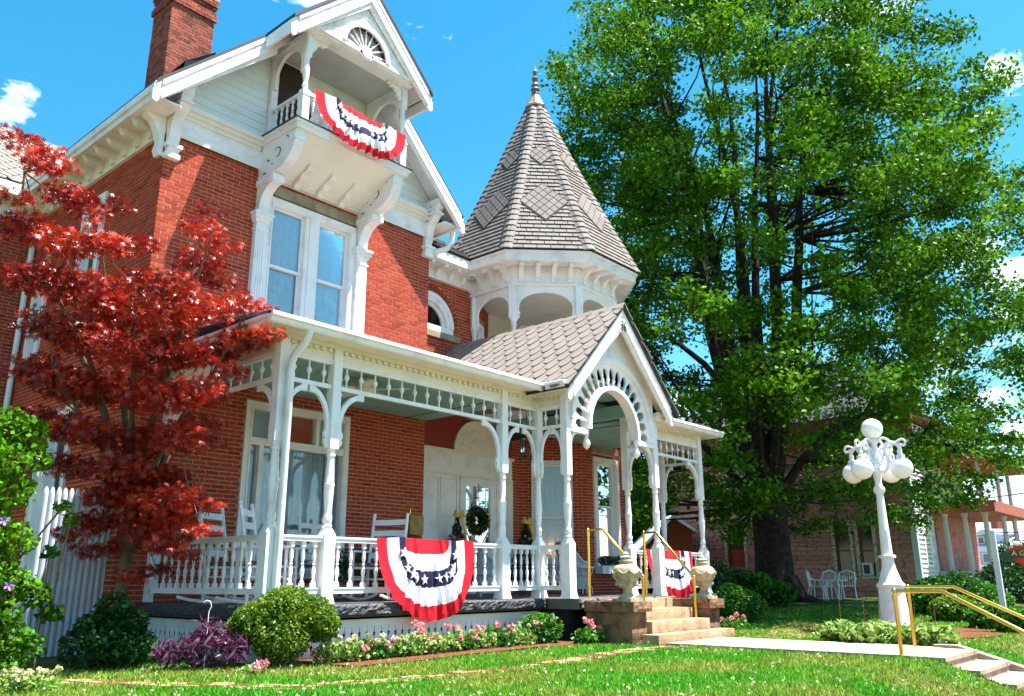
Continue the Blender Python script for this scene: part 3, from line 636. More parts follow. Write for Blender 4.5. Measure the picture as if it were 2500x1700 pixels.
def turned(h, k=1.0, blk=.10):
    m = MB(); s = .024*k; m.box(-s, s, -s, s, 0, h*.17); m.box(-s*.92, s*.92, -s*.92, s*.92, h*.86, h)
    P = [(.014, .17), (.024, .19), (.013, .225), (.026, .38), (.025, .42), (.012, .5), (.012, .51), (.022, .53), (.012, .55), (.024, .66), (.018, .78), (.012, .82), (.022, .85), (.016, .86)]
    m.lathe(0, 0, [(r*k, z*h) for r, z in P], 10); return m.mesh('baluster', WHITE, True)
BB = turned(.50, 1.0)
m = MB(); m.box(7.24, 9.31, 10.87, 10.93, 9.0, 9.06); m.build('balcony_rail', WHITE, HOUSE)
m = MB(); m.box(7.24, 9.31, 10.88, 10.92, 8.5, 8.54); br1 = m.build('balcony_rail', WHITE, HOUSE)
for i in range(12): inst('baluster', BB, br1, (7.36+i*.168, 10.9, 8.52))
for x in (7.17, 9.38):
    m = MB(); m.box(x-.03, x+.03, 10.97, 11.84, 9.0, 9.06); m.build('balcony_rail', WHITE, HOUSE)
    m = MB(); m.box(x-.02, x+.02, 10.97, 11.84, 8.5, 8.54); br1 = m.build('balcony_rail', WHITE, HOUSE)
    for i in range(5): inst('baluster', BB, br1, (x, 11.06+i*.165, 8.52))
m = MB(); m.box(7.1, 9.46, 10.70, 10.96, 10.16, 10.25); m.box(7.05, 9.5, 10.64, 10.70, 10.2, 10.26)
for x in (7.17, 9.38): m.box(x-.06, x+.06, 10.96, 11.94, 10.12, 10.22)
m.build('balcony_beam', WHITE, HOUSE)
m = MB(); m.box(7.2, 9.36, 10.96, 11.93, 10.222, 10.25); m.build('balcony_ceiling', pm('grey balcony ceiling', (.5, .5, .5), (.44, .44, .44), rough=.7, scale=3), HOUSE)
fx, fz0 = 8.25, 10.27; FG = fr_front(10.70)
outer = [(6.98, 10.26), (9.52, 10.26), (8.25, 11.60)]
# gable panel with the round-headed opening
R0 = .50; a_in = arc(fx, fz0, R0, 0, 180, 28)
m = MB(); m.prism(FG, [(9.5, 10.255)]+[(8.25, 11.58)]+[(7.0, 10.255)]+[(fx-R0, 10.255)]+a_in[::-1]+[(fx+R0, 10.255)], 0, .04)
m.band(FG, arc(fx, fz0, R0-.03, 0, 180, 28), arc(fx, fz0, R0+.05, 0, 180, 28), .04, .08); gp = m.build('fan_gable_panel', WHITE, HOUSE)
m = MB(); m.prism(FG, arc(fx, fz0, R0+.01, 0, 180, 20), -.10, -.08); m.build('fan_backing', pm('grey shade board', (.36, .34, .33), rough=.8), gp)
for k in range(9):
    t = R_(10+20*k); m = MB(); m.tube([FG(fx+r*math.cos(t), fz0+r*math.sin(t), .02) for r in (.14, .22, .27, .31, .35, .42, .5)], [.010, .011, .018, .011, .017, .010, .010], 7); m.build('fan_spoke', WHITE, gp, True)
m = MB(); m.prism(FG, arc(fx, fz0-.02, .15, 0, 360, 24)[:-1], -.02, .06); m.prism(FG, arc(fx, fz0-.02, .11, 0, 360, 24)[:-1], .06, .085); m.build('fan_hub', WHITE, gp)
for (x, zz, s) in ((7.5, 10.45, .1), (9.0, 10.45, .1), (8.25, 11.05, .13), (8.1, 11.0, .08), (8.4, 11.0, .08)):
    for k in range(5):
        t = k*1.26; m = MB(); m.tube([FG(x+s*(.2+.09*i)*math.cos(t+i*.35), zz+s*(.2+.09*i)*math.sin(t+i*.35), .045) for i in range(7)], .010, 4); m.build('carving', WHITE, gp)
def scroll_bracket(fr, x, z, n, s=1.0, th=.05):
    pts_o = [(x, z-.30*s), (x, z), (x+n*.34*s, z)]
    inn = [(x+n*.34*s, z-.05*s), (x+n*.28*s, z-.06*s), (x+n*.26*s, z-.10*s), (x+n*.18*s, z-.09*s), (x+n*.10*s, z-.16*s), (x+n*.11*s, z-.21*s), (x+n*.06*s, z-.23*s), (x+n*.05*s, z-.30*s)]
    m = MB(); m.prism(fr, pts_o+inn, -th/2, th/2); return m.build('bracket', WHITE, HOUSE)
scroll_bracket(fr_front(10.9), 7.24, 10.158, 1); scroll_bracket(fr_front(10.9), 9.31, 10.158, -1)
for x in (7.17, 9.38):         # arched sides of the balcony
    m = MB(); ar = arc(11.41, 9.62, .40, 0, 180, 16, .42)
    m.prism(fr_left(x+.03), [(10.975, 10.118), (10.975, 9.45), (11.02, 9.45)]+ar[::-1][1:-1]+[(11.80, 9.45), (11.84, 9.45), (11.84, 10.118)], 0, .06); m.build('arch_panel', WHITE, HOUSE)
# attic doorway behind the balcony, its unlit inside painted on a flat dark panel
m = MB(); m.prism(FW, [(7.25, 8.5), (8.35, 8.5), (7.75, 10.2), (7.25, 10.2)], -.0005, .006); od = m.build('attic_opening', pm('painted attic gloom', (.05, .03, .022), (.03, .018, .014), rough=.8, scale=8), HOUSE)
m = MB(); m.prism(FW, [(8.36, 8.5), (8.5, 8.5), (7.9, 10.2), (7.76, 10.2)], .0, .05); m.build('attic_trim', WHITE, HOUSE)
# --- chimney
CHX, CHY = (6.1, 6.98), (14.0, 14.75)
m = MB(); m.box(CHX[0], CHX[1], CHY[0], CHY[1], 8.8, 12.3); ch = m.build('chimney', MORTAR, main_roof)
m = MB()
for k in range(46):
    z0 = 9.2+k*.0677; e = .04 if k in (39, 40, 44, 45) else (.02 if k in (41, 43) else 0)
    for (fr, a0, a1) in ((fr_front(CHY[0]), CHX[0], CHX[1]), (fr_left(CHX[0]), CHY[0], CHY[1])):
        a = a0-e-(.075 if k % 2 else 0); 
        while a < a1+e:
            L = .14; p, q_ = max(a, a0-e), min(a+L, a1+e); a += L+.011
            if q_-p > .02: c = e+random.uniform(.004, .01); m.add([fr(p, z0, c), fr(q_, z0, c), fr(q_, z0+.057, c), fr(p, z0+.057, c), fr(p, z0, -.01), fr(q_, z0, -.01), fr(q_, z0+.057, -.01), fr(p, z0+.057, -.01)], [(0, 1, 2, 3), (0, 4, 5, 1), (1, 5, 6, 2), (2, 6, 7, 3), (3, 7, 4, 0)])
m.build('chimney_brickwork', BRICKOLD, main_roof, kind='stuff')
m = MB(); m.box(CHX[0]-.05, CHX[1]+.05, CHY[0]-.05, CHY[1]+.05, 12.32, 12.4); m.build('chimney_cap', CONC, main_roof)
m = MB(); m.add([(5.35, 11.55, 9.0), (5.85, 11.55, 9.42), (5.85, 12.3, 9.42), (5.35, 12.3, 9.0), (5.35, 11.6, 8.8), (5.85, 11.6, 9.3)], [(0, 1, 2, 3), (0, 4, 5, 1)]); m.build('flashing', BLACKR, main_roof)
# --- rear wing roof of fish-scale slates (facing the street), and its eave
def scale_poly(w, h, n=7):       # slate with a rounded lower edge, hung from its top
    return [(-w/2, 0), (-w/2, -h*.62)]+[(-w/2+w*i/n, -h*.62-h*.38*math.sin(math.pi*i/n)**.7) for i in range(1, n)]+[(w/2, -h*.62), (w/2, 0)]
def slate_field(mb, fr, a0, a1, b0, b1, w, h, inside, poly, thick=.02, single=None):
    """fr(a, b, c): a along the eave, b up the slope, c off the roof"""
    r = 0; b = b0+h*.9
    while b < b1+h:
        a = a0+(w/2 if r % 2 else 0)
        while a < a1+w:
            cx, cb = a, min(b, b1)
            pts = [(cx+p, b+q) for p, q in poly]
            pts = [(min(max(p, inside(q)[0]), inside(q)[1]), min(max(q, b0), b1)) for p, q in pts]
            lo, hi = min(p for p, _ in pts), max(p for p, _ in pts)
            if hi-lo > .03 and max(q for _, q in pts)-min(q for _, q in pts) > .03:
                n = len(pts); bb = max(q for _, q in pts); bl = min(q for _, q in pts); j = random.uniform(-.002, .003)
                def cc(q): return .004+thick*1.1*(bb-q)/(bb-bl)+j
                top = [fr(p*1.0, q, cc(q)+thick) for p, q in pts]; bot = [fr(p, q, cc(q)) for p, q in pts]
                fs = [tuple(range(n))]+[(i, n+i, n+(i+1) % n, (i+1) % n) for i in range(n-1)]
                if single and single(cx, b):
                    q_ = MB(); q_.add(top+bot, fs); q_.build('slate', mb[1], mb[2])
                else: mb[0].add(top+bot, fs)
            a += w
        r += 1; b += h*.56
def slope_fr(x0, y0, z0, u, s):      # u eave direction (xy), s up-slope vector
    u = Vector((*u, 0)); s = Vector(s).normalized(); n = u.cross(s)
    if n.z < 0: n = -n
    o = Vector((x0, y0, z0))
    return lambda a, b, c=0.0: tuple(o+u*a+s*b+n*c)
rfr = slope_fr(0, 16.75, 8.35, (1, 0), (0, 3.4, 2.75)); RL = math.hypot(3.4, 2.75)
m = MB(); m.add([rfr(-3, 0, 0), rfr(7.6, 0, 0), rfr(7.6, RL, 0), rfr(-3, RL, 0), rfr(-3, 0, -.08), rfr(7.6, 0, -.08)], [(0, 1, 2, 3), (0, 4, 5, 1)]); m.add([(-3, 20.15, 11.1), (7.6, 20.15, 11.1), (7.6, 23.5, 8.35), (-3, 23.5, 8.35)], [(0, 1, 2, 3)])
rr = m.build('rear_roof', UNDER, HOUSE); mm = MB()
slate_field((mm, FISH, rr), rfr, 3.4, 7.4, 0, RL, .27, .36, lambda q: (3.4, 7.4), scale_poly(.245, .36)); mm.build('slate', FISH, rr, kind='stuff')
m = MB(); m.box(-3, 5.36, 16.7, 16.8, 8.1, 8.33); m.box(-3, 5.33, 16.8, 17.2, 8.08, 8.1); m.box(-3, 5.33, 17.14, 17.198, 7.7, 8.08); m.build('fascia', WHITE, HOUSE)
# --- turret: octagonal open balcony with a tall slate roof
TC = (14.72, 11.93); RA, RE = 1.70, 2.20; ZE = 7.8
def octv(ap, k): t = R_(22.5+45*k); r = ap/math.cos(R_(22.5)); return (TC[0]+r*math.cos(t), TC[1]+r*math.sin(t))
# wing eave over the entrance wall
EX1 = TC[0]-RE
m = MB(); m.box(11.2, EX1+.02, 12.02, 12.1, 7.58, 7.78); m.box(11.2, EX1+.4, 12.1, 12.5, 7.56, 7.585); m.box(11.16, 13.1, 12.46, 12.499, 7.3, 7.56); m.box(11.16, 13.1, 12.44, 12.47, 7.3, 7.34); m.build('wing_cornice', WHITE, HOUSE)
for x in (11.45, 11.85, 12.25, 12.65):
    m = MB(); m.prism(lambda a, b_, c=0: (x+c, 12.46-a, b_), [(0, 7.36), (.03, 7.36), (.08, 7.42), (.12, 7.5), (.28, 7.52), (.3, 7.5), (.34, 7.5), (.34, 7.565), (0, 7.565)], -.05, .05); m.build('eave_bracket', WHITE, HOUSE)
wf = slope_fr(11.2, 12.0, 7.80, (1, 0), (0, 1.2, .85)); m = MB(); m.add([wf(0, 0, 0), wf(2.6, 0, 0), wf(2.6, 1.6, 0), wf(0, 1.6, 0), wf(0, 0, -.03), wf(2.6, 0, -.03)], [(0, 1, 2, 3), (0, 4, 5, 1)]); wr = m.build('wing_roof', UNDER, HOUSE)
mm = MB(); slate_field((mm, FISH, wr), wf, 0, 2.4, 0, 1.5, .2, .28, lambda q: (0, 2.4), scale_poly(.194, .28)); mm.build('slate', FISH, wr, kind='stuff')
m = MB(); m.box(11.25, 12.75, 12.17, 12.2, 7.88, 8.02); m.build('snow_guard', BLACKR, wr)
# octagon cornice, frieze, brackets, ceiling, floor
def oct_ring(mb, a0, z0, a1, z1, mi=0): mb.add([(*octv(a0, k), z0) for k in range(8)]+[(*octv(a1, k), z1) for k in range(8)], [(k, (k+1) % 8, 8+(k+1) % 8, 8+k) for k in range(8)], mi)
m = MB(); oct_ring(m, RE-.05, ZE-.22, RE, ZE-.2); oct_ring(m, RE, ZE-.2, RE, ZE-.06); oct_ring(m, RE, ZE-.06, RE+.05, ZE-.05); oct_ring(m, RE+.05, ZE-.05, RE+.05, ZE); oct_ring(m, RE-.05, ZE-.22, RE-.05, ZE-.19); oct_ring(m, RE-.05, ZE-.19, RA+.06, ZE-.19); oct_ring(m, RE+.05, ZE, RA, ZE+.02)
m.build('turret_cornice', WHITE, HOUSE)
m = MB(); oct_ring(m, RA+.05, 7.16, RA+.05, ZE-.19); oct_ring(m, RA+.05, 7.16, RA-.06, 7.16); oct_ring(m, RA-.06, 7.16, RA-.06, ZE-.19); oct_ring(m, RA+.085, 7.16, RA+.085, 7.21); oct_ring(m, RA+.085, 7.21, RA+.05, 7.22); oct_ring(m, RA+.085, 7.16, RA+.05, 7.16); m.build('turret_frieze', WHITE, HOUSE)
for f in (3, 4, 5, 6):          # faces: 4 = left, 5 = diagonal, 6 = front
    pa, pb = Vector(octv(RA+.05, f-1)), Vector(octv(RA+.05, f)); u = (pb-pa).normalized(); n = Vector((u.y, -u.x)); L = (pb-pa).length
    for i in range(4):
        s = L*(i+.5)/4 if f != 3 else L*(i+.5)/4
        p = pa+u*s
        m = MB(); m.prism(lambda a, b_, c=0: (p.x+n.x*a+u.x*c, p.y+n.y*a+u.y*c, b_), [(0, 7.25), (.03, 7.25), (.07, 7.3), (.05, 7.34), (.09, 7.42), (.16, 7.5), (.28, 7.53), (.30, 7.5), (.36, 7.5), (.36, ZE-.19), (0, ZE-.19)], -.05, .05); m.build('eave_bracket', WHITE, HOUSE)
m = MB(); m.add([(*octv(RA-.05, k), 7.3) for k in range(8)], [tuple(range(8))]); m.add([(*octv(RA-.05, k), 7.305) for k in range(8)], [tuple(range(7, -1, -1))]); m.build('turret_ceiling', pm('cream board ceiling', (.62, .58, .52), (.56, .52, .46), rough=.6, scale=4), HOUSE)
m = MB(); m.prism(lambda a, b_, c=0: (a, b_, 4.55+c), [octv(RA+.15, k) for k in range(8)], -.2, 0); m.build('turret_floor', WHITE, HOUSE)
be = BI(1.6, 5, 0); m = MB(); m.box(be[0], 17.6, be[1], be[1]+.1, 4.4, 7.3); m.build('turret_back_wall', pm('cream boarding', (.6, .56, .48), rough=.7), HOUSE)
CPROF = [(.075, 5.3), (.075, 5.36), (.055, 5.4), (.05, 6.25), (.07, 6.28), (.055, 6.32), (.09, 6.4), (.09, 6.42)]
colp = [octv(RA, k) for k in range(8)]; colpts = {3: (13.05, 12.44), 4: colp[4], 5: colp[5], 6: colp[6], 7: colp[7]}
for k, (x, y) in colpts.items():
    m = MB(); m.lathe(x, y, [(.1, 4.55), (.1, 5.25), (.075, 5.3)]+CPROF[1:], 14); t = R_(22.5+45*k); u = Vector((-math.sin(t), math.cos(t))); n = Vector((math.cos(t), math.sin(t)))
    g = fr_gen((x, y), u, n); m.fbox(g, -.085, .085, 6.42, 7.158, -.085, .085); m.build('turret_column', WHITE, HOUSE, True)
for f in (4, 5, 6, 7):
    pa, pb = Vector(colpts[f-1]) , Vector(colpts[f]); u = (pb-pa).normalized(); n = Vector((u.y, -u.x)); L = (pb-pa).length
    e = .085; hw = L/2-e-.03; g = fr_gen(pa, u, n); zt = 7.02
    up_ = [(L/2+hw*math.cos(R_(t)), 6.62+(zt-6.62)*abs(math.sin(R_(t)))**.75) for t in range(0, 181, 9)]
    def sc(sgn): 
        x0 = e if sgn < 0 else L-e; k = 1 if sgn < 0 else -1
        return [(x0, 6.4), (x0+k*.02, 6.42), (x0+k*.05, 6.46), (x0+k*.02, 6.5), (x0+k*.06, 6.54), (x0+k*.03, 6.58)]
    poly = [(L-e, 7.158)]+sc(1)+up_+sc(-1)[::-1]+[(e, 7.158)]
    m = MB(); m.prism(g, poly, -.03, .03); m.build('turret_arch', WHITE, HOUSE)
# turret roof
ZA = 12.85; prof = [(RE+.07, ZE+.0), (2.02, ZE+.35), (1.75, ZE+1.0)]
def ap_at(z):       # apothem of the roof surface: straight with a slight bell at the eave
    t = (z-ZE)/(ZA-ZE); return (RE+.08)*(1-t)+.10*t-.05*math.sin(math.pi*t)
nz = 40; m = MB()
for i in range(nz):
    z0, z1 = ZE+.01+(ZA-ZE-.01)*i/nz, ZE+.01+(ZA-ZE-.01)*(i+1)/nz
    oct_ring(m, ap_at(z0)-.02, z0, ap_at(z1)-.02, z1)
troof = m.build('turret_roof', UNDER, HOUSE)
def roof_pt(f, s, z, c):     # face f, s in [-1,1] across, height z, c off the surface
    a = ap_at(z)+c*.93; t = R_(45*f); n = Vector((math.cos(t), math.sin(t))); u = Vector((-math.sin(t), math.cos(t)))
    h = ap_at(z)*math.tan(R_(22.5))
    return (TC[0]+n.x*a+u.x*s*h, TC[1]+n.y*a+u.y*s*h, z+c*.38)
nc = 40; tot = 0; mm = MB(); SN = [0]
DIA = [(ZE+.85, 1.15, 5), (ZE+2.65, .62, 3)]          # diamond bands: centre rises from here
def in_dia(z, x, hw):
    for zc, hh, nd in DIA:
        if abs(z-(zc+hh/2))/(hh/2)+abs(x)/min(hw-.12, .64) < 1.0: return True
    return False
for f in (3, 4, 5, 6, 7):
    for k in range(nc):
        z0 = ZE+.02+(ZA-ZE-.3)*k/nc; z1 = ZE+.02+(ZA-ZE-.3)*(k+1)/nc; hw = ap_at(z0)*math.tan(R_(22.5)); wdt = .30
        edge = hw-.10
        if edge < .05: continue
        x = -edge-(wdt/2 if k % 2 else 0)
        while x < edge:
            p, q = max(x, -edge)+.008, min(x+wdt, edge)-.008; x += wdt
            if q-p < .02: continue
            jj = random.uniform(0, .004); vs = [roof_pt(f, p/hw, z0+.010, .026+jj), roof_pt(f, q/hw, z0+.010, .026+jj), roof_pt(f, q/hw, z1+.0, .006), roof_pt(f, p/hw, z1+.0, .006), roof_pt(f, p/hw, z0+.010, .0), roof_pt(f, q/hw, z0+.010, .0)]
            fs = [(0, 1, 2, 3), (0, 4, 5, 1), (0, 3, 4), (1, 5, 2)]
            if f in (5,) and SN[0] < 240 and k < 34: q_ = MB(); q_.add(vs, fs); q_.build('slate', SLATE, troof); SN[0] += 1
            else: mm.add(vs, fs)
    if f == 7: continue
    for zc, hh, nd in DIA:          # lozenge slates
        hwm = min(ap_at(zc+hh/2)*math.tan(R_(22.5))-.12, .64); d = hh/nd; dx = 2*hwm/nd
        def hwz(z): return ap_at(z)*math.tan(R_(22.5))
        q_ = MB(); q_.add([roof_pt(f, x_/hwz(z_), z_, .030) for x_, z_ in ((0, zc-.03), (hwm+.03, zc+hh/2), (0, zc+hh+.03), (-hwm-.03, zc+hh/2))], [(0, 1, 2, 3)]); q_.build('lozenge_backing', UNDER, troof)
        for i in range(nd):
            for j in range(nd):
                cx, cz = (i-j)*dx/2, zc+(i+j+1)*d/2
                pts = [(cx, cz-d*.445), (cx+dx*.445, cz), (cx, cz+d*.445), (cx-dx*.445, cz)]
                vs = [roof_pt(f, x_/hwz(z_), z_, .040) for x_, z_ in pts]+[roof_pt(f, x_/hwz(z_), z_, .022) for x_, z_ in pts]
                fs = [(0, 1, 2, 3)]+[(a, a+4, (a+1) % 4+4, (a+1) % 4) for a in range(4)]
                if f in (5, 6) and SN[0] < 300: q_ = MB(); q_.add(vs, fs); q_.build('slate', SLATE, troof); SN[0] += 1
                else: mm.add(vs, fs)
mm.build('slate', SLATE, troof, kind='stuff')
HIPN = 30
for k in range(2, 8):            # rolled hip tiles
    for i in range(HIPN):
        z0 = ZE+(ZA-ZE-.12)*i/HIPN; z1 = ZE+(ZA-ZE-.12)*(i+1)/HIPN+.0; t = R_(22.5+45*k); n = Vector((math.cos(t), math.sin(t))); u = Vector((-n.y, n.x)); vs = []
        for (z, c) in ((z0+.010, .056), (z1, .034)):
            r = ap_at(z)/math.cos(R_(22.5)); wd = min(.165, .30*ap_at(z)+.03)
            for s in (-1, -.5, 0, .5, 1):
                off = -abs(s)**1.6*wd*math.tan(R_(22.5)); cc = c*(1-.55*s*s)
                vs.append((TC[0]+n.x*(r+off+cc)+u.x*s*wd, TC[1]+n.y*(r+off+cc)+u.y*s*wd, z+cc*.35))
        bot = [(v[0]-n.x*.04, v[1]-n.y*.04, v[2]-.01) for v in vs[:5]]
        q_ = MB(); q_.add(vs+bot, [(s, s+1, s+6, s+5) for s in range(4)]+[(s, 10+s, 11+s, s+1) for s in range(4)]); q_.build('hip_tile', SLATE, troof)
m = MB(); m.lathe(*TC, [(.27, ZA-.25), (.29, ZA-.2), (.25, ZA-.16), (.11, ZA+.13), (.06, ZA+.17)], 8); m.build('finial_cap', COPPER, troof)
m = MB(); m.lathe(*TC, [(.05, ZA+.14), (.1, ZA+.2), (.085, ZA+.28), (.12, ZA+.32), (.08, ZA+.38), (.1, ZA+.45), (.07, ZA+.5), (.05, ZA+.55), (.08, ZA+.62), (.085, ZA+.66), (.03, ZA+.72), (.05, ZA+.8), (.065, ZA+.85), (.04, ZA+.91), (.012, ZA+.95), (.008, ZA+1.12)], 12); m.build('finial', VERD, troof, True)
# ================================================================ porch
PF, PZ = 9.0, .67                     # post plane, floor height
P_FRONT = [5.87, 6.72, 10.14, 11.05]; PORT_Y = 8.38; PX0, PX1, PXC = 11.05, 13.8, 12.4; XR = 16.7
# floor slab, crawl space, skirt
m = MB(); m.box(5.75, 11.0, 8.82, 11.94, .50, .66); m.box(11.0, 13.9, 8.15, 11.38, .5, .66); m.box(13.9, 16.85, 8.82, 11.38, .5, .66); m.box(11.16, 14.3, 11.38, 12.49, .5, .66)
fl = m.build('porch_floor', FLOORB, HOUSE)
def rough_edge(fr, a0, a1, z0, z1, d, mat, name, parent, n=None, m2=6):
    n = n or int((a1-a0)/.05); V = []; F = []
    for j in range(m2+1):
        for i in range(n+1):
            c = d*(.3+.7*random.random()) if 0 < j < m2 else 0.0
            V.append(fr(a0+(a1-a0)*i/n, z0+(z1-z0)*j/m2+(random.uniform(-.006, .006) if 0 < j < m2 else 0), c))
    for j in range(m2):
        for i in range(n): F.append((j*(n+1)+i, j*(n+1)+i+1, (j+1)*(n+1)+i+1, (j+1)*(n+1)+i))
    q = MB(); q.add(V, F); return q.build(name, mat, parent)
rough_edge(fr_front(8.80), 5.75, 11.0, .51, .665, .035, BLACKSTONE, 'porch_edge_stone', HOUSE)
rough_edge(fr_front(8.13), 11.0, 13.9, .51, .665, .035, pm('grey brown rough stone', (.16, .12, .12), (.07, .05, .055), rough=.8, scale=30, bump=.8, bscale=40), 'porch_edge_stone', HOUSE)
rough_edge(fr_left(5.73), 8.8, 11.9, .51, .665, .02, BLACKSTONE, 'porch_edge_stone', HOUSE)
m = MB(); m.box(5.95, 10.95, 9.25, 11.9, .0, .49); m.box(11.05, 13.85, 8.4, 11.3, 0, .49); m.box(13.9, 16.8, 9.0, 11.3, 0, .49); m.build('crawl_space', VOID, HOUSE)
def skirt(fr, a0, a1, z1, nb):
    m = MB(); m.fbox(fr, a0, a1, z1-.075, z1, 0, .035); m.fbox(fr, a0-.02, a1+.02, z1, z1+.02, -.02, .05); sk = m.build('porch_skirt', WHITE, HOUSE)
    w = (a1-a0)/nb; g = .005
    z_a, z_b = z1-.17, z1-.29
    def notch(s):
        x = s*(w/2-g); i = -s
        return [(x, 0.0), (x, z_b-.05), (x+i*.014, z_b-.035), (x+i*.008, z_b-.02), (x+i*.022, z_b), (x+i*.006, z_b+.02), (x, z_b+.03), (x, z_a-.03), (x+i*.02, z_a-.012), (x+i*.008, z_a), (x+i*.024, z_a+.014), (x+i*.004, z_a+.028), (x, z_a+.05), (x, z1-.076)]
    poly = notch(1)+notch(-1)[::-1]
    me = MB().prism(lambda a, b_, c=0: (a, -c, b_), poly, 0, .02).mesh('skirt_board', WHITE)
    t = fr(1, 0, 0); o_ = fr(0, 0, 0); rz = math.atan2(t[1]-o_[1], t[0]-o_[0])
    for i in range(nb):
        x, y, z = fr(a0+w*(i+.5), 0, 0); inst('skirt_board', me, sk, (x, y, 0.0), rz)
skirt(fr_front(9.0), 5.95, 10.92, .445, 40)
skirt(lambda a, b_, c=0.0: (5.93-c, 11.9-a, b_), 0, 2.85, .445, 22)
# posts
SH = [(.075, 1.52), (.078, 1.56), (.058, 1.60), (.068, 1.63), (.05, 1.66), (.06, 1.69), (.062, 1.74), (.05, 1.77), (.046, 1.80), (.054, 1.92), (.064, 2.06), (.064, 2.13), (.07, 2.15), (.07, 2.17), (.06, 2.19), (.057, 2.3), (.047, 2.5), (.046, 2.52), (.06, 2.535), (.06, 2.56), (.047, 2.575), (.056, 2.60), (.062, 2.63)]
def post_mesh():
    m = MB(); m.box(-.085, .085, -.085, .085, 0, 1.52-PZ)
    m.add([(-.085, -.085, 1.52-PZ), (.085, -.085, 1.52-PZ), (.085, .085, 1.52-PZ), (-.085, .085, 1.52-PZ), (-.05, -.05, 1.6-PZ), (.05, -.05, 1.6-PZ), (.05, .05, 1.6-PZ), (-.05, .05, 1.6-PZ)], [(0, 1, 5, 4), (1, 2, 6, 5), (2, 3, 7, 6), (3, 0, 4, 7)])
    m.add([(-.105, -.105, 0), (.105, -.105, 0), (.105, .105, 0), (-.105, .105, 0), (-.085, -.085, .1), (.085, -.085, .1), (.085, .085, .1), (-.085, .085, .1)], [(0, 1, 5, 4), (1, 2, 6, 5), (2, 3, 7, 6), (3, 0, 4, 7)])
    m.lathe(0, 0, [(r, z-PZ) for r, z in SH], 18)
    m.box(-.068, .068, -.068, .068, 2.63-PZ, 3.36-PZ); m.box(-.075, .075, -.075, .075, 3.36-PZ, 3.385-PZ); m.box(-.066, .066, -.066, .066, 3.385-PZ, 3.56-PZ); m.box(-.075, .075, -.075, .075, 3.56-PZ, 3.585-PZ); m.box(-.068, .068, -.068, .068, 3.585-PZ, 4.05-PZ)
    return m.mesh('porch_post', WHITE, True)
PM = post_mesh(); POSTS = {}
for x, y in [(p, PF) for p in P_FRONT]+[(PX0, PORT_Y), (PX1, PORT_Y), (PX1, PF), (XR, PF), (XR, 9.95)]: POSTS[(x, y)] = inst('porch_post', PM, HOUSE, (x, y, PZ))
def bracket_mesh(s=1.0):
    n = 14; C = (.43*s, 2.93); inn = arc(*C, .36*s, 180, 90, n, .42); out_ = arc(*C, .43*s, 180, 90, n, .49); fr = lambda a, b_, c=0: (a, c, b_)
    m = MB(); m.band(fr, inn, out_, -.025, .025)
    m.prism(fr, [(0, 2.935), (.07*s, 2.935), (.075*s, 2.88), (.11*s, 2.83), (.10*s, 2.78), (.08*s, 2.765), (.105*s, 2.74), (.085*s, 2.69), (.03, 2.64), (0, 2.635)], -.0235, .0235)
    m.prism(fr, [(.38*s, 3.34), (.47*s, 3.34), (.47*s, 3.432), (.34*s, 3.432)], -.0215, .0215)
    for (a, b_) in ((.035, 2.98), (.14*s, 3.27)): m.ball((a, -.027, b_), .011, 6, 4); m.ball((a, .027, b_), .011, 6, 4)
    return m.mesh('bracket', WHITE)
BM, BMN, BMS = bracket_mesh(.92), bracket_mesh(.72), bracket_mesh(.49)
def put_bracket(post, x, y, ang, me=BM): inst('bracket', me, post, (x+.066*math.cos(ang), y+.066*math.sin(ang), 0), ang)
SPM = MB(); SPM.lathe(0, 0, [(.012, 0), (.012, .1), (.020, .115), (.034, .14), (.036, .155), (.034, .17), (.020, .195), (.012, .21), (.011, .30)], 10); SPM = SPM.mesh('spindle', WHITE, True)
BALM = turned(.63, 1.08)
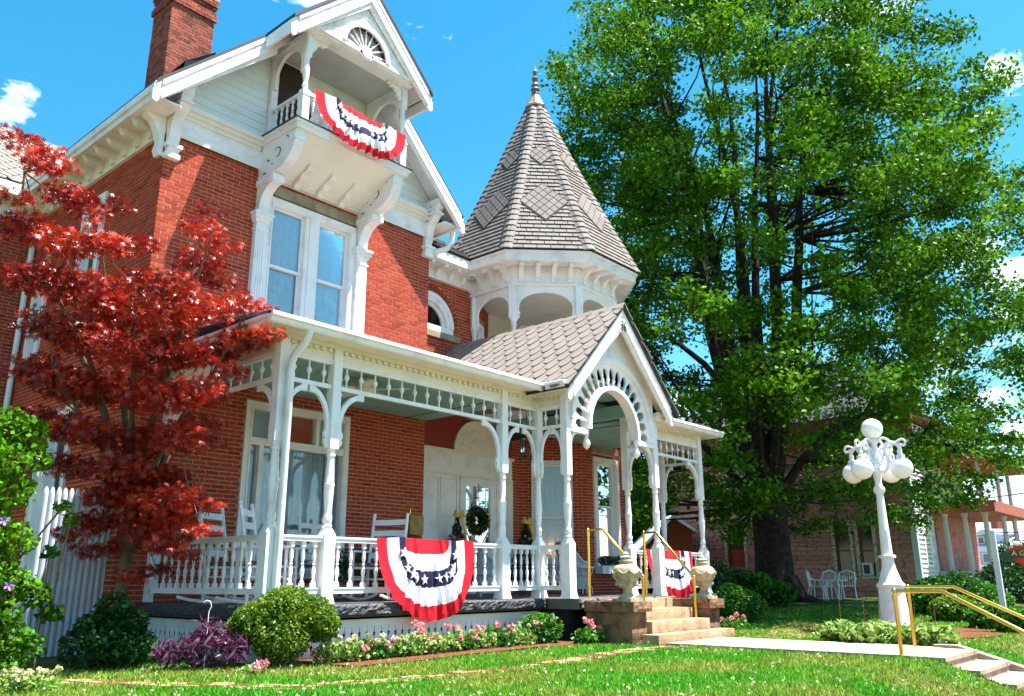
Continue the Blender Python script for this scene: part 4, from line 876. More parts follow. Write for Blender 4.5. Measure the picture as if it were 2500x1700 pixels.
def bay(p, q, nb, ns, rail=True, frieze=True, fascia=True, bm=BM, cream=CREAM, dent=True):
    """one bay of porch between two posts: rail + balusters, spindle frieze, fascia with dentils"""
    p, q = Vector(p), Vector(q); u = (q-p).normalized(); L = (q-p).length; rz = math.atan2(u.y, u.x); n = Vector((u.y, -u.x)); g = fr_gen(p, u, n)
    if rail:
        m = MB(); m.fbox(g, .086, L-.086, 1.43, 1.475, -.04, .04); m.fbox(g, .086, L-.086, 1.475, 1.5, -.052, .052); m.build('porch_rail', WHITE, HOUSE); m = MB(); m.fbox(g, .086, L-.086, .79, .85, -.035, .035); m.fbox(g, .086, L-.086, .85, .865, -.045, .045); r = m.build('porch_rail', WHITE, HOUSE)
        for i in range(nb): s = .086+(L-.172)*(i+.5)/nb; inst('baluster', BALM, r, (p.x+u.x*s, p.y+u.y*s, .82), rz)
    if frieze:
        m = MB(); m.fbox(g, .07, L-.07, 3.434, 3.49, -.025, .025); m.build('frieze_rail', WHITE, HOUSE); m = MB(); m.fbox(g, .07, L-.07, 3.765, 3.80, -.03, .03); m.fbox(g, .07, L-.07, 3.80, 3.825, -.045, .045); fr_ = m.build('spindle_frieze', WHITE, HOUSE)
        for i in range(ns): s = .07+(L-.14)*(i+.5)/ns; inst('spindle', SPM, fr_, (p.x+u.x*s, p.y+u.y*s, 3.478))
        put_bracket(POSTS[tuple(round(v, 4) for v in p)], p.x, p.y, rz, bm); put_bracket(POSTS[tuple(round(v, 4) for v in q)], q.x, q.y, rz+math.pi, bm)
    if fascia:
        m = MB(); m.fbox(g, .069, L-.069, 3.826, 4.045, -.03, .02); m.fbox(g, .069, L-.069, 3.9, 3.925, .02, .035); m.fbox(g, .0, L, 3.985, 4.045, .021, .075); f = m.build('porch_fascia', cream, HOUSE)
        if dent:
            dm = MB().box(-.028, .028, 0, .035, -.025, .025).mesh('dentil', cream) if 'D' not in globals() else D
            globals()['D'] = dm; k = int((L-.14)/.115)
            for i in range(k): s = .07+(L-.14)*(i+.5)/k; x, y, z = g(s, 3.956, .0205); inst('dentil', dm, f, (x, y, z), math.atan2(n.y, n.x)-math.pi/2)
PT = lambda x, y: (x, y)
bay((5.87, PF), (6.72, PF), 4, 3, bm=BMN); bay((6.72, PF), (10.14, PF), 15, 13); bay((10.14, PF), (11.05, PF), 5, 3, bm=BMN)
bay((11.05, PF), (11.05, PORT_Y), 3, 2, bm=BMS); bay((13.8, PF), (13.8, PORT_Y), 3, 2, rail=False, bm=BMS) if False else None
POSTS[(5.87, 11.87)] = None
m = MB(); m.box(5.82, 5.92, 11.83, 11.94, PZ, 4.04); POSTS[(5.87, 11.87)] = m.build('porch_pilaster', WHITE, HOUSE)
bay((5.87, 11.87), (5.87, PF), 14, 11)
bay((13.8, PORT_Y), (13.8, PF), 0, 2, rail=False, bm=BMS)
bay((13.8, PF), (XR, PF), 14, 12); bay((XR, 9.95), (XR, PF), 0, 4, rail=False, dent=False, bm=BMS)
# roofs, soffits, gutters, ceilings
def low_roof(x0, x1, y0, y1, z0, z1, name='porch_roof'):
    m = MB(); m.add([(x0, y0, z0), (x1, y0, z0), (x1, y1, z1), (x0, y1, z1), (x0, y0, z0-.04), (x1, y0, z0-.04), (x1, y1, z1-.04), (x0, y1, z1-.04)], [(0, 1, 2, 3), (4, 7, 6, 5), (0, 4, 5, 1), (1, 5, 6, 2), (2, 6, 7, 3), (3, 7, 4, 0)]); return m.build(name, pm('dark metal porch roof', (.16, .15, .16), rough=.5) if 'dark metal porch roof' not in MATS else MATS['dark metal porch roof'], HOUSE)
low_roof(5.38, 11.15, 8.55, 11.93, 4.15, 4.46); low_roof(13.9, 17.05, 8.55, 11.4, 4.15, 4.42); low_roof(11.16, 16.9, 9.4, 12.48, 4.36, 4.42)
m = MB(); m.box(5.5, 10.74, 8.62, 8.965, 4.046, 4.075); m.box(5.5, 5.84, 8.965, 11.93, 4.046, 4.075); m.box(10.74, 11.02, 8.1, 8.97, 4.046, 4.075); m.build('porch_soffit', CREAM, HOUSE); m = MB(); m.box(14.0, 16.98, 8.62, 8.965, 4.046, 4.075); m.box(16.73, 16.98, 8.965, 10.1, 4.046, 4.075); m.build('porch_soffit', CREAM, HOUSE)
GP = [(0, 4.02), (.05, 4.01), (.075, 4.03), (.085, 4.075), (.12, 4.09), (.12, 4.13), (.105, 4.14), (0, 4.14)]
m = MB(); m.prism(lambda a, b_, c=0: (c, 8.62-a, b_), GP, 5.38, 10.733); m.prism(lambda a, b_, c=0: (10.73-a, c, b_-.003), GP, 8.08, 8.497); m.build('gutter', WHITE, HOUSE)
m = MB(); m.prism(lambda a, b_, c=0: (5.5-a, c, b_-.003), GP, 8.624, 11.93); m.build('gutter', WHITE, HOUSE)
m = MB(); m.prism(lambda a, b_, c=0: (c, 8.62-a, b_), GP, 14.02, 17.10); m.prism(lambda a, b_, c=0: (16.98+a, c, b_-.003), GP, 8.624, 10.1); m.build('gutter', WHITE, HOUSE)
m = MB(); m.box(13.95, 14.17, 8.12, 8.24, 3.98, 4.1); m.build('gutter', WHITE, HOUSE)
def boards(x0, x1, y0, y1, z, mat, name, step=.085):
    m = MB(); y = y0
    while y < y1-.01: m.box(x0, x1, y, min(y+step-.006, y1), z, z+.02); y += step
    m.box(x0, x1, y0, y1, z+.0205, z+.03); return m.build(name, mat, HOUSE)
boards(5.9, 11.12, 9.03, 11.94, 4.0, TEAL, 'porch_ceiling'); boards(13.85, 16.66, 9.03, 11.37, 4.0, TEAL, 'porch_ceiling'); boards(11.16, 13.7, 8.42, 12.48, 4.41, TEAL, 'portico_ceiling'); boards(13.71, 16.0, 11.37, 12.48, 4.30, TEAL, 'portico_ceiling')
m = MB(); m.box(11.125, 11.155, 8.45, 12.48, 4.0, 4.42); m.build('ceiling_beam', TEAL, HOUSE); m = MB(); m.box(13.712, 13.84, 8.47, 11.6, 4.05, 4.31); m.build('ceiling_beam', TEAL, HOUSE)
# downspout at the left corner post
m = MB(); m.tube([(5.98, 8.57, 4.03), (5.96, 8.62, 3.88), (5.93, 8.80, 3.74), (5.925, 8.86, 3.62), (5.925, 8.865, .72)], .048, 12); m.tube([(5.925, 8.865, 3.5), (5.925, 8.865, 3.46)], .056, 12); m.build('downspout', WHITE, HOUSE, True)
# ---------------------------------------------------------------- portico
ZP, YB = 5.84, 8.05; PS = 1.035
def pz(x): return ZP-PS*abs(x-PXC)
m = MB()
for sx in (-1, 1):
    xe = PXC+sx*1.74
    m.add([(PXC, 8.0, ZP), (xe, 8.0, pz(xe)), (xe, 13.1, pz(xe)), (PXC, 13.1, ZP), (PXC, 8.0, ZP-.05), (xe, 8.0, pz(xe)-.05), (xe, 13.1, pz(xe)-.05), (PXC, 13.1, ZP-.05)], [(0, 1, 2, 3), (4, 7, 6, 5), (0, 4, 5, 1), (1, 5, 6, 2), (2, 6, 7, 3), (3, 7, 4, 0)])
proof = m.build('portico_roof', UNDER, HOUSE)
for sx in (-1, 1):
    S = Vector((-sx*1.74, 0, 1.74*PS)); SLn = S.length
    pf = slope_fr(PXC+sx*1.76, 8.0, pz(PXC+1.76), (0, 1), S); mm = MB(); cnt = [0]
    def sg(a, b_, cnt=cnt, sx=sx):
        if sx > 0 or cnt[0] >= 300: return False
        cnt[0] += 1; return True
    slate_field((mm, FISH, proof), pf, -.01, 5.0, -.01, SLn-.02, .30, .40, lambda q: (-.02, 5.0), scale_poly(.268, .40), single=sg)
    mm.build('slate', FISH, proof, kind='stuff')
for i in range(14):
    y = 7.98+i*.36; q_ = MB(); e = .02
    for sx in (-1, 1): q_.add([(PXC, y, ZP+.062), (PXC+sx*.13, y, ZP-.075), (PXC+sx*.13, y+.38, ZP-.095), (PXC, y+.38, ZP+.04), (PXC, y, ZP+.035), (PXC+sx*.13, y, ZP-.1)], [(0, 1, 2, 3), (0, 4, 5, 1)])
    q_.build('ridge_tile', FISH, proof)
bfr = fr_front(YB+.06)
for sx in (-1, 1): bargeboard(bfr, PXC, ZP-.06, PXC+sx*1.56, pz(PXC+1.56)-.06, .30)
m = MB()         # sloping soffit behind the bargeboards
for sx in (-1, 1):
    xe = PXC+sx*1.66; m.add([(PXC, 8.1, ZP-.07), (xe, 8.1, pz(xe)-.07), (xe, 8.36, pz(xe)-.07), (PXC, 8.36, ZP-.07), (PXC, 8.1, ZP-.1), (xe, 8.1, pz(xe)-.1), (xe, 8.36, pz(xe)-.1), (PXC, 8.36, ZP-.1)], [(0, 1, 2, 3), (4, 7, 6, 5), (0, 4, 5, 1), (1, 5, 6, 2), (2, 6, 7, 3), (3, 7, 4, 0)])
m.build('portico_soffit', CREAM, HOUSE)
# gable front with arched opening, ring of spindles
GF = fr_front(8.35); RC = (12.37, 3.5); RI, RO = .77, 1.10; ry = 1.04
def ell(r, a0, a1, n): return arc(*RC, r, a0, a1, n, r*ry)
teeth = []
nt_ = 17
for k in range(nt_+1):
    t0 = -4+188*k/nt_
    if k < nt_:
        for d, r in ((0.0, .965), (.06, .98), (.20, 1.09), (.40, 1.14), (.60, 1.14), (.80, 1.09), (.94, .98)):
            t = R_(t0+188/nt_*d); teeth.append((RC[0]+r*math.cos(t), RC[1]+r*ry*math.sin(t)))
t = R_(184); teeth.append((RC[0]+.955*math.cos(t), RC[1]+.955*ry*math.sin(t)))
xl, xr = PXC-1.32, PXC+1.34
poly = [(xr, 3.45), (xr, pz(xr)-.08), (PXC, ZP-.09), (xl, pz(xl)-.08), (xl, 3.45), (RC[0]-1.06, 3.45)]+teeth[::-1]+[(RC[0]+1.06, 3.45)]
m = MB(); m.prism(GF, poly, 0, .045); m.band(GF, ell(1.22, 4, 176, 30), ell(1.30, 4, 176, 30), .045, .10); m.band(GF, ell(1.30, 20, 160, 30), ell(1.34, 20, 160, 30), .045, .07)
m.prism(GF, [(PXC-.03, 5.2), (PXC+.04, 5.26), (PXC+.02, 5.30), (PXC-.05, 5.24)], .045, .055); gpan = m.build('portico_gable_panel', WHITE, HOUSE)
m = MB()
for k in range(6): m.tube([GF(PXC-.28+.09*k+.03*math.cos(i*.7), 5.02+.035*math.sin(i*.7)+.01*(k % 2), .05) for i in range(8)], .007, 4)
m.build('carving', WHITE, gpan)
m = MB(); m.band(GF, ell(RI-.04, -3, 183, 40), ell(RI+.035, -3, 183, 40), -.10, .10); ring = m.build('arch_ring', WHITE, HOUSE)
for k in range(nt_+1):
    t = R_(-4+188*k/nt_); c_, s_ = math.cos(t), math.sin(t)*ry
    m = MB(); m.tube([GF(RC[0]+r*c_, RC[1]+r*s_, .02) for r in (.80, .86, .90, .93, .96, 1.0)], [.012, .014, .030, .034, .026, .018], 8); m.build('spindle', WHITE, ring, True)
for k in range(22):
    t = R_(180*(k+.5)/22); m = MB(); m.ball(GF(RC[0]+(RI+.01)*math.cos(t), RC[1]+(RI+.01)*ry*math.sin(t), .1), .010, 6, 4); m.build('stud', CREAM, ring)
for sx in (-1, 1):
    x = RC[0]+sx*(RI+.01); m = MB(); m.lathe(x, 8.35, [(.05, 3.45), (.05, 3.40), (.03, 3.37), (.045, 3.35), (.03, 3.33), (.03, 3.31), (.062, 3.24), (.066, 3.2), (.055, 3.15), (.02, 3.12), (.012, 3.11)], 14); m.build('pendant', WHITE, HOUSE, True)
    a0, a1 = sorted((PXC+sx*1.30, x)); m = MB(); m.fbox(GF, a0, a1, 3.36, 3.44, -.04, .06); m.build('portico_rail', WHITE, HOUSE)
    pp = (PX0, PORT_Y) if sx < 0 else (PX1, PORT_Y); put_bracket(POSTS[pp], pp[0], pp[1], 0 if sx < 0 else math.pi, BMS)
m = MB(); m.box(PX1-.02, PX1+.32, 8.2, 8.5, 3.98, 4.06); m.box(PX1-.06, PX1+.26, 8.24, 8.5, 3.9, 3.98); m.build('portico_corbel', CREAM, HOUSE)
for x in (PX0, PX1):      # carved panels on the portico posts
    for zz in (3.68, 3.75, 3.82, 3.9):
        m = MB(); m.tube([(x-.03+.06*i/6, 8.31, zz+.02*math.sin(i*1.4)) for i in range(7)], .008, 4); m.build('carving', WHITE, POSTS[(x, PORT_Y)])
# house number
def text_mesh(body, size, mat, name, parent, mat4, extrude=.004, font_scale=(1, 1, 1)):
    cu = bpy.data.curves.new(name, 'FONT'); cu.body = body; cu.size = size; cu.extrude = extrude; cu.align_x = 'CENTER'; cu.align_y = 'CENTER'
    tmp = bpy.data.objects.new('tmp_text', cu); COL.objects.link(tmp)
    dg = bpy.context.evaluated_depsgraph_get(); me = bpy.data.meshes.new_from_object(tmp.evaluated_get(dg)); bpy.data.objects.remove(tmp)
    me.transform(mat4 @ Matrix.Diagonal((*font_scale, 1))); me.materials.clear(); me.materials.append(mat)
    o = bpy.data.objects.new(name, me); link(o, parent); return o
text_mesh('76', .22, INK, 'house_number', HOUSE, Matrix.Translation((PXC-.02, YB-.045, 5.42)) @ Matrix.Rotation(R_(90), 4, 'X'), .006, (.82, 1.25, 1))
# ---------------------------------------------------------------- stone steps with cheek blocks
ST = thing('stone_steps', 'pale sandstone entrance steps between brown stone cheek blocks below the portico', 'steps', (12.5, 7.5, 0))
def stone_block(x0, x1, y0, y1, z0, z1, name, mat, j=.02, n=5):
    bm_ = MB(); V = []; 
    for (fr, a0, a1, b0, b1) in ((fr_front(y0), x0, x1, z0, z1), (fr_left(x0), y0, y1, z0, z1), (fr_right(x1), y0, y1, z0, z1)):
        na = max(3, int((a1-a0)/.06)); nb = max(2, int((b1-b0)/.05)); pts = []; F = []
        for q in range(nb+1):
            for i in range(na+1):
                ed = i in (0, na) or q in (0, nb)
                pts.append(fr(a0+(a1-a0)*i/na, b0+(b1-b0)*q/nb, 0 if ed else random.uniform(.2, 1)*j))
        for q in range(nb):
            for i in range(na): F.append((q*(na+1)+i, q*(na+1)+i+1, (q+1)*(na+1)+i+1, (q+1)*(na+1)+i))
        bm_.add(pts, F)
    bm_.add([(x0, y0, z1), (x1, y0, z1), (x1, y1, z1), (x0, y1, z1)], [(0, 1, 2, 3)]); bm_.add([(x0, y0, z0), (x1, y0, z0), (x1, y1, z0), (x0, y1, z0)], [(3, 2, 1, 0)])
    return bm_.build(name, mat, ST)
for x0, x1 in ((11.14, 11.56), (13.52, 13.94)):
    stone_block(x0-.05, x1+.05, 7.2, 8.12, .475, .625, 'cap_stone', STONE, .02)
    stone_block(x0, x1, 7.28, 7.62, .235, .474, 'stone', STONE, .025); stone_block(x0, x1, 7.624, 8.12, .235, .474, 'stone', STONE, .02)
    stone_block(x0, x1, 7.28, 7.5, -.05, .234, 'stone', STONE, .03); stone_block(x0, x1, 7.504, 8.12, -.05, .234, 'stone', STONE, .02)
for i, (z0, z1, y0, xa, xb) in enumerate(((-.05, .15, 6.92, 11.3, 13.75), (.15, .32, 7.22, 11.62, 13.46), (.32, .49, 7.52, 11.62, 13.46), (.49, .64, 7.82, 11.62, 13.46))):
    if i == 0: stone_block(xa, xb, y0, 7.2, z0, z1-.002, 'step', STEPST, .008)
    elif i < 3: stone_block(xa, xb-.32, y0, 8.12, z0+.001*i, z1, 'step', STEPST, .006); stone_block(xb-.312, xb, y0, 8.12, z0+.001*i, z1, 'step', STEPST, .006)
    else: stone_block(xa, xb, y0+.1, 8.12, z0+.003, z1, 'step', STEPST, .006)
def handrail(x, pts, feet, label, r=.024, caps=True):
    t = thing('brass_handrail', label, 'handrail', (x, feet[0][1], feet[0][2]), group='brass pipe handrails')
    m = MB(); m.tube([(x, y, z) for y, z in pts], r, 12); m.build('rail_pipe', BRASS, t, True)
    for (_, y, z, zt) in feet:
        m = MB(); m.tube([(x, y, z), (x, y, zt)], r, 12); m.tube([(x, y, zt-.1), (x, y, zt-.05)], r*1.25, 12); m.ball((x, y, zt), r*1.45, 12, 8); m.build('rail_post', BRASS, t, True)
handrail(11.66, [(8.42, 1.76), (8.12, 1.76), (7.38, 1.0), (7.38, .95)], [(0, 8.42, .66, 1.76), (0, 7.38, .30, 1.0)], 'brass stair handrail on the left of the stone steps, behind the first urn')
handrail(13.4, [(8.42, 1.78), (8.16, 1.78), (7.44, .99), (7.44, .94)], [(0, 8.42, .66, 1.78), (0, 7.44, .30, .99)], 'brass stair handrail on the right of the stone steps, before the small bunting')
# steps from the walk down to the sidewalk
SS = thing('concrete_steps', 'concrete garden steps descending to the sidewalk beside a sloping kerb wall', 'steps', (12.3, 2.5, -.6))
for i in range(5):
    y1 = 3.455-i*.36; z1 = .03-i*.125
    m = MB(); m.box(11.45, 13.05, y1-.40, y1-.001, -1.1, z1-.05); m.box(11.45, 13.05, y1-.42, y1-.001, z1-.049, z1); m.build('step', CONC, SS)
m = MB(); m.prism(fr_right(13.06), [(3.6, .07), (3.3, .07), (1.2, -.58), (1.2, -1.1), (3.6, -1.1)], 0, .2); m.build('kerb_wall', CONC, SS)
handrail(11.5, [(3.55, .80), (2.98, .80), (1.5, -.02), (1.5, -.1)], [(0, 3.55, .0, .80), (0, 1.5, -.65, .0)], 'brass handrail on the near side of the garden steps')
handrail(13.0, [(3.82, .84), (3.22, .84), (1.5, -.0), (1.5, -.1)], [(0, 3.82, .0, .84), (0, 1.5, -.65, .02)], 'brass handrail on the far side of the garden steps, by the lamp post')
# ================================================================ bunting
def star_poly(r): return [((r if i % 2 == 0 else r*.4)*math.sin(math.pi*i/5), (r if i % 2 == 0 else r*.4)*math.cos(math.pi*i/5)) for i in range(10)]
def bunting(xc, y, zt, W_, H_, label, pleats=15, lean=.17, bulge=.10):
    """gathered half-round flag: bands by rings, pleats radiating from the middle of its top edge"""
    t = thing('bunting', label, 'bunting', (xc, y, zt), group='red white and blue bunting')
    rings = [0, .06, .13, .19, .25, .32, .40, .47, .54, .60, .68, .75, .82, .88, .94, 1.0]; nt2 = 96
    ph = random.random()*6
    zk, zv, xv = [0, .19, .40, .60, .82, 1.0], [0, .19, .40, .60, .82, 1.0], [.40, .46, .485, .60, .81, 1.0]
    def pt(r, th):
        ang = math.pi*th; Z = r*H_; X = float(np.interp(r, zk, xv))*W_/2; p = 4.6-2.3*r; e = 2/p
        cs_, sn = math.cos(ang), math.sin(ang)
        x = -math.copysign(abs(cs_)**e, cs_)*X; z = -abs(sn)**e*Z
        xn = x/(W_/2)
        wv = math.sin(pleats*3.1*xn*(1.25-.45*r)+ph)+.6*math.sin(pleats*5.3*xn*(1.2-.4*r)+1.3+ph*2)
        env = (1-min(1, abs(xn)/(.55+.35*r))**3)
        d = (.012+.020*r)*wv*env+bulge*env*math.sin(math.pi*min(1, r*.9))*.6+.03*abs(xn)*r+.018*math.sin(5*r+xn*6+ph)
        d += lean*(max(0, -z)/H_)**1.3
        z += .012*wv*env*r-.012*math.cos(xn*9+ph)*r
        return (xc+x*(1-.05*env*r), y-.055-d, zt+z)
    bands = [(0, 3, FRED, 'red_band'), (3, 6, FWHT, 'white_band'), (6, 9, FBLU, 'blue_band'), (9, 12, FWHT, 'white_band'), (12, 15, FRED, 'red_band')]
    for r0, r1, mt, nm in bands:
        m = MB(); vs = [pt(rings[k], i/nt2) for k in range(r0, r1+1) for i in range(nt2+1)]
        m.add(vs, [(k*(nt2+1)+i, k*(nt2+1)+i+1, (k+1)*(nt2+1)+i+1, (k+1)*(nt2+1)+i) for k in range(r1-r0) for i in range(nt2)]); m.build(nm, mt, t, True)
    for i, th in enumerate((.06, .20, .30, .38, .46, .54, .62, .72, .82, .94)):
        m = MB(); P0 = Vector(pt(.5, th)); sx = random.uniform(.5, 1) if 0 < i < 9 else 1; a = random.uniform(-.4, .4); R = .052*H_/.95+.018
        vs = []
        for p, q in star_poly(R): p, q = p*math.cos(a)-q*math.sin(a), p*math.sin(a)+q*math.cos(a); vs.append((P0.x+p*sx, P0.y-.03, P0.z+q))
        vs2 = [(v[0], v[1]+.024, v[2]) for v in vs]
        m.add(vs+vs2, [tuple(range(10))]+[(k, (k+1) % 10, 10+(k+1) % 10, 10+k) for k in range(10)]); m.build('star', FWHT, t)
    return t
def bx(px, py, y): return at(px, py, 'y', y)
a_, b_2 = bx(910, 1322, 8.93).x, bx(1147, 1325, 8.93).x
bunting((a_+b_2)/2, 8.94, 1.515, (b_2-a_), 1.1, 'red white and blue bunting on the front porch rail, over the skirt')
bunting(8.32, 10.86, 9.10, 2.06, .82, 'red white and blue bunting across the upper gable balcony rail', bulge=.16, lean=.10)
bunting(15.05, 8.94, 1.515, 1.75, .92, 'red white and blue bunting on the right porch rail, behind the stair handrail')

def crv(P, n=5):            # smooth curve through points
    P = [Vector(p) for p in P]; Q = [P[0]]+P+[P[-1]]; o = []
    for i in range(1, len(Q)-2):
        a, b, c, d = Q[i-1:i+3]
        for k in range(n): t = k/n; o.append(.5*((2*b)+(c-a)*t+(2*a-5*b+4*c-d)*t*t+(3*b-a-3*c+d)*t**3))
    return o+[P[-1]]
# ================================================================ lamp post with five globes
LP = thing('lamp_post', 'white cast iron lamp post with five glass globes on the right lawn', 'lamp post', (16.7, 5.2, 0))
lx, ly = 16.7, 5.2
m = MB(); m.box(lx-.34, lx+.34, ly-.34, ly+.34, -.1, .13); m.build('plinth', CONC, LP)
m = MB(); m.lathe(lx, ly, [(.27, .13), (.27, .16), (.235, .62), (.225, .78)], 16); m.lathe(lx, ly, [(.235, .78), (.25, .80), (.25, .85), (.2, .9), (.13, 1.12), (.115, 1.2), (.105, 1.3), (.115, 1.31), (.15, 1.33), (.15, 1.37), (.10, 1.39)], 20); m.build('base', CIRON, LP, True)
m = MB(); m.lathe(lx, ly, [(.10, 1.39), (.088, 1.8), (.09, 1.82), (.085, 1.84), (.066, 2.5), (.085, 2.52), (.105, 2.57), (.1, 2.62), (.07, 2.66), (.062, 2.7), (.075, 2.85), (.065, 2.95), (.1, 2.98), (.11, 3.05), (.085, 3.1), (.07, 3.3), (.06, 3.46), (.09, 3.5), (.09, 3.55), (.05, 3.58)], 18); m.build('shaft', CIRON, LP, True)
def globe(x, y, z, r): m = MB(); m.ball((x, y, z), r, 22, 14); return m.build('globe', GLOBE, LP, True)
globe(lx, ly, 3.76, .2)
for k in range(4):
    t = R_(-12.7+90*k); c, s = math.cos(t), math.sin(t)
    P = lambda r, z: (lx+c*r, ly+s*r, z)
    m = MB(); m.tube(crv([P(.06, 2.98), P(.15, 2.93), P(.24, 3.02), P(.25, 3.18), P(.20, 3.34), P(.28, 3.45), P(.42, 3.43), P(.5, 3.35), P(.5, 3.28)]), .034, 8)
    m.tube(crv([P(.07, 3.5), P(.18, 3.56), P(.3, 3.5), P(.36, 3.4), P(.31, 3.34), P(.27, 3.38)]), .024, 8); m.tube(crv([P(.25, 3.18), P(.33, 3.24), P(.37, 3.17), P(.32, 3.1), P(.28, 3.15)]), .02, 6); m.tube(crv([P(.24, 3.02), P(.32, 2.98), P(.34, 3.06), P(.29, 3.08)]), .018, 6)
    m.tube(crv([P(.42, 3.43), P(.56, 3.49), P(.63, 3.44), P(.6, 3.37), P(.55, 3.39)]), .022, 6); m.tube(crv([P(.1, 3.1), P(.16, 3.2), P(.1, 3.3), P(.16, 3.38)]), .024, 6); m.ball(P(.5, 3.38), .05, 8, 6); m.build('scroll_arm', CIRON, LP, True)
    m = MB(); m.lathe(*P(.5, 0)[:2], [(.03, 3.30), (.045, 3.28), (.04, 3.22), (.075, 3.19), (.08, 3.15), (.06, 3.14)], 14); m.build('globe_holder', CIRON, LP, True)
    globe(lx+c*.5, ly+s*.5, 2.95, .2)

# ================================================================ urns
def urn(x, y, label):
    t = thing('stone_urn', label, 'urn', (x, y, .625), group='lidded stone urns on the step blocks'); s = .92
    m = MB(); m.box(x-.17, x+.17, y-.17, y+.17, .626, .67); m.lathe(x, y, [(.15*s, .67), (.14, .69), (.1, .72), (.06, .76), (.065, .78), (.06, .8)], 20); m.build('foot', URN, t, True)
    m = MB(); m.lathe(x, y, [(.06, .80), (.09, .82), (.14, .85), (.15, .88), (.145, .9), (.19, .96), (.215, 1.02), (.22, 1.06), (.21, 1.11), (.17, 1.16), (.12, 1.18), (.10, 1.19), (.10, 1.215), (.115, 1.22), (.115, 1.24), (.09, 1.25), (.085, 1.28), (.1, 1.29), (.06, 1.31), (.045, 1.32), (.05, 1.34), (.03, 1.365), (.005, 1.375)], 22); m.build('bowl', URN, t, True)
    for k in range(8):
        m = MB(); a0 = 2*math.pi*k/8; pts = [(x+.222*math.cos(a0+.785*i/6), y+.222*math.sin(a0+.785*i/6), 1.09-.045*math.sin(math.pi*i/6)) for i in range(7)]; m.tube(pts, .016, 6)
        m.tube([(x+.218*math.cos(a0), y+.218*math.sin(a0), 1.1), (x+.21*math.cos(a0), y+.21*math.sin(a0), .98)], [.018, .008], 6)
        m.build('garland', URN, t, True); m = MB(); m.ball((x+.15*math.cos(a0), y+.15*math.sin(a0), .885), .035, 6, 5); m.build('acanthus_boss', URN, t, True)
urn(11.32, 7.46, 'weathered stone urn with garland on the left stone cheek block'); urn(13.76, 7.46, 'weathered stone urn with garland on the right stone cheek block, by the bunting')

# ================================================================ porch furniture
def rocker(label, x, y, rz, tilt=0.0, cat='chair'):
    t = thing('rocking_chair', label, cat, group='white ladder back rocking chairs'); z0 = .0
    W2, D2 = .27, .25
    for sx in (-1, 1):
        m = MB(); pts = [(sx*W2, -.45+.1*i, .06*((i-5)/5)**2+.015) for i in range(11)]; m.tube([(a, b, c) for a, b, c in pts], .02, 6); m.build('rocker', WHITE, t)
        m = MB(); m.tube([(sx*W2, -.22, .04), (sx*W2, -.22, .62)], .021, 8); m.build('front_leg', WHITE, t)
        m = MB(); m.tube([(sx*W2*.95, .2, .04), (sx*W2*.95, .22, .42), (sx*W2*.95, .36, 1.12)], .022, 8); m.ball((sx*W2*.95, .365, 1.14), .026, 8, 6); m.build('back_post', WHITE, t)
        m = MB(); m.box(sx*W2-.045, sx*W2+.045, -.28, .25, .62, .645); m.build('armrest', WHITE, t)
        for h in (.18, .3): mm = MB(); mm.tube([(sx*W2, -.22, h), (sx*W2*.95, .21, h)], .012, 6); mm.build('stretcher', WHITE, t)
    for h in (.16, .27): m = MB(); m.tube([(-W2, -.22, h), (W2, -.22, h)], .012, 6); m.build('stretcher', WHITE, t)
    m = MB(); m.box(-W2, W2, -.25, .22, .40, .425); m.build('seat', WHITE, t)
    m = MB(); m.box(-W2+.03, W2-.03, -.22, .18, .426, .48); m.build('cushion', CUSHION, t)
    for h in (.55, .70, .85, 1.0): yy = .22+(h-.42)*.2; m = MB(); m.add([(-W2*.93+W2*1.86*i/6, yy+.02*math.sin(math.pi*i/6), h+zz) for zz in (0, .075) for i in range(7)]+[(-W2*.93+W2*1.86*i/6, yy+.015+.02*math.sin(math.pi*i/6), h+zz) for zz in (0, .075) for i in range(7)], [(i, i+1, i+8, i+7) for i in range(6)]+[(14+i, 21+i, 22+i, 15+i) for i in range(6)]+[(7+i, 8+i, 22+i, 21+i) for i in range(6)]); m.build('back_slat', WHITE, t)
    t.location = (x, y, .665); t.rotation_euler = (0, 0, rz); t.scale = (1.1, 1.1, 1.12); return t
def pxy(px, y): p = at(px, 1330, 'y', y); return p.x, p.y
x, y = pxy(572, 10.6); rocker('white rocking chair by the side porch rail, left of the corner post', x, y, .5)
x, y = pxy(668, 9.75); rocker('white rocking chair right behind the corner downspout', x, y, .75)
x, y = pxy(800, 11.4); rocker('white rocking chair against the curtained parlour window', x, y, .2)
x, y = pxy(925, 10.0); rocker('white rocking chair seen side on, left of the front rail bunting', x, y, -1.15)
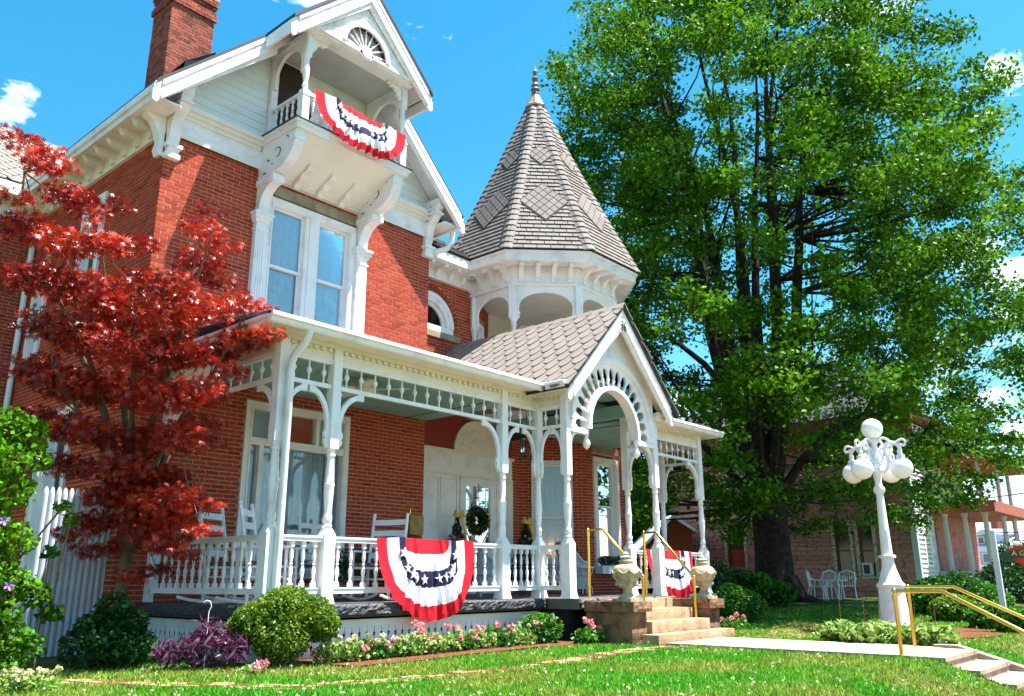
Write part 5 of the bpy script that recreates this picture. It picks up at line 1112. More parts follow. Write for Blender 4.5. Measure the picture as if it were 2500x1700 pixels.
def wicker(label, x, y, rz):
    t = thing('wicker_chair', label, 'chair', group='white wicker armchairs'); m = MB()
    n = 24
    for (r0, r1, h0, nm) in ((.33, .36, .40, 'backrest'),):
        vs = []; 
        for k in range(9):
            for i in range(n+1):
                th = R_(-20+220*i/n); hh = .42+(.62*max(.32, math.sin(R_(180*i/n))))*k/8; rr = .33+.07*k/8
                vs.append((rr*math.cos(th), rr*math.sin(th)*.9, hh))
        m.add(vs, [(k*(n+1)+i, k*(n+1)+i+1, (k+1)*(n+1)+i+1, (k+1)*(n+1)+i) for k in range(8) for i in range(n)]); m.build(nm, WICKER, t, True)
    m = MB(); m.tube([((.41)*math.cos(R_(-20+220*i/n)), .41*.9*math.sin(R_(-20+220*i/n)), .43+.62*max(.32, math.sin(R_(180*i/n)))) for i in range(n+1)], .028, 8); m.build('rolled_rim', WICKER, t, True)
    m = MB(); m.lathe(0, 0, [(.33, .36), (.35, .38), (.35, .42), (.3, .44)], 20); m.build('seat', WICKER, t, True)
    m = MB(); m.lathe(0, 0, [(.29, .10), (.31, .36)], 20); m.build('apron', WICKER, t, True)
    for a in (45, 135, 225, 315): m = MB(); m.tube([(.28*math.cos(R_(a)), .26*math.sin(R_(a)), 0), (.28*math.cos(R_(a)), .26*math.sin(R_(a)), .38)], .022, 8); m.build('leg', WICKER, t)
    t.location = (x, y, .665); t.rotation_euler = (0, 0, rz); return t
x, y = pxy(1010, 11.3); wicker('white wicker armchair with arched back near the brass mailbox', x, y, 0)
x, y = pxy(1195, 10.6); wicker('white wicker armchair facing the front door beside the slender post', x, y, .9)
x, y = pxy(1400, 10.9); wicker('white wicker armchair in front of the bay, left of the stair handrail', x, y, 1.2)
# wrought iron plant stand beside the bay
x, y = pxy(1425, 10.55); t = thing('wire_table', 'small white wire side table below the bay window', 'table', (x, y, .66))
m = MB(); m.lathe(x, y, [(.2, 1.18), (.21, 1.19), (.21, 1.21), (.2, 1.215)], 18); m.build('top', CIRON, t)
for k in range(4): c, s = math.cos(k*1.57+.4), math.sin(k*1.57+.4); m = MB(); m.tube([(x+c*.17, y+s*.17, .665), (x+c*.15, y+s*.15, .8), (x+c*.05, y+s*.05, .93), (x+c*.16, y+s*.16, 1.08), (x+c*.18, y+s*.18, 1.18)], .010, 6); m.build('leg', CIRON, t)
# brass mailbox
MXB = thing('mailbox', 'brass wall mailbox on the brick beside the door surround', 'mailbox', (10.92, 11.93, 2.0)); F_ = fr_front(11.938)
m = MB(); m.prism(lambda a, b_, c=0: (c, 11.938-a, b_), [(0, 1.78), (.1, 1.78), (.1, 2.08), (.03, 2.16), (0, 2.16)], 10.74, 11.08); m.build('box', pm('dull brass', (.42, .27, .05), (.3, .18, .03), rough=.5, scale=9), MXB)
m = MB(); m.prism(F_, [(10.73, 2.12), (11.09, 2.12), (11.05, 2.05), (10.91, 1.98), (10.77, 2.05)], .1, .108); m.build('flap', MATS['dull brass'], MXB)
m = MB(); m.tube([F_(10.80, 2.16, .02), F_(10.80, 2.26, .02)], .012, 6); m.ball(F_(10.80, 2.27, .02), .02, 8, 6); m.build('finial', BRASS, MXB)
# ceiling fan
cx, cy, _ = at(895, 950, 'z', 3.82); FAN = thing('ceiling_fan', 'cream ceiling fan under the teal porch ceiling', 'ceiling fan', (cx, cy, 3.99))
m = MB(); m.lathe(cx, cy, [(.06, 3.99), (.06, 3.92), (.12, 3.9), (.17, 3.86), (.17, 3.80), (.1, 3.77), (.09, 3.72), (.03, 3.7)], 18); m.build('motor', CREAM, FAN, True)
for k in range(5):
    a = k*1.2566+.3; c, s = math.cos(a), math.sin(a); m = MB(); vs = [(cx+c*r-s*w, cy+s*r+c*w, 3.80+.02*(w > 0)) for r, w in ((.16, .03), (.22, .065), (.68, .08), (.7, 0), (.68, -.07), (.22, -.065), (.16, -.03))]
    m.add(vs+[(v[0], v[1], v[2]-.008) for v in vs], [tuple(range(7)), tuple(range(13, 6, -1))]+[(i, 7+i, 7+(i+1) % 7, (i+1) % 7) for i in range(7)]); m.build('blade', CREAM, FAN)
# hanging lantern in the portico
p = at(1286, 1090, 'y', 10.6); t = thing('hanging_lantern', 'dark framed glass lantern hanging in the portico before the bay window', 'lantern', tuple(p))
m = MB()
for k in range(6): c, s = math.cos(k*1.047), math.sin(k*1.047); m.tube([p+Vector((c*.05, s*.05, .26)), p+Vector((c*.12, s*.12, .18)), p+Vector((c*.13, s*.13, -.12)), p+Vector((c*.05, s*.05, -.24))], .008, 5)
m.tube([p+Vector((0, 0, .26)), Vector((p.x, p.y, 4.62))], .006, 5); m.build('frame', INK, t)
m = MB(); m.lathe(p.x, p.y, [(.045, -.22), (.12, -.11), (.11, .17), (.045, .25)], 6, 0, p.z); m.build('glass_body', GLASS, t)
# lit candle bulbs on the bay window sill
for i, (px, py) in enumerate(((1352, 1323), (1341, 1327))):
    q = Vector(DG(.80-.10*i, 1.62, -.11)); 
    t = thing('window_candle', ('taller' if i == 0 else 'shorter')+' lit orange candle lamp inside the bay window', 'candle', tuple(q-Vector((0, 0, .12))))
    m = MB(); m.lathe(q.x, q.y, [(.03, -.60+.0), (.012, -.58), (.010, -.03)], 8, 0, q.z); m.build('stem', CREAM, t)
    m = MB(); m.lathe(q.x, q.y, [(.008, -.03), (.018, 0), (.012, .03), (.002, .05)], 8, 0, q.z); m.build('bulb', FLAME, t)
# ================================================================ plants
def rot_basis(n, up_bias=0.0):
    d = RNG.normal(size=(n, 3)); d[:, 2] += up_bias; d /= np.linalg.norm(d, axis=1)[:, None]
    t = RNG.normal(size=(n, 3)); u = t-d*(t*d).sum(1)[:, None]; u /= np.linalg.norm(u, axis=1)[:, None]
    return u, np.cross(d, u), d          # u, v in the leaf, d its normal
def leaf_mesh(C, size, up_bias=.6, asp=.55, fold=.15, jitter=.35):
    n = len(C); u, v, d = rot_basis(n, up_bias); s = size*(1+jitter*RNG.uniform(-1, 1, n))[:, None]
    V = np.stack([C-u*s*.5, C+v*s*asp*.5+d*s*fold, C+u*s*.5, C-v*s*asp*.5+d*s*fold], 1).reshape(-1, 3)
    return V, np.arange(4*n).reshape(n, 4)
def palm_mesh(C, size, up_bias=1.2, lobes=(-115, -62, -28, 0, 28, 62, 115), lens=(.45, .75, .95, 1.0, .95, .75, .45), wid=.12, droop=.25):
    n = len(C); u, v, d = rot_basis(n, up_bias); s = size*(1+.35*RNG.uniform(-1, 1, n))[:, None]; vs = [C]; k = len(lobes)
    for a, l in zip(lobes, lens):
        c, si = math.cos(R_(a)), math.sin(R_(a)); dirn = u*c+v*si; per = -u*si+v*c
        vs += [C+dirn*s*l*.45+per*s*wid*.8, C+dirn*s*l-d*s*droop*l, C+dirn*s*l*.45-per*s*wid*.8]
    V = np.stack(vs, 1).reshape(-1, 3); per_ = 1+3*k; base = np.arange(n)[:, None]*per_
    F = np.concatenate([np.stack([base[:, 0], base[:, 0]+1+3*i, base[:, 0]+2+3*i, base[:, 0]+3+3*i], 1) for i in range(k)])
    return V, F
def blobs(cs, rs, n, shell=.5):
    cs = np.asarray(cs, float); rs = np.asarray(rs, float); 
    if rs.ndim == 1: rs = np.stack([rs, rs, rs*.8], 1)
    w = (rs.prod(1))**(2/3); k = RNG.choice(len(cs), n, p=w/w.sum()); d = RNG.normal(size=(n, 3)); d /= np.linalg.norm(d, axis=1)[:, None]
    return cs[k]+d*rs[k]*(RNG.uniform(shell**3, 1, n)**(1/3))[:, None]
def tubes(paths, name, mat, parent):
    m = MB()
    for p, r in paths: m.tube(p, r, 6)
    return m.build(name, mat, parent, True)
# ---------------------------------------------------------------- the great green maple
TX, TY, TZ = 24.8, 11.05, .28
MT = thing('maple_tree', 'huge green maple tree with spreading limbs between the two houses', 'tree', (TX, TY, TZ))
zr = np.array([2.2, 3.5, 5.5, 9, 13, 16, 19, 21.5, 24, 25]); rr_ = np.array([4.8, 6.7, 7.6, 7.8, 7.7, 7.2, 6.0, 4.2, 2.0, .3])
def crown_r(z): return np.interp(z, zr, rr_)
NCL = 1600; zc = RNG.uniform(2.3, 24.6, NCL*3); keep = RNG.uniform(0, 1, NCL*3) < (crown_r(zc)/7.7)**1.3; zc = zc[keep][:NCL]; th = RNG.uniform(0, 2*np.pi, len(zc))
lump = 1+.10*np.sin(3*th+zc*.7)+.08*np.sin(7*th-zc*1.3)+.06*np.sin(11*th+2.1*zc)
rad = crown_r(zc)*lump*np.sqrt(RNG.uniform(.25, 1.0, len(zc)))
hollow = (zc < 11) & (rad < 4.2); zc, th, rad = zc[~hollow], th[~hollow], rad[~hollow]
CC = np.stack([TX+.15+rad*np.cos(th), TY-.3+rad*np.sin(th), zc+RNG.normal(0, .15, len(zc))], 1)
paths = []; limbs = []
for k in range(11):
    a = 2*math.pi*k/11+random.uniform(-.2, .2); top = random.uniform(14.5, 22); rt_ = random.uniform(.35, .72)*float(crown_r(top)); zf = random.uniform(3.6, 5.6); b0 = random.uniform(.25, .5)
    P = [Vector((TX+.25*math.cos(a), TY+.25*math.sin(a), zf-.8))]
    for i in range(1, 9):
        f = i/8; r = b0+(rt_-b0)*f**.85+random.uniform(-.15, .15); aa = a+.12*math.sin(f*5+k); P.append(Vector((TX+r*math.cos(aa), TY+r*math.sin(aa), zf+(top-zf)*f)))
    R0_ = random.uniform(.14, .24); rl = [R0_*(1-.82*i/8) for i in range(9)]; paths.append((P, rl)); limbs += list(zip(P, rl))
for k in range(7):           # low spreading limbs
    a = 2*math.pi*k/7+random.uniform(0, .7); L = random.uniform(4.2, 6.4); z_s = random.uniform(3.0, 5.2); up_ = random.uniform(2.6, 4.6); P = [Vector((TX+(.3+L*f)*math.cos(a+.35*math.sin(3*f+k)), TY+(.3+L*f)*math.sin(a+.35*math.sin(3*f+k)), z_s+up_*math.sin(f*2.0)-.6*f*f)) for f in (0, .2, .4, .6, .8, 1)]
    rl = [.15*(1-.85*i/5) for i in range(6)]; paths.append((P, rl)); limbs += list(zip(P, rl))
LPt = np.array([tuple(p) for p, _ in limbs])
for i in RNG.choice(len(CC), 520, replace=False):
    c = CC[i]; dd = np.linalg.norm(LPt-c, axis=1)+np.maximum(0, LPt[:, 2]-c[2])*1.5; j = int(np.argmin(dd)); p, r = limbs[j]
    mid = (Vector(c)+p)/2+Vector((random.uniform(-.2, .2), random.uniform(-.2, .2), -.15)); r0 = min(r*.55, .06); paths.append(([p, mid, Vector(c)], [r0, r0*.6, .008]))
m = MB(); m.tube([(TX, TY, TZ-.3), (TX+.02, TY, TZ+.15), (TX+.04, TY, TZ+.6), (TX+.02, TY, 1.8), (TX, TY, 3.0), (TX, TY, 4.2), (TX, TY, 5.2)], [.98, .74, .60, .54, .53, .54, .3], 18)
for k in range(7): a = k*.9; m.tube([(TX+1.5*math.cos(a), TY+1.5*math.sin(a), TZ-.12), (TX+.8*math.cos(a), TY+.8*math.sin(a), TZ+.1), (TX+.5*math.cos(a), TY+.5*math.sin(a), TZ+.7)], [.1, .2, .2], 8)
m.build('trunk', BARK, MT, True); tubes(paths, 'limbs', BARK, MT)
NL = 235000; k = RNG.integers(0, len(CC), NL); L_ = CC[k]+RNG.normal(size=(NL, 3))*np.array([.29, .29, .15])
V, F = leaf_mesh(L_, .14, up_bias=.9, asp=.7, fold=.12); np_obj('crown', V, F, LEAFG, MT)
# ---------------------------------------------------------------- the red Japanese maple
JX, JY = 4.95, 10.75
JM = thing('japanese_maple', 'red leaved Japanese maple growing in front of the left house corner', 'tree', (JX, JY, 0))
clump = [(45, 345, 55), (110, 400, 60), (160, 470, 60), (30, 470, 50), (225, 520, 50), (290, 500, 45), (60, 560, 70), (150, 580, 70), (250, 600, 60), (340, 610, 50), (330, 690, 60), (520, 500, 40), (490, 560, 55), (540, 600, 45), (480, 640, 60), (550, 680, 50), (420, 700, 70), (40, 680, 65), (120, 690, 80), (210, 710, 90), (300, 770, 90), (400, 790, 90), (500, 760, 75), (580, 740, 55), (640, 745, 45), (650, 800, 45), (600, 820, 60), (130, 800, 80), (230, 840, 90), (330, 880, 90), (440, 880, 80), (540, 870, 60), (90, 900, 70), (180, 940, 90), (280, 960, 90), (380, 970, 90), (480, 960, 75), (560, 920, 45), (120, 1030, 80), (220, 1060, 90), (330, 1080, 90), (430, 1060, 80), (520, 1040, 50), (170, 1130, 60), (280, 1150, 80), (390, 1160, 70), (520, 1090, 40), (470, 1240, 55), (530, 1240, 30), (410, 1270, 60), (350, 1300, 60), (240, 1270, 60), (190, 1290, 50), (220, 1350, 50), (430, 1330, 50), (470, 1370, 35), (330, 1180, 70), (400, 1220, 75), (450, 1200, 55), (360, 1250, 70), (290, 1330, 50), (400, 1330, 55), (490, 1290, 40), (250, 1200, 60), (310, 1400, 40), (310, 1220, 70), (380, 1380, 40)]
cs, rs = [], []
for px, py, r in clump:
    for rep in range(2 if r > 55 else 1):
        dist = 10.2+random.uniform(-.9, .7)+(0.2 if px > 500 else 0); p = at_d(px+random.uniform(-15, 15), py+random.uniform(-15, 15), dist); cs.append(tuple(p)); q = r/FPX*dist; rs.append((q*1.1, q*1.1, q*.42))
cs = np.array(cs); rs = np.array(rs)
n1 = 18500; L_ = blobs(cs, rs*1.0, n1, .1); V, F = palm_mesh(L_, .074); np_obj('crown', V, F, LEAFR, JM)
paths = []; fork = [Vector((JX+.03, JY, 1.25)), Vector((JX-.02, JY+.02, 1.5)), Vector((JX+.05, JY-.03, 1.7))]
for i, (px, py) in enumerate(((60, 420), (150, 600), (250, 620), (330, 700), (450, 760), (520, 560), (600, 760), (480, 950), (130, 900), (320, 950))):
    e = at_d(px, py, 10.2+random.uniform(-.5, .5)); s = fork[i % 3]; mid1 = s.lerp(e, .33)+Vector((random.uniform(-.1, .1), 0, .25)); mid2 = s.lerp(e, .66)+Vector((0, random.uniform(-.1, .1), .12)); paths.append(([s, mid1, mid2, e], [.055, .04, .024, .007]))
nodes = [p for pth, _ in paths for p in pth[1:]]
for c in cs[::2]:
    c = Vector(c); p = min(nodes, key=lambda q: (q-c).length); paths.append(([p, (p+c)/2+Vector((0, 0, -.05)), c], [.014, .009, .003]))
m = MB(); m.tube([(JX, JY, -.1), (JX+.02, JY, .3), (JX, JY, .8), (JX+.02, JY, 1.3), (JX+.02, JY, 1.7)], [.10, .075, .068, .075, .05], 10); m.build('trunk', BARKM, JM, True); tubes(paths, 'branches', BARKM, JM)
# ---------------------------------------------------------------- shrubs
def shrub(name, label, cat, cs, rs, n, size, mat, group=None, up=.5, asp=.6, stems=0, shell=.55, fold=.15, smat=BARKM, stem_h=.25):
    cs = np.asarray(cs, float); base = (cs[:, 0].mean(), cs[:, 1].mean(), gz1(cs[:, 0].mean(), cs[:, 1].mean()))
    t = thing(name, label, cat, base, group=group); V, F = leaf_mesh(blobs(cs, rs, n, shell), size, up, asp, fold); V[:, 2] = np.maximum(V[:, 2], gz(V[:, 0], V[:, 1])+.004); np_obj('foliage', V, F, mat, t)
    ps = []
    for i in range(max(stems, 5)):
        a = random.uniform(0, 6.28); c = cs[random.randrange(len(cs))]; e = Vector(c)+Vector((random.uniform(-.12, .12), random.uniform(-.12, .12), 0)); b0 = Vector((base[0]+.12*math.cos(a), base[1]+.12*math.sin(a), base[2]-.02)); ps.append(([b0, b0.lerp(e, .5)+Vector((.03*math.cos(a), .03*math.sin(a), .05)), e], [.014, .01, .004]))
    tubes(ps, 'stems', smat, t); return t
c = at(672, 1632, 'z', 0); bx_, by_ = c.x+.15, c.y+.1
shrub('boxwood', 'round clipped boxwood shrub before the left porch corner', 'shrub', [(bx_, by_, .58), (bx_-.24, by_+.16, .5), (bx_+.24, by_-.13, .54), (bx_+.1, by_+.1, .68), (bx_-.1, by_-.1, .33), (bx_+.32, by_-.26, .44), (bx_-.34, by_+.26, .42)], [.38, .31, .33, .29, .35, .24, .24], 20000, .042, LEAFY, stems=14, up=.8)
c = at(265, 1640, 'z', 0)
shrub('leafy_shrub', 'dark green broad leaved shrub at the foot of the red maple', 'shrub', [(c.x+.05, c.y+.0, .28), (c.x+.22, c.y-.1, .25), (c.x-.1, c.y+.1, .42), (c.x+.02, c.y+.1, .68), (c.x+.15, c.y, .5)], [.3, .24, .28, .2, .24], 2600, .062, LEAFD, up=1.5, asp=.7)
c = at(170, 1640, 'z', 0)
shrub('leafy_shrub', 'small dark shrub before the tall white fence', 'shrub', [(c.x+.1, c.y-.1, .25), (c.x+.4, c.y-.2, .3), (c.x+.5, c.y+.1, .4), (c.x+.2, c.y, .45)], [.3, .3, .3, .2], 1700, .07, LEAFD, up=1.2)
# vine on the arbour at the far left
VN = [at_d(px-28, py, d) for px, py, d in ((30, 1040, 8.6), (90, 1060, 8.8), (20, 1120, 8.4), (110, 1120, 8.7), (50, 1200, 8.5), (10, 1290, 8.3), (60, 1320, 8.5), (20, 1400, 8.3), (70, 1430, 8.5), (10, 1500, 8.2), (50, 1560, 8.3), (110, 1450, 8.7), (90, 1580, 8.5), (30, 1620, 8.2), (-40, 1100, 8.4), (-40, 1300, 8.3), (-40, 1500, 8.3), (180, 1240, 8.9), (150, 1350, 8.9), (200, 1270, 9), (150, 1500, 8.8))]
vr = [.28, .26, .28, .2, .26, .26, .24, .26, .22, .26, .24, .18, .2, .22, .35, .35, .35, .10, .10, .09, .14]
t = thing('climbing_vine', 'sunlit climbing vine with round leaves over the arbour at far left', 'vine', (VN[10].x, VN[10].y, 0))
V, F = leaf_mesh(blobs(np.array(VN), np.array(vr), 7000, .25), .06, .5, .9, .1); V[:, 2] = np.maximum(V[:, 2], .01); np_obj('foliage', V, F, LEAFG, t)
tubes([([Vector((v.x, v.y, 0)), v] if i % 3 == 0 else [VN[max(0, i-1)], v], .010) for i, v in enumerate(VN)], 'stems', BARKM, t)
for (px, py) in ((8, 1272), (20, 1430)):
    p = at_d(px, py, 8.1); m = MB()
    for k in range(5): a = k*1.257; m.add([p, p+Vector((.035*math.cos(a-.4), -.01, .035*math.sin(a-.4))), p+Vector((.055*math.cos(a), -.02, .055*math.sin(a))), p+Vector((.035*math.cos(a+.4), -.01, .035*math.sin(a+.4)))], [(0, 1, 2, 3)])
    m.build('flower', pm('violet petals', (.35, .15, .6), rough=.6), t)
AB = thing('garden_arbour', 'white curved arbour frame behind the climbing vine at far left', 'arbour', (3.6, 9.6, 0))
a0 = at_d(75, 1115, 9.3); m = MB(); m.tube([at_d(20, 1085, 9.3), at_d(60, 1100, 9.3), at_d(85, 1125, 9.3), at_d(92, 1170, 9.3), at_d(92, 1200, 9.3)], .055, 8); m.build('arch', WHITE, AB, True)
p = at_d(92, 1200, 9.3); m = MB(); m.box(p.x-.05, p.x+.05, p.y-.05, p.y+.05, 0, p.z); m.build('post', WHITE, AB)
# purple leaved plant with a wire hook beside it
c = at(485, 1640, 'z', 0); cx, cy = c.x+.02, c.y+.02
t = thing('purple_plant', 'trailing purple leaved plant left of the boxwood', 'plant', (cx, cy, 0))
cx, cy = cx-.0, cy-.0
C_ = blobs(np.array([(cx, cy, .25), (cx+.25, cy-.2, .22), (cx-.25, cy+.2, .2), (cx+.1, cy, .4)]), np.array([.24, .19, .19, .2]), 620, .2); V, F = leaf_mesh(C_, .17, .3, .16, .1); V[:, 2] = np.maximum(V[:, 2], .01); np_obj('foliage', V, F, LEAFP, t)
tubes([([Vector((cx, cy, 0)), Vector(C_[i])], [.008, .003]) for i in range(30)], 'stems', LEAFP, t)
h0 = Vector((cx+.02, cy-.05, 0)); t = thing('wire_hook', 'pale wire hanger hook sticking up out of the purple plant', 'hook', tuple(h0))
m = MB(); m.tube([h0, h0+Vector((0, 0, .62)), h0+Vector((.02, -.01, .68)), h0+Vector((.01, 0, .73)), h0+Vector((-.03, .01, .745)), h0+Vector((-.06, .03, .72))], .005, 6); m.build('wire', CIRON, t)
# flower bed along the skirt: mulch, geraniums, pale bedding plants
m = MB(); bed = [(6.2, 8.95), (10.9, 8.95), (11.1, 8.2), (11.1, 7.7), (9.8, 8.0), (8.2, 7.9), (7.3, 7.75), (6.4, 7.9)]
m.add([(x_, y_, gz1(x_, y_)+.03) for x_, y_ in bed], [tuple(range(len(bed)))]); m.build('flower_bed', MULCH, kind='structure')
def flowerplant(name, label, px, py, w, h, n, lsize, lmat, heads, pmat, group, up=1.0, hr=.05):
    c = at(px, py, 'y', 8.35) if 700 < px < 1400 else at(px, py, 'z', .02); k = w/2; h *= .72 if 700 < px < 1300 else .9
    t = thing(name, label, 'plant', (c.x, c.y, 0.02), group=group); C_ = blobs(np.array([(c.x, c.y+.1, h*.45), (c.x-k*.4, c.y+.12, h*.35), (c.x+k*.4, c.y+.05, h*.4)]), np.array([(k*.7, k*.7, h*.45)]*3), n, .3)
    V, F = leaf_mesh(C_, lsize, up, .8, .12); V[:, 2] = np.maximum(V[:, 2], .03); np_obj('foliage', V, F, lmat, t)
    tubes([([Vector((c.x, c.y+.08, 0)), Vector(C_[i])], [.006, .003]) for i in range(12)], 'stems', LEAFL, t)
    for (dx, dz) in heads:
        p = Vector((c.x+dx*k, c.y-.06+random.uniform(-.05, .15), h*dz)); q = RNG.normal(size=(46, 3)); q /= np.linalg.norm(q, axis=1)[:, None]; V, F = leaf_mesh(np.array(p)+q*hr*RNG.uniform(.6, 1, (46, 1)), .034, .2, .9, .1); np_obj('flower_head', V, F, pmat, t)
GG = 'pink geraniums along the porch'
flowerplant('geranium', 'low pink geranium on the bare mulch right of the boxwood', 875, 1605, .5, .3, 420, .06, LEAFH, [(-.5, .5), (.1, .8), (.6, .5), (.9, 1.0)], PINK, GG)
flowerplant('geranium', 'pink geranium below the left edge of the front bunting', 960, 1590, .55, .36, 520, .06, LEAFL, [(-.6, .7), (.2, .9), (.5, .5)], PINK, GG)
flowerplant('geranium', 'tall pink geranium under the middle of the front bunting', 1040, 1580, .6, .5, 700, .06, LEAFH, [(-.5, 1.15), (-.3, .9), (-.1, 1.05), (.1, .55), (.5, .6)], PINK, GG)
flowerplant('geranium', 'bushy pink geranium at the right edge of the front bunting', 1125, 1575, .6, .45, 700, .06, LEAFL, [(-.6, 1.1), (0, 1.0), (-.3, .6), (.6, .65), (.8, .95)], PINK, GG)
flowerplant('geranium', 'pink geranium right of centre under the porch skirt end', 1215, 1565, .65, .5, 800, .06, LEAFL, [(-.7, .8), (0, .95), (.1, .7), (.3, .45), (.7, .6), (.9, .8)], PINK, GG)
flowerplant('geranium', 'large pink geranium bush before the dark gap of the portico base', 1325, 1556, .75, .62, 1200, .065, LEAFL, [(-.6, .6), (-.3, .45), (.4, .6), (.1, .4)], PINK, GG)
flowerplant('geranium', 'pink geranium against the left stone cheek block', 1450, 1572, .55, .32, 520, .065, LEAFL, [(-.5, 1.25), (-.1, 1.15), (-.05, .9), (.6, .85)], PINK, GG)
flowerplant('bedding_plant', 'pale flowering plant in the bottom left corner of the lawn', 45, 1690, .7, .22, 500, .045, LEAFH, [(random.uniform(-.9, .9), random.uniform(.7, 1.05)) for _ in range(12)], CREAMP, 'pale bedding plants', hr=.03)
flowerplant('geranium', 'low pink geranium peeping out under the boxwood', 625, 1645, .3, .14, 120, .04, LEAFH, [(-.3, .8), (.5, .9)], PINK, GG)
flowerplant('geranium', 'pink geranium before the round shrub right of the steps', 1790, 1537, .8, .3, 500, .065, LEAFL, [(-.8, .8), (-.5, .9), (-.2, .6), (.3, 1.1), (.7, .9)], PINK, GG)
BGp = 'pale bedding plants'
for i, (px, py, lab) in enumerate(((905, 1560, 'grassy green bedding plant spreading before the skirt, left of the bunting'), (1000, 1560, 'pale flowering plant behind the geraniums under the bunting'), (1090, 1552, 'pale flowering plant close to the skirt under the bunting edge'), (1170, 1550, 'pale flowering plant between the two bushy geraniums'), (1270, 1545, 'cream flowering plant beside the large geranium bush'), (840, 1590, 'small variegated plant nearest the boxwood'))):
    flowerplant('bedding_plant', lab, px, py, .6, .42, 900 if i else 1200, .05, LEAFH if i else LEAFL, [(random.uniform(-.9, .9), random.uniform(.6, 1.05)) for _ in range(7)], CREAMP, BGp, hr=.03, up=.3)
c = at(1790, 1520, 'z', .05)
shrub('round_shrub', 'bright round green shrub beside the right stone cheek block', 'shrub', [(c.x, c.y, .45), (c.x-.3, c.y+.2, .4), (c.x+.35, c.y-.2, .38), (c.x-.1, c.y, .6)], [.5, .4, .42, .35], 6500, .062, LEAFL, up=.9)
for i, (px, d, zz, r, lab) in enumerate(((1660, 20, .8, .9, 'dark shrub behind the far right porch post'), (1740, 22, .8, .9, 'dark low shrub left of the big maple trunk'), (1800, 23, .7, .7, 'dark evergreen shrub at the foot of the maple trunk'), (1845, 21.5, .9, .45, 'light green shrub touching the maple trunk'))):
    p = at_d(px, 1410, d); shrub('garden_shrub', lab, 'shrub', [(p.x, p.y, .5+zz*.3), (p.x+.4, p.y-.5, .6), (p.x-.3, p.y+.6, .7)], [r, r*.8, r*.8], 2600, .12, LEAFD if i < 3 else LEAFL, group='shrubs beside the porch')
# hosta bed round the lamp
m = MB(); m.add([(16.5+1.7*math.cos(k*.449), 4.6+1.15*math.sin(k*.449), gz1(16.5+1.7*math.cos(k*.449), 4.6+1.15*math.sin(k*.449))+.03) for k in range(14)], [tuple(range(14))]); m.build('flower_bed', MULCH, kind='structure')
for i, (px, py, lab) in enumerate(((2050, 1560, 'hosta clump at the left end of the lamp bed'), (2110, 1565, 'hosta clump just left of the lamp base'), (2150, 1560, 'hosta clump in front of the lamp plinth'), (2235, 1568, 'hosta clump right of the lamp plinth, behind the brass rail'), (2285, 1572, 'small hosta clump at the right end of the lamp bed'))):
    c = at(px, py, 'z', .05); t = thing('hosta', lab, 'plant', (c.x, c.y, 0), group='hostas round the lamp'); C_ = blobs(np.array([(c.x, c.y, .14)]), np.array([(.34, .34, .16)]), 240, .3); V, F = leaf_mesh(C_, .17, 1.2, .5, .12); V[:, 2] = np.maximum(V[:, 2], .035); np_obj('foliage', V, F, LEAFH, t)
    m = MB(); m.tube([(c.x+.1, c.y, .05), (c.x+.14, c.y, .6+.1*i % .3)], [.006, .004], 5); m.build('flower_stalk', BARKM, t)
# ---------------------------------------------------------------- grass and clover
def in_poly(x, y, rects): 
    k = np.zeros(len(x), bool)
    for (x0, x1, y0, y1) in rects: k |= (x > x0) & (x < x1) & (y > y0) & (y < y1)
    return k
NG = 380000; ang = RNG.uniform(R_(8), R_(74), NG); rad = 3.2*np.exp(RNG.uniform(0, math.log(24/3.2), NG)); gx, gy = rad*np.cos(ang), rad*np.sin(ang)
bad = in_poly(gx, gy, [(5.7, 11.1, 8.75, 20), (11.0, 14.0, 7.0, 20), (11.4, 13.3, 1.2, 7.2), (5.3, 20, 11.9, 30), (13.9, 16.9, 8.7, 20), (6.3, 11.1, 7.95, 9), (15.2, 18, 3.8, 5.6), (11.2, 13.8, 6.9, 8.2)]) | (gy < 1.2) | ((gx < 5.4) & (gy > 10.3))
pth = np.array([(11.3, 6.62), (9.6, 6.66), (7.8, 6.46), (6.3, 6.5), (4.8, 6.9), (4.0, 8.3), (3.75, 9.3)])
dmin = np.full(NG, 9.0)
for i in range(len(pth)-1):
    a, b = pth[i], pth[i+1]; ab = b-a; tt = np.clip(((gx-a[0])*ab[0]+(gy-a[1])*ab[1])/(ab@ab), 0, 1); dmin = np.minimum(dmin, np.hypot(gx-a[0]-tt*ab[0], gy-a[1]-tt*ab[1]))
bad |= (dmin < .2) & (RNG.uniform(0, 1, NG) < .80)
gx, gy = gx[~bad], gy[~bad]; n = len(gx); G0 = np.stack([gx, gy, gz(gx, gy)], 1); ta = RNG.uniform(0, 2*np.pi, n); wd = (.004+.0006*np.hypot(gx, gy))[:, None]; hh = RNG.uniform(.022, .058, n); ln = RNG.normal(0, .022, (n, 2))
side = np.stack([np.cos(ta), np.sin(ta), 0*ta], 1)*wd; tip = G0+np.concatenate([ln, hh[:, None]], 1)
V = np.stack([G0-side, G0+side, tip], 1).reshape(-1, 3); np_obj('grass', V, np.arange(3*n).reshape(n, 3), GRASSM, kind='stuff'); tag(bpy.data.objects['grass'], 'short sunlit lawn grass in front of the house', 'grass')
NCv = 900; k = RNG.choice(n, NCv); C_ = G0[k]+np.array([0, 0, .06]); V, F = leaf_mesh(np.repeat(C_, 6, 0)+RNG.normal(0, .008, (NCv*6, 3)), .02, .5, .8, .1); np_obj('clover', V, F, CREAMP, kind='stuff'); tag(bpy.data.objects['clover'], 'tiny pale clover heads scattered over the lawn', 'clover')
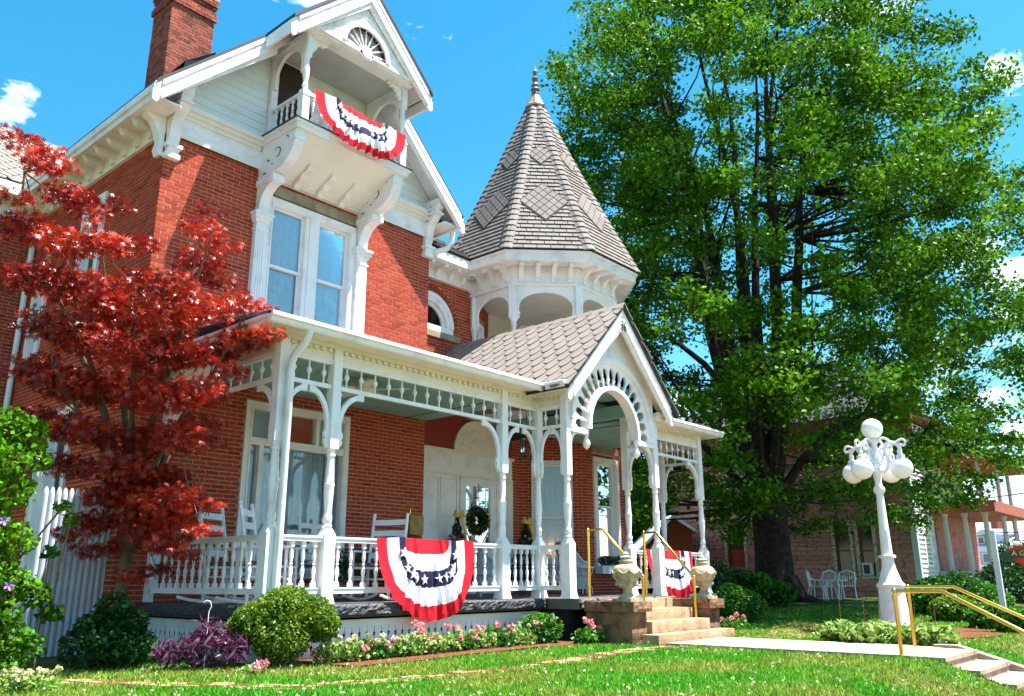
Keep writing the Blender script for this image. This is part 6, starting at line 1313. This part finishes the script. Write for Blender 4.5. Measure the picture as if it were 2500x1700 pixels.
# ================================================================ tall picket fence
FN = thing('picket_fence', 'tall white picket fence in the shade left of the house', 'fence', (4.9, 12.2, 0))
PK = MB(); PK.lathe(0, 0, [(.036, 0), (.036, 2.08), (.034, 2.12), (.026, 2.16), (.012, 2.19), (.002, 2.195)], 10); PK = PK.mesh('picket', VINYL, True)
for i in range(16): inst('picket', PK, FN, (4.28+i*.083, 12.2+.006*(i % 2), 0))
m = MB(); m.box(4.2, 5.55, 12.24, 12.28, .4, .5); m.build('fence_rail', VINYL, FN); m = MB(); m.box(4.2, 5.55, 12.24, 12.28, 1.6, 1.7); m.build('fence_rail', VINYL, FN)
# ================================================================ Christmas trees, wreath, window box
def xmas(px, y, h, label):
    x, yy = pxy(px, y); t = thing('decorated_tree', label, 'tree', (x, yy, .66), group='decorated potted trees by the door'); n = 2600
    zz = RNG.uniform(0, 1, n)**1.4; r = .46*(1-zz)*(.5+.5*RNG.uniform(0, 1, n)**.5)*(1+.2*np.sin(zz*40)); a = RNG.uniform(0, 6.983, n); C_ = np.stack([x+r*np.cos(a), yy+r*np.sin(a), .66+.3+(h-.3)*zz], 1)
    V, F = leaf_mesh(C_, .075, .3, .22, .1); np_obj('needles', V, F, pm('dark fir needles', (.02, .05, .022), (.012, .03, .015), rough=.6, isl=.4) if 'dark fir needles' not in MATS else MATS['dark fir needles'], t)
    m = MB(); m.tube([(x, yy, .66), (x, yy, .66+h*.9)], [.03, .01], 8); m.build('trunk', BARK, t); m = MB(); m.lathe(x, yy, [(.11, .665), (.15, .95), (.16, .96), (.12, .965)], 14); m.build('pot', BARN, t)
    for k in range(22):
        f = random.random()**1.3*.9; a = random.uniform(-2.9, -.2); rr = .46*(1-f)+.01; m = MB(); m.ball((x+rr*math.cos(a), yy+rr*math.sin(a), .96+(h-.3)*f), .03, 8, 6); m.build('ornament', random.choice([SIGNR, SIGNR, PINK, CREAMP, LEAFP]), t, True)
    m = MB()
    for s in (-1, 1): m.tube([(x, yy-.04, .66+h), (x+s*.10, yy-.06, .66+h+.09), (x+s*.14, yy-.06, .66+h+.02), (x+s*.05, yy-.06, .66+h-.01), (x, yy-.04, .66+h)], [.02, .04, .05, .03, .02], 6)
    m.tube([(x+.03, yy-.08, .66+h), (x+.08, yy-.16, .66+h*.8), (x+.05, yy-.24, .66+h*.55), (x+.1, yy-.3, .66+h*.35)], [.02, .028, .024, .018], 6); m.build('bow', YELLOW, t)
    return t
xmas(1115, 12.15, 1.55, 'decorated fir tree left of the door pane with red baubles'); xmas(1283, 11.95, 1.50, 'decorated fir tree right of the door with a gold bow and trailing ribbon')
WR = thing('wreath', 'dark green wreath with red baubles hanging on the door glass', 'wreath', FD(13.2, 2.18, .12)); n = 1500; a = RNG.uniform(0, 6.983, n); rr = .21+RNG.normal(0, .045, n); C_ = np.stack([13.2+rr*np.cos(a), 12.38+RNG.normal(0, .03, n), 2.18+rr*np.sin(a)*1.05], 1)
V, F = leaf_mesh(C_, .07, .2, .4, .1); np_obj('greenery', V, F, LEAFD, WR)
for k in range(9): m = MB(); m.ball((13.2+.22*math.cos(k*.7), 12.32, 2.18+.23*math.sin(k*.7)), .03, 8, 6); m.build('ornament', SIGNR, WR, True)
m = MB(); m.tube([(13.2, 12.38, 2.4), (13.2, 12.4, 2.95)], .008, 5); m.build('ribbon', SIGNR, WR)
WB = thing('window_box', 'white window box with trailing plants below the bay window', 'planter', BF(16.5, 1.2, .1)); m = MB(); m.fbox(BF, 16.0, 17.08, 1.08, 1.26, .01, .22); m.build('box', WHITE, WB)
C_ = blobs(np.array([BF(16.3, 1.36, .12), BF(16.75, 1.36, .12)]), np.array([(.3, .12, .13)]*2), 700, .2); V, F = leaf_mesh(C_, .06, .8); np_obj('foliage', V, F, LEAFD, WB)
p_ = pxy(860, 10.9); shrub('potted_fern', 'bushy green fern on the porch behind the second post', 'plant', [(p_[0], p_[1], 1.25), (p_[0]+.2, p_[1], 1.1), (p_[0]-.2, p_[1], 1.1)], [.3, .26, .26], 900, .10, LEAFD, asp=.25)
# ================================================================ neighbouring pink house
NX, NY0, NY1 = 33.2, 9.25, 19.6; G_ = .25
NH = thing('pink_house', 'old two storey house with peeling pink clapboards behind the maple', 'house', (NX+4, 12, G_))
lf = fr_left(NX); ff = fr_front(NY0)
def npx(px, py): q = at(px, py, 'x', NX); return q.y, q.z
wins = []
for (pl, pt, pr_, pb) in ((2035, 1283, 2085, 1408), (2092, 1283, 2142, 1408), (1775, 1305, 1822, 1388), (1770, 1165, 1815, 1238), (2050, 1120, 2095, 1200)):
    y1, z1 = npx(pl, pt); y0, z0 = npx(pr_, pb); wins.append((y0, y1, z0, z1))
m = MB(); wall_cells(m, lf, NY0, NY1, G_-.3, 6.9, wins, -.2, 0); m.box(NX+.2, NX+8, NY0+.02, NY1, G_-.3, 6.9); nw = m.build('side_wall', PINKSD, NH)
k = 0; z = G_+.25
while z < 6.8:
    segs = [(NY0+.16, NY1)]
    for (y0, y1, z0, z1) in wins:
        if z+.1 > z0-.08 and z < z1+.08:
            ns = []
            for a, b in segs:
                if y0-.12 > a: ns.append((a, min(b, y0-.12)))
                if y1+.12 < b: ns.append((max(a, y1+.12), b))
            segs = [s for s in ns if s[1]-s[0] > .05]
    for a, b in segs:
        q = MB(); q.add([lf(a, z, .055), lf(b, z, .055), lf(b, z+.17, .008), lf(a, z+.17, .008), lf(a, z, 0), lf(b, z, 0)], [(0, 1, 2, 3), (0, 4, 5, 1)]); q.build('clapboard', PINKSD, nw)
    z += .17
m = MB(); m.fbox(ff, NX+.001, NX+8, G_-.3, 6.9, -.001, .02); fwl = m.build('front_wall', WHITESD, NH); z = G_+.25
while z < 6.8:
    q = MB(); q.add([ff(NX+.15, z, .08), ff(NX+2.2, z, .08), ff(NX+2.2, z+.17, .022), ff(NX+.15, z+.17, .022), ff(NX+.15, z, .02), ff(NX+2.2, z, .02)], [(0, 1, 2, 3), (0, 4, 5, 1)]); q.build('clapboard', WHITESD, fwl); z += .17
m = MB(); m.box(NX-.06, NX+.14, NY0-.06, NY0+.15, G_-.3, 6.9); m.build('corner_board', PIPE, NH)
m = MB(); m.box(NX-.05, NX+.1, NY1-.02, NY1+.2, G_-.3, 6.9); m.build('corner_board', PINKSD, NH)
for i, (y0, y1, z0, z1) in enumerate(wins):
    m = MB(); frame_rect(m, lf, y0-.12, y1+.12, z0-.08, z1+.12, .12, -.05, .07); m.fbox(lf, y0-.2, y1+.2, z1+.12, z1+.2, 0, .12); wn = m.build('window', SHADEW, NH)
    m = MB(); frame_rect(m, lf, y0+.001, y1-.001, z0+.04, z1, .06, -.1, -.05); m.fbox(lf, y0, y1, (z0+z1)/2-.03, (z0+z1)/2+.03, -.1, -.045); m.build('sash', BARN, wn)
    m = MB(); m.fbox(lf, y0, y1, z0, z1, -.12, -.11); m.build('pane', pm('dim neighbour glass', (.03, .035, .04), rough=.15, spec=.6) if 'dim neighbour glass' not in MATS else MATS['dim neighbour glass'], wn)
y0, y1, z0, z1 = wins[1]; ac = MB(); ac.fbox(lf, y0+.1, y1-.1, z0+.05, z0+.5, -.1, .25); aco = ac.build('air_conditioner', pm('pale appliance', (.55, .56, .55), rough=.6), NH)
m = MB(); m.fbox(lf, y0+.16, y1-.16, z0+.1, z0+.42, .25, .255); m.build('grille', pm('dark grille', (.05, .05, .055), rough=.7), aco)
q = at(1650, 1395, 'x', NX-.6)
m = MB(); m.box(NX-.5, NX+8.5, NY0-.5, NY1+.5, 6.9, 7.05); m.box(NX-.5, NX-.42, NY0-.5, NY1+.5, 6.0, 6.9); m.build('eaves', BARN, NH)
m = MB(); m.add([(NX-.55, NY0-.55, 7.06), (NX+8.6, NY0-.55, 7.06), (NX+8.6, NY1+.55, 7.06), (NX-.55, NY1+.55, 7.06), (NX+4, NY0+3.5, 10.4), (NX+4, NY1-3.5, 10.4)], [(0, 1, 4), (1, 2, 5, 4), (2, 3, 5), (3, 0, 4, 5)]); m.build('roof', pm('dark shingle roof', (.05, .055, .065), (.035, .04, .05), rough=.9, scale=6), NH)
yw0, yw1 = NX+.75, NX+1.6; m = MB(); frame_rect(m, ff, yw0, yw1, 1.35, 3.6, .1, .02, .09); fwn = m.build('window', WHITE, NH); m = MB(); m.fbox(ff, yw0+.1, yw1-.1, 1.45, 3.5, .025, .035); m.build('pane', MATS['dim neighbour glass'], fwn)
# columned porch at the front of the pink house
PXa = NX+2.2; m = MB(); m.box(PXa, NX+9, NY0-2.1, NY0, .9, 1.22); m.build('porch_floor', GREYH, NH); m = MB(); m.box(PXa-.2, NX+9, NY0-2.3, NY0, 3.35, 3.75); m.build('porch_beam', BARN, NH); m = MB(); m.box(PXa+.3, NX+9, NY0-.06, NY0-.03, 1.22, 3.35); m.build('porch_back_wall', PINKSD, NH); m = MB(); m.box(PXa+.1, NX+9, NY0-2.0, NY0-.02, -.6, .9); m.build('porch_base', GREYH, NH)
m = MB(); m.box(PXa-.2, NX+9, NY0-2.3, NY0, 5.3, 5.6); m.build('balcony_beam', BARN, NH); m = MB(); m.add([(PXa-.3, NY0-2.4, 5.61), (NX+9, NY0-2.4, 5.61), (NX+9, NY0, 6.3), (PXa-.3, NY0, 6.3)], [(0, 1, 2, 3)]); m.build('porch_roof', MATS['dark shingle roof'], NH)
for (x_, y_) in ((PXa+.25, NY0-.45), (PXa+.25, NY0-1.15), (PXa+.25, NY0-1.85), (PXa+3, NY0-1.92), (PXa+5, NY0-1.92)):
    m = MB(); m.lathe(x_, y_, [(.14, 1.22), (.14, 1.28), (.105, 1.31), (.105, 2.0), (.085, 3.2), (.12, 3.25), (.13, 3.35)], 14); m.build('column', GREYH, NH, True)
    m = MB(); m.lathe(x_, y_, [(.08, 3.75), (.07, 5.3)], 12); m.build('upper_column', GREYH, NH, True)
# white low fence seen beside the pink house
LF2 = thing('low_fence', 'short white picket fence between shrubs below the pink house', 'fence', (25, 12.5, G_))
q0, q1 = at_d(1740, 1400, 26), at_d(1835, 1400, 26.5)
for i in range(18): p = q0.lerp(q1, i/17); m = MB(); m.box(p.x-.035, p.x+.035, p.y-.035, p.y+.035, .3, 1.12+.0); m.build('picket', WHITE, LF2)
m = MB(); m.tube([Vector((q0.x, q0.y, .9)), Vector((q1.x, q1.y, .9))], .03, 6); m.build('fence_rail', WHITE, LF2)
# brick garage in the back garden and trees beyond
GA = thing('brick_garage', 'low brick outbuilding with a pale sloping roof edge behind the porch', 'garage', (26, 20, .4))
g0, g1 = at_d(1530, 1330, 33), at_d(1690, 1330, 33); 
u = (g1-g0); u.z = 0; L = u.length; u.normalize(); gfr = fr_gen((g0.x, g0.y), (u.x, u.y), (u.y, -u.x))
m = MB(); m.prism(gfr, [(0, 0), (L, 0), (L, 2.75), (L*.72, 3.3), (0, 1.4)], -4, 0); m.build('wall', BRICK, GA); m = MB(); m.prism(gfr, [(-.2, 1.35), (L*.72, 3.32), (L*.72, 3.46), (-.2, 1.5)], -4.1, .15); m.prism(gfr, [(L*.722, 3.46), (L+.2, 2.85), (L+.2, 2.72), (L*.722, 3.32)], -4.1, .15); m.build('roof', TINR, GA)
def bg_tree(label, px, d, zc, r, n=9000, mat=LEAFG, size=.3):
    p = at_d(px, 1400, d); t = thing('background_tree', label, 'tree', (p.x, p.y, .3), group='trees beyond the garden'); cs = np.array([(p.x+random.uniform(-1, 1)*r*.7, p.y+random.uniform(-1, 1)*r*.7, zc+random.uniform(-1, 1)*r*.6) for _ in range(14)]); V, F = leaf_mesh(blobs(cs, np.full(14, r*.42), n, .3), size, .7, .7); np_obj('crown', V, F, mat, t)
    m = MB(); m.tube([(p.x, p.y, 0), (p.x, p.y, zc)], [.3, .12], 8); m.build('trunk', BARK, t)
bg_tree('leafy garden tree seen through the portico posts', 1575, 40, 3.3, 3.0, mat=LEAFL); bg_tree('dark tree seen between the far porch posts', 1655, 44, 5.0, 2.8)
bg_tree('round leafy tree beyond the brick outbuilding', 1500, 48, 4.0, 3.6)
# ================================================================ garden chairs and table
def iron_chair(label, px, d, rz):
    p = at_d(px, 1440, d); z0 = gz1(p.x, p.y); t = thing('garden_chair', label, 'chair', group='white wire garden chairs')
    m = MB(); m.tube([(-.25, -.22, 0), (-.24, -.22, .42), (-.26, -.1, .62), (-.26, .2, .64), (-.22, .26, .85), (0, .29, .92), (.22, .26, .85), (.26, .2, .64), (.26, -.1, .62), (.24, -.22, .42), (.25, -.22, 0)], .018, 6); m.build('frame', CIRON, t, True)
    for x_ in (-.2, -.14, -.07, 0, .07, .14, .2): m = MB(); m.tube([(x_, .2, .42), (x_*1.05, .27, .88-.25*x_*x_*4)], .007, 5); m.build('back_wire', CIRON, t)
    m = MB(); m.lathe(0, 0, [(.24, .41), (.25, .42), (.24, .43)], 16); m.build('seat', CIRON, t)
    for s in (-1, 1): m = MB(); m.tube([(s*.2, .2, .42), (s*.24, .3, 0)], .016, 6); m.build('leg', CIRON, t)
    t.location = (p.x, p.y, z0); t.rotation_euler = (0, 0, rz)
iron_chair('white wire garden chair at the left of the group by the pink wall', 1995, 27.5, .2); iron_chair('white wire garden chair in the middle, facing the table', 2015, 26.4, 2.6); iron_chair('white wire garden chair at the right, turned sideways', 2070, 26.6, -1.3)
p = at_d(2038, 1440, 27.2); z0 = gz1(p.x, p.y); t = thing('garden_table', 'low white garden table among the wire chairs', 'table', (p.x, p.y, z0)); m = MB(); m.lathe(p.x, p.y, [(.4, .58), (.41, .6), (.4, .62)], 20, 0, z0); m.build('top', CIRON, t)
for k in range(4): m = MB(); m.tube([(p.x+.3*math.cos(k*1.57), p.y+.3*math.sin(k*1.57), z0), (p.x+.25*math.cos(k*1.57), p.y+.25*math.sin(k*1.57), z0+.58)], .016, 6); m.build('leg', CIRON, t)
# ================================================================ sign, hedge, far house, wires
SY = 3.62; SX = at(2437, 1400, 'y', SY).x
SG = thing('hanging_sign', 'red and green painted sign with gold lettering beside a grey post', 'sign', (SX, SY, 0))
zt = at(2428, 1296, 'y', SY).z; m = MB(); m.box(SX-.045, SX+.045, SY-.045, SY+.045, -.3, zt); m.build('post', PIPE, SG)
sf = lambda a, b_, c=0.0: (SX-c, SY-a, b_)           # board stands square to the street, reading towards the house lawn
def spx(px, py): q = at(px, py, 'x', SX); return SY-q.y, q.z
L0 = spx(2443, 1352); A = spx(2455, 1346); S_ = 1.0; C0 = spx(2463, 1372)
top = [(A[0], A[1]), (A[0]+.12, A[1]+.06), (A[0]+.35, A[1]+.105), (A[0]+.6, A[1]+.12), (A[0]+.85, A[1]+.105), (A[0]+1.08, A[1]+.06), (A[0]+1.2, A[1])]
bot = [(A[0]+1.12, A[1]-.14), (A[0]+1.04, A[1]-.2), (A[0]+.9, A[1]-.3), (A[0]+.6, A[1]-.36), (A[0]+.3, A[1]-.3), (A[0]+.16, A[1]-.2), (A[0]+.08, A[1]-.14)]
m = MB(); m.prism(sf, top+bot, -.02, .02); m.build('board', SIGNR, SG)
m = MB(); m.prism(sf, [(L0[0], L0[1]), (A[0]+.2, A[1]+.015), (A[0]+.6, A[1]+.045), (A[0]+1.0, A[1]+.015), (A[0]+1.3, L0[1]), (A[0]+1.24, L0[1]-.13), (A[0]+1.0, A[1]-.12), (A[0]+.6, A[1]-.09), (A[0]+.2, A[1]-.12), (L0[0]+.05, L0[1]-.14)], -.035, .035); m.build('ribbon', SIGNG, SG)
TXT = Matrix(((0, 0, -1, 0), (-1, 0, 0, 0), (0, 1, 0, 0), (0, 0, 0, 1)))
text_mesh('A GOVER', .13, SIGNY, 'lettering', SG, Matrix.Translation((SX-.037, SY-A[0]-.37, A[1]-.045)) @ TXT, .002, (1.0, 1.0, 1))
m = MB(); m.tube([(SX, SY-.04, zt-.05), (SX, SY-A[0]-1.2, zt-.05)], .012, 6)
for a in (.25, .95): m.tube([(SX, SY-A[0]-a, zt-.05), (SX, SY-A[0]-a, A[1]+.07)], .006, 5)
m.build('bracket', INK, SG)
m = MB(); m.ball((SX-.05, SY-A[0]-.2, A[1]+.13), .07, 16, 10, 0, .6); m.build('sign_lamp', GLOBE, SG, True)
hed = [(2290, 1455, 19, .75), (2340, 1450, 19.5, .8), (2390, 1465, 18.5, .7), (2330, 1480, 17.5, .5), (2420, 1495, 16, .45), (2480, 1505, 15, .4)]
for i, (px, py, d, r) in enumerate(hed):
    p = at_d(px, py, d); zg = gz1(p.x, p.y); lab = ['leafy bush left of the porch columns', 'leafy bush below the white columns', 'leafy bush just left of the sign post', 'low green bush in front of the column bushes', 'yellow green ground cover at the foot of the sign post', 'yellow green ground cover at the far right edge'][i]
    shrub('garden_bush', lab, 'bush', [(p.x, p.y, zg+r*.5), (p.x+r*.6, p.y-r*.3, zg+r*.4), (p.x-r*.5, p.y+r*.3, zg+r*.45)], [r*.75, r*.6, r*.6], 2600, .10, LEAFL if i != 3 else LEAFY, group='bushes on the right lawn', up=.9)
p = at_d(2490, 1430, 24); shrub('yew_hedge', 'dark rounded yew behind the sign at the right edge', 'hedge', [(p.x, p.y, .9), (p.x+1, p.y-.4, 1.0), (p.x-.6, p.y+.4, .8), (p.x+.4, p.y, 1.5)], [.9, .9, .7, .7], 5000, .11, LEAFD)
FH = thing('far_house', 'pale grey house with bright metal roof and dormer at the far right', 'house', tuple(at_d(2430, 1400, 60)))
f0 = at_d(2330, 1410, 62); f1 = at_d(2600, 1410, 52); u = f1-f0; u.z = 0; FL = u.length; u.normalize(); hf = fr_gen((f0.x, f0.y), (u.x, u.y), (u.y, -u.x))
def hz(py): return .95+(1410-py)/FPX*58
m = MB(); m.fbox(hf, 0, FL, -1, hz(1345), -8, 0); m.build('wall', GREYH, FH); m = MB(); m.fbox(hf, -.4, FL+.4, hz(1347), hz(1335), -8, .5); m.build('cornice', TINR, FH)
m = MB(); m.add([hf(-.4, hz(1335), .45), hf(FL+.4, hz(1335), .45), hf(FL-.5, hz(1285), -3), hf(1.2, hz(1285), -3), hf(FL+.4, hz(1335), -8), hf(-.4, hz(1335), -8)], [(0, 1, 2, 3), (1, 4, 2), (0, 3, 5), (3, 2, 4, 5)]); m.build('roof', TINR, FH)
for (a0, a1, z0, z1) in ((1.6, 2.6, hz(1375), hz(1348)), (3.4, 4.4, hz(1375), hz(1348)), (5.2, 6.9, hz(1375), hz(1348)), (2.2, 3.2, hz(1405), hz(1388))):
    m = MB(); frame_rect(m, hf, a0, a1, z0, z1, .12, .0, .08); fw_ = m.build('window', WHITE, FH); m = MB(); m.fbox(hf, a0+.12, a1-.12, z0+.12, z1-.12, .001, .02); m.build('pane', MATS['dim neighbour glass'] if z0 < 1 else BLUEG, fw_)
m = MB(); m.fbox(hf, -.2, 5.2, hz(1383), hz(1378), 0, 1.6); m.build('porch_roof', TINR, FH)
m = MB(); m.fbox(hf, 3.2, 5.2, hz(1333), hz(1306), -2.5, .2); m.build('dormer', BLUEG, FH); m = MB(); m.prism(hf, [(2.95, hz(1306)), (5.45, hz(1306)), (4.2, hz(1292))], -2.6, .35); m.build('dormer_roof', TINR, FH)
for a0 in (3.45, 4.3): m = MB(); frame_rect(m, hf, a0, a0+.65, hz(1328), hz(1310), .06, .2, .24); dw = m.build('dormer_window', WHITE, FH); m = MB(); m.fbox(hf, a0+.06, a0+.59, hz(1327), hz(1311), .205, .215); m.build('pane', MATS['dim neighbour glass'], dw)
m = MB(); m.fbox(hf, 1.5, 2.2, hz(1330), hz(1268), -3.2, -2.5); m.build('chimney', BRICKOLD, FH)
for i, (pa, pb, lab) in enumerate((((2380, 1150), (2520, 1128), 'upper utility wire across the sky at far right'), ((2390, 1200), (2520, 1180), 'lower utility wire across the sky at far right'))):
    a = at_d(*pa, 34); b = at_d(*pb, 26); t = thing('utility_wire', lab, 'wire', tuple(a)); m = MB(); e = b+(b-a)*1.5; s = a-(b-a)*2; m.tube([s.lerp(e, f/10)+Vector((0, 0, -.3*math.sin(math.pi*f/10))) for f in range(11)], .018, 5); m.build('cable', CABLE, t)
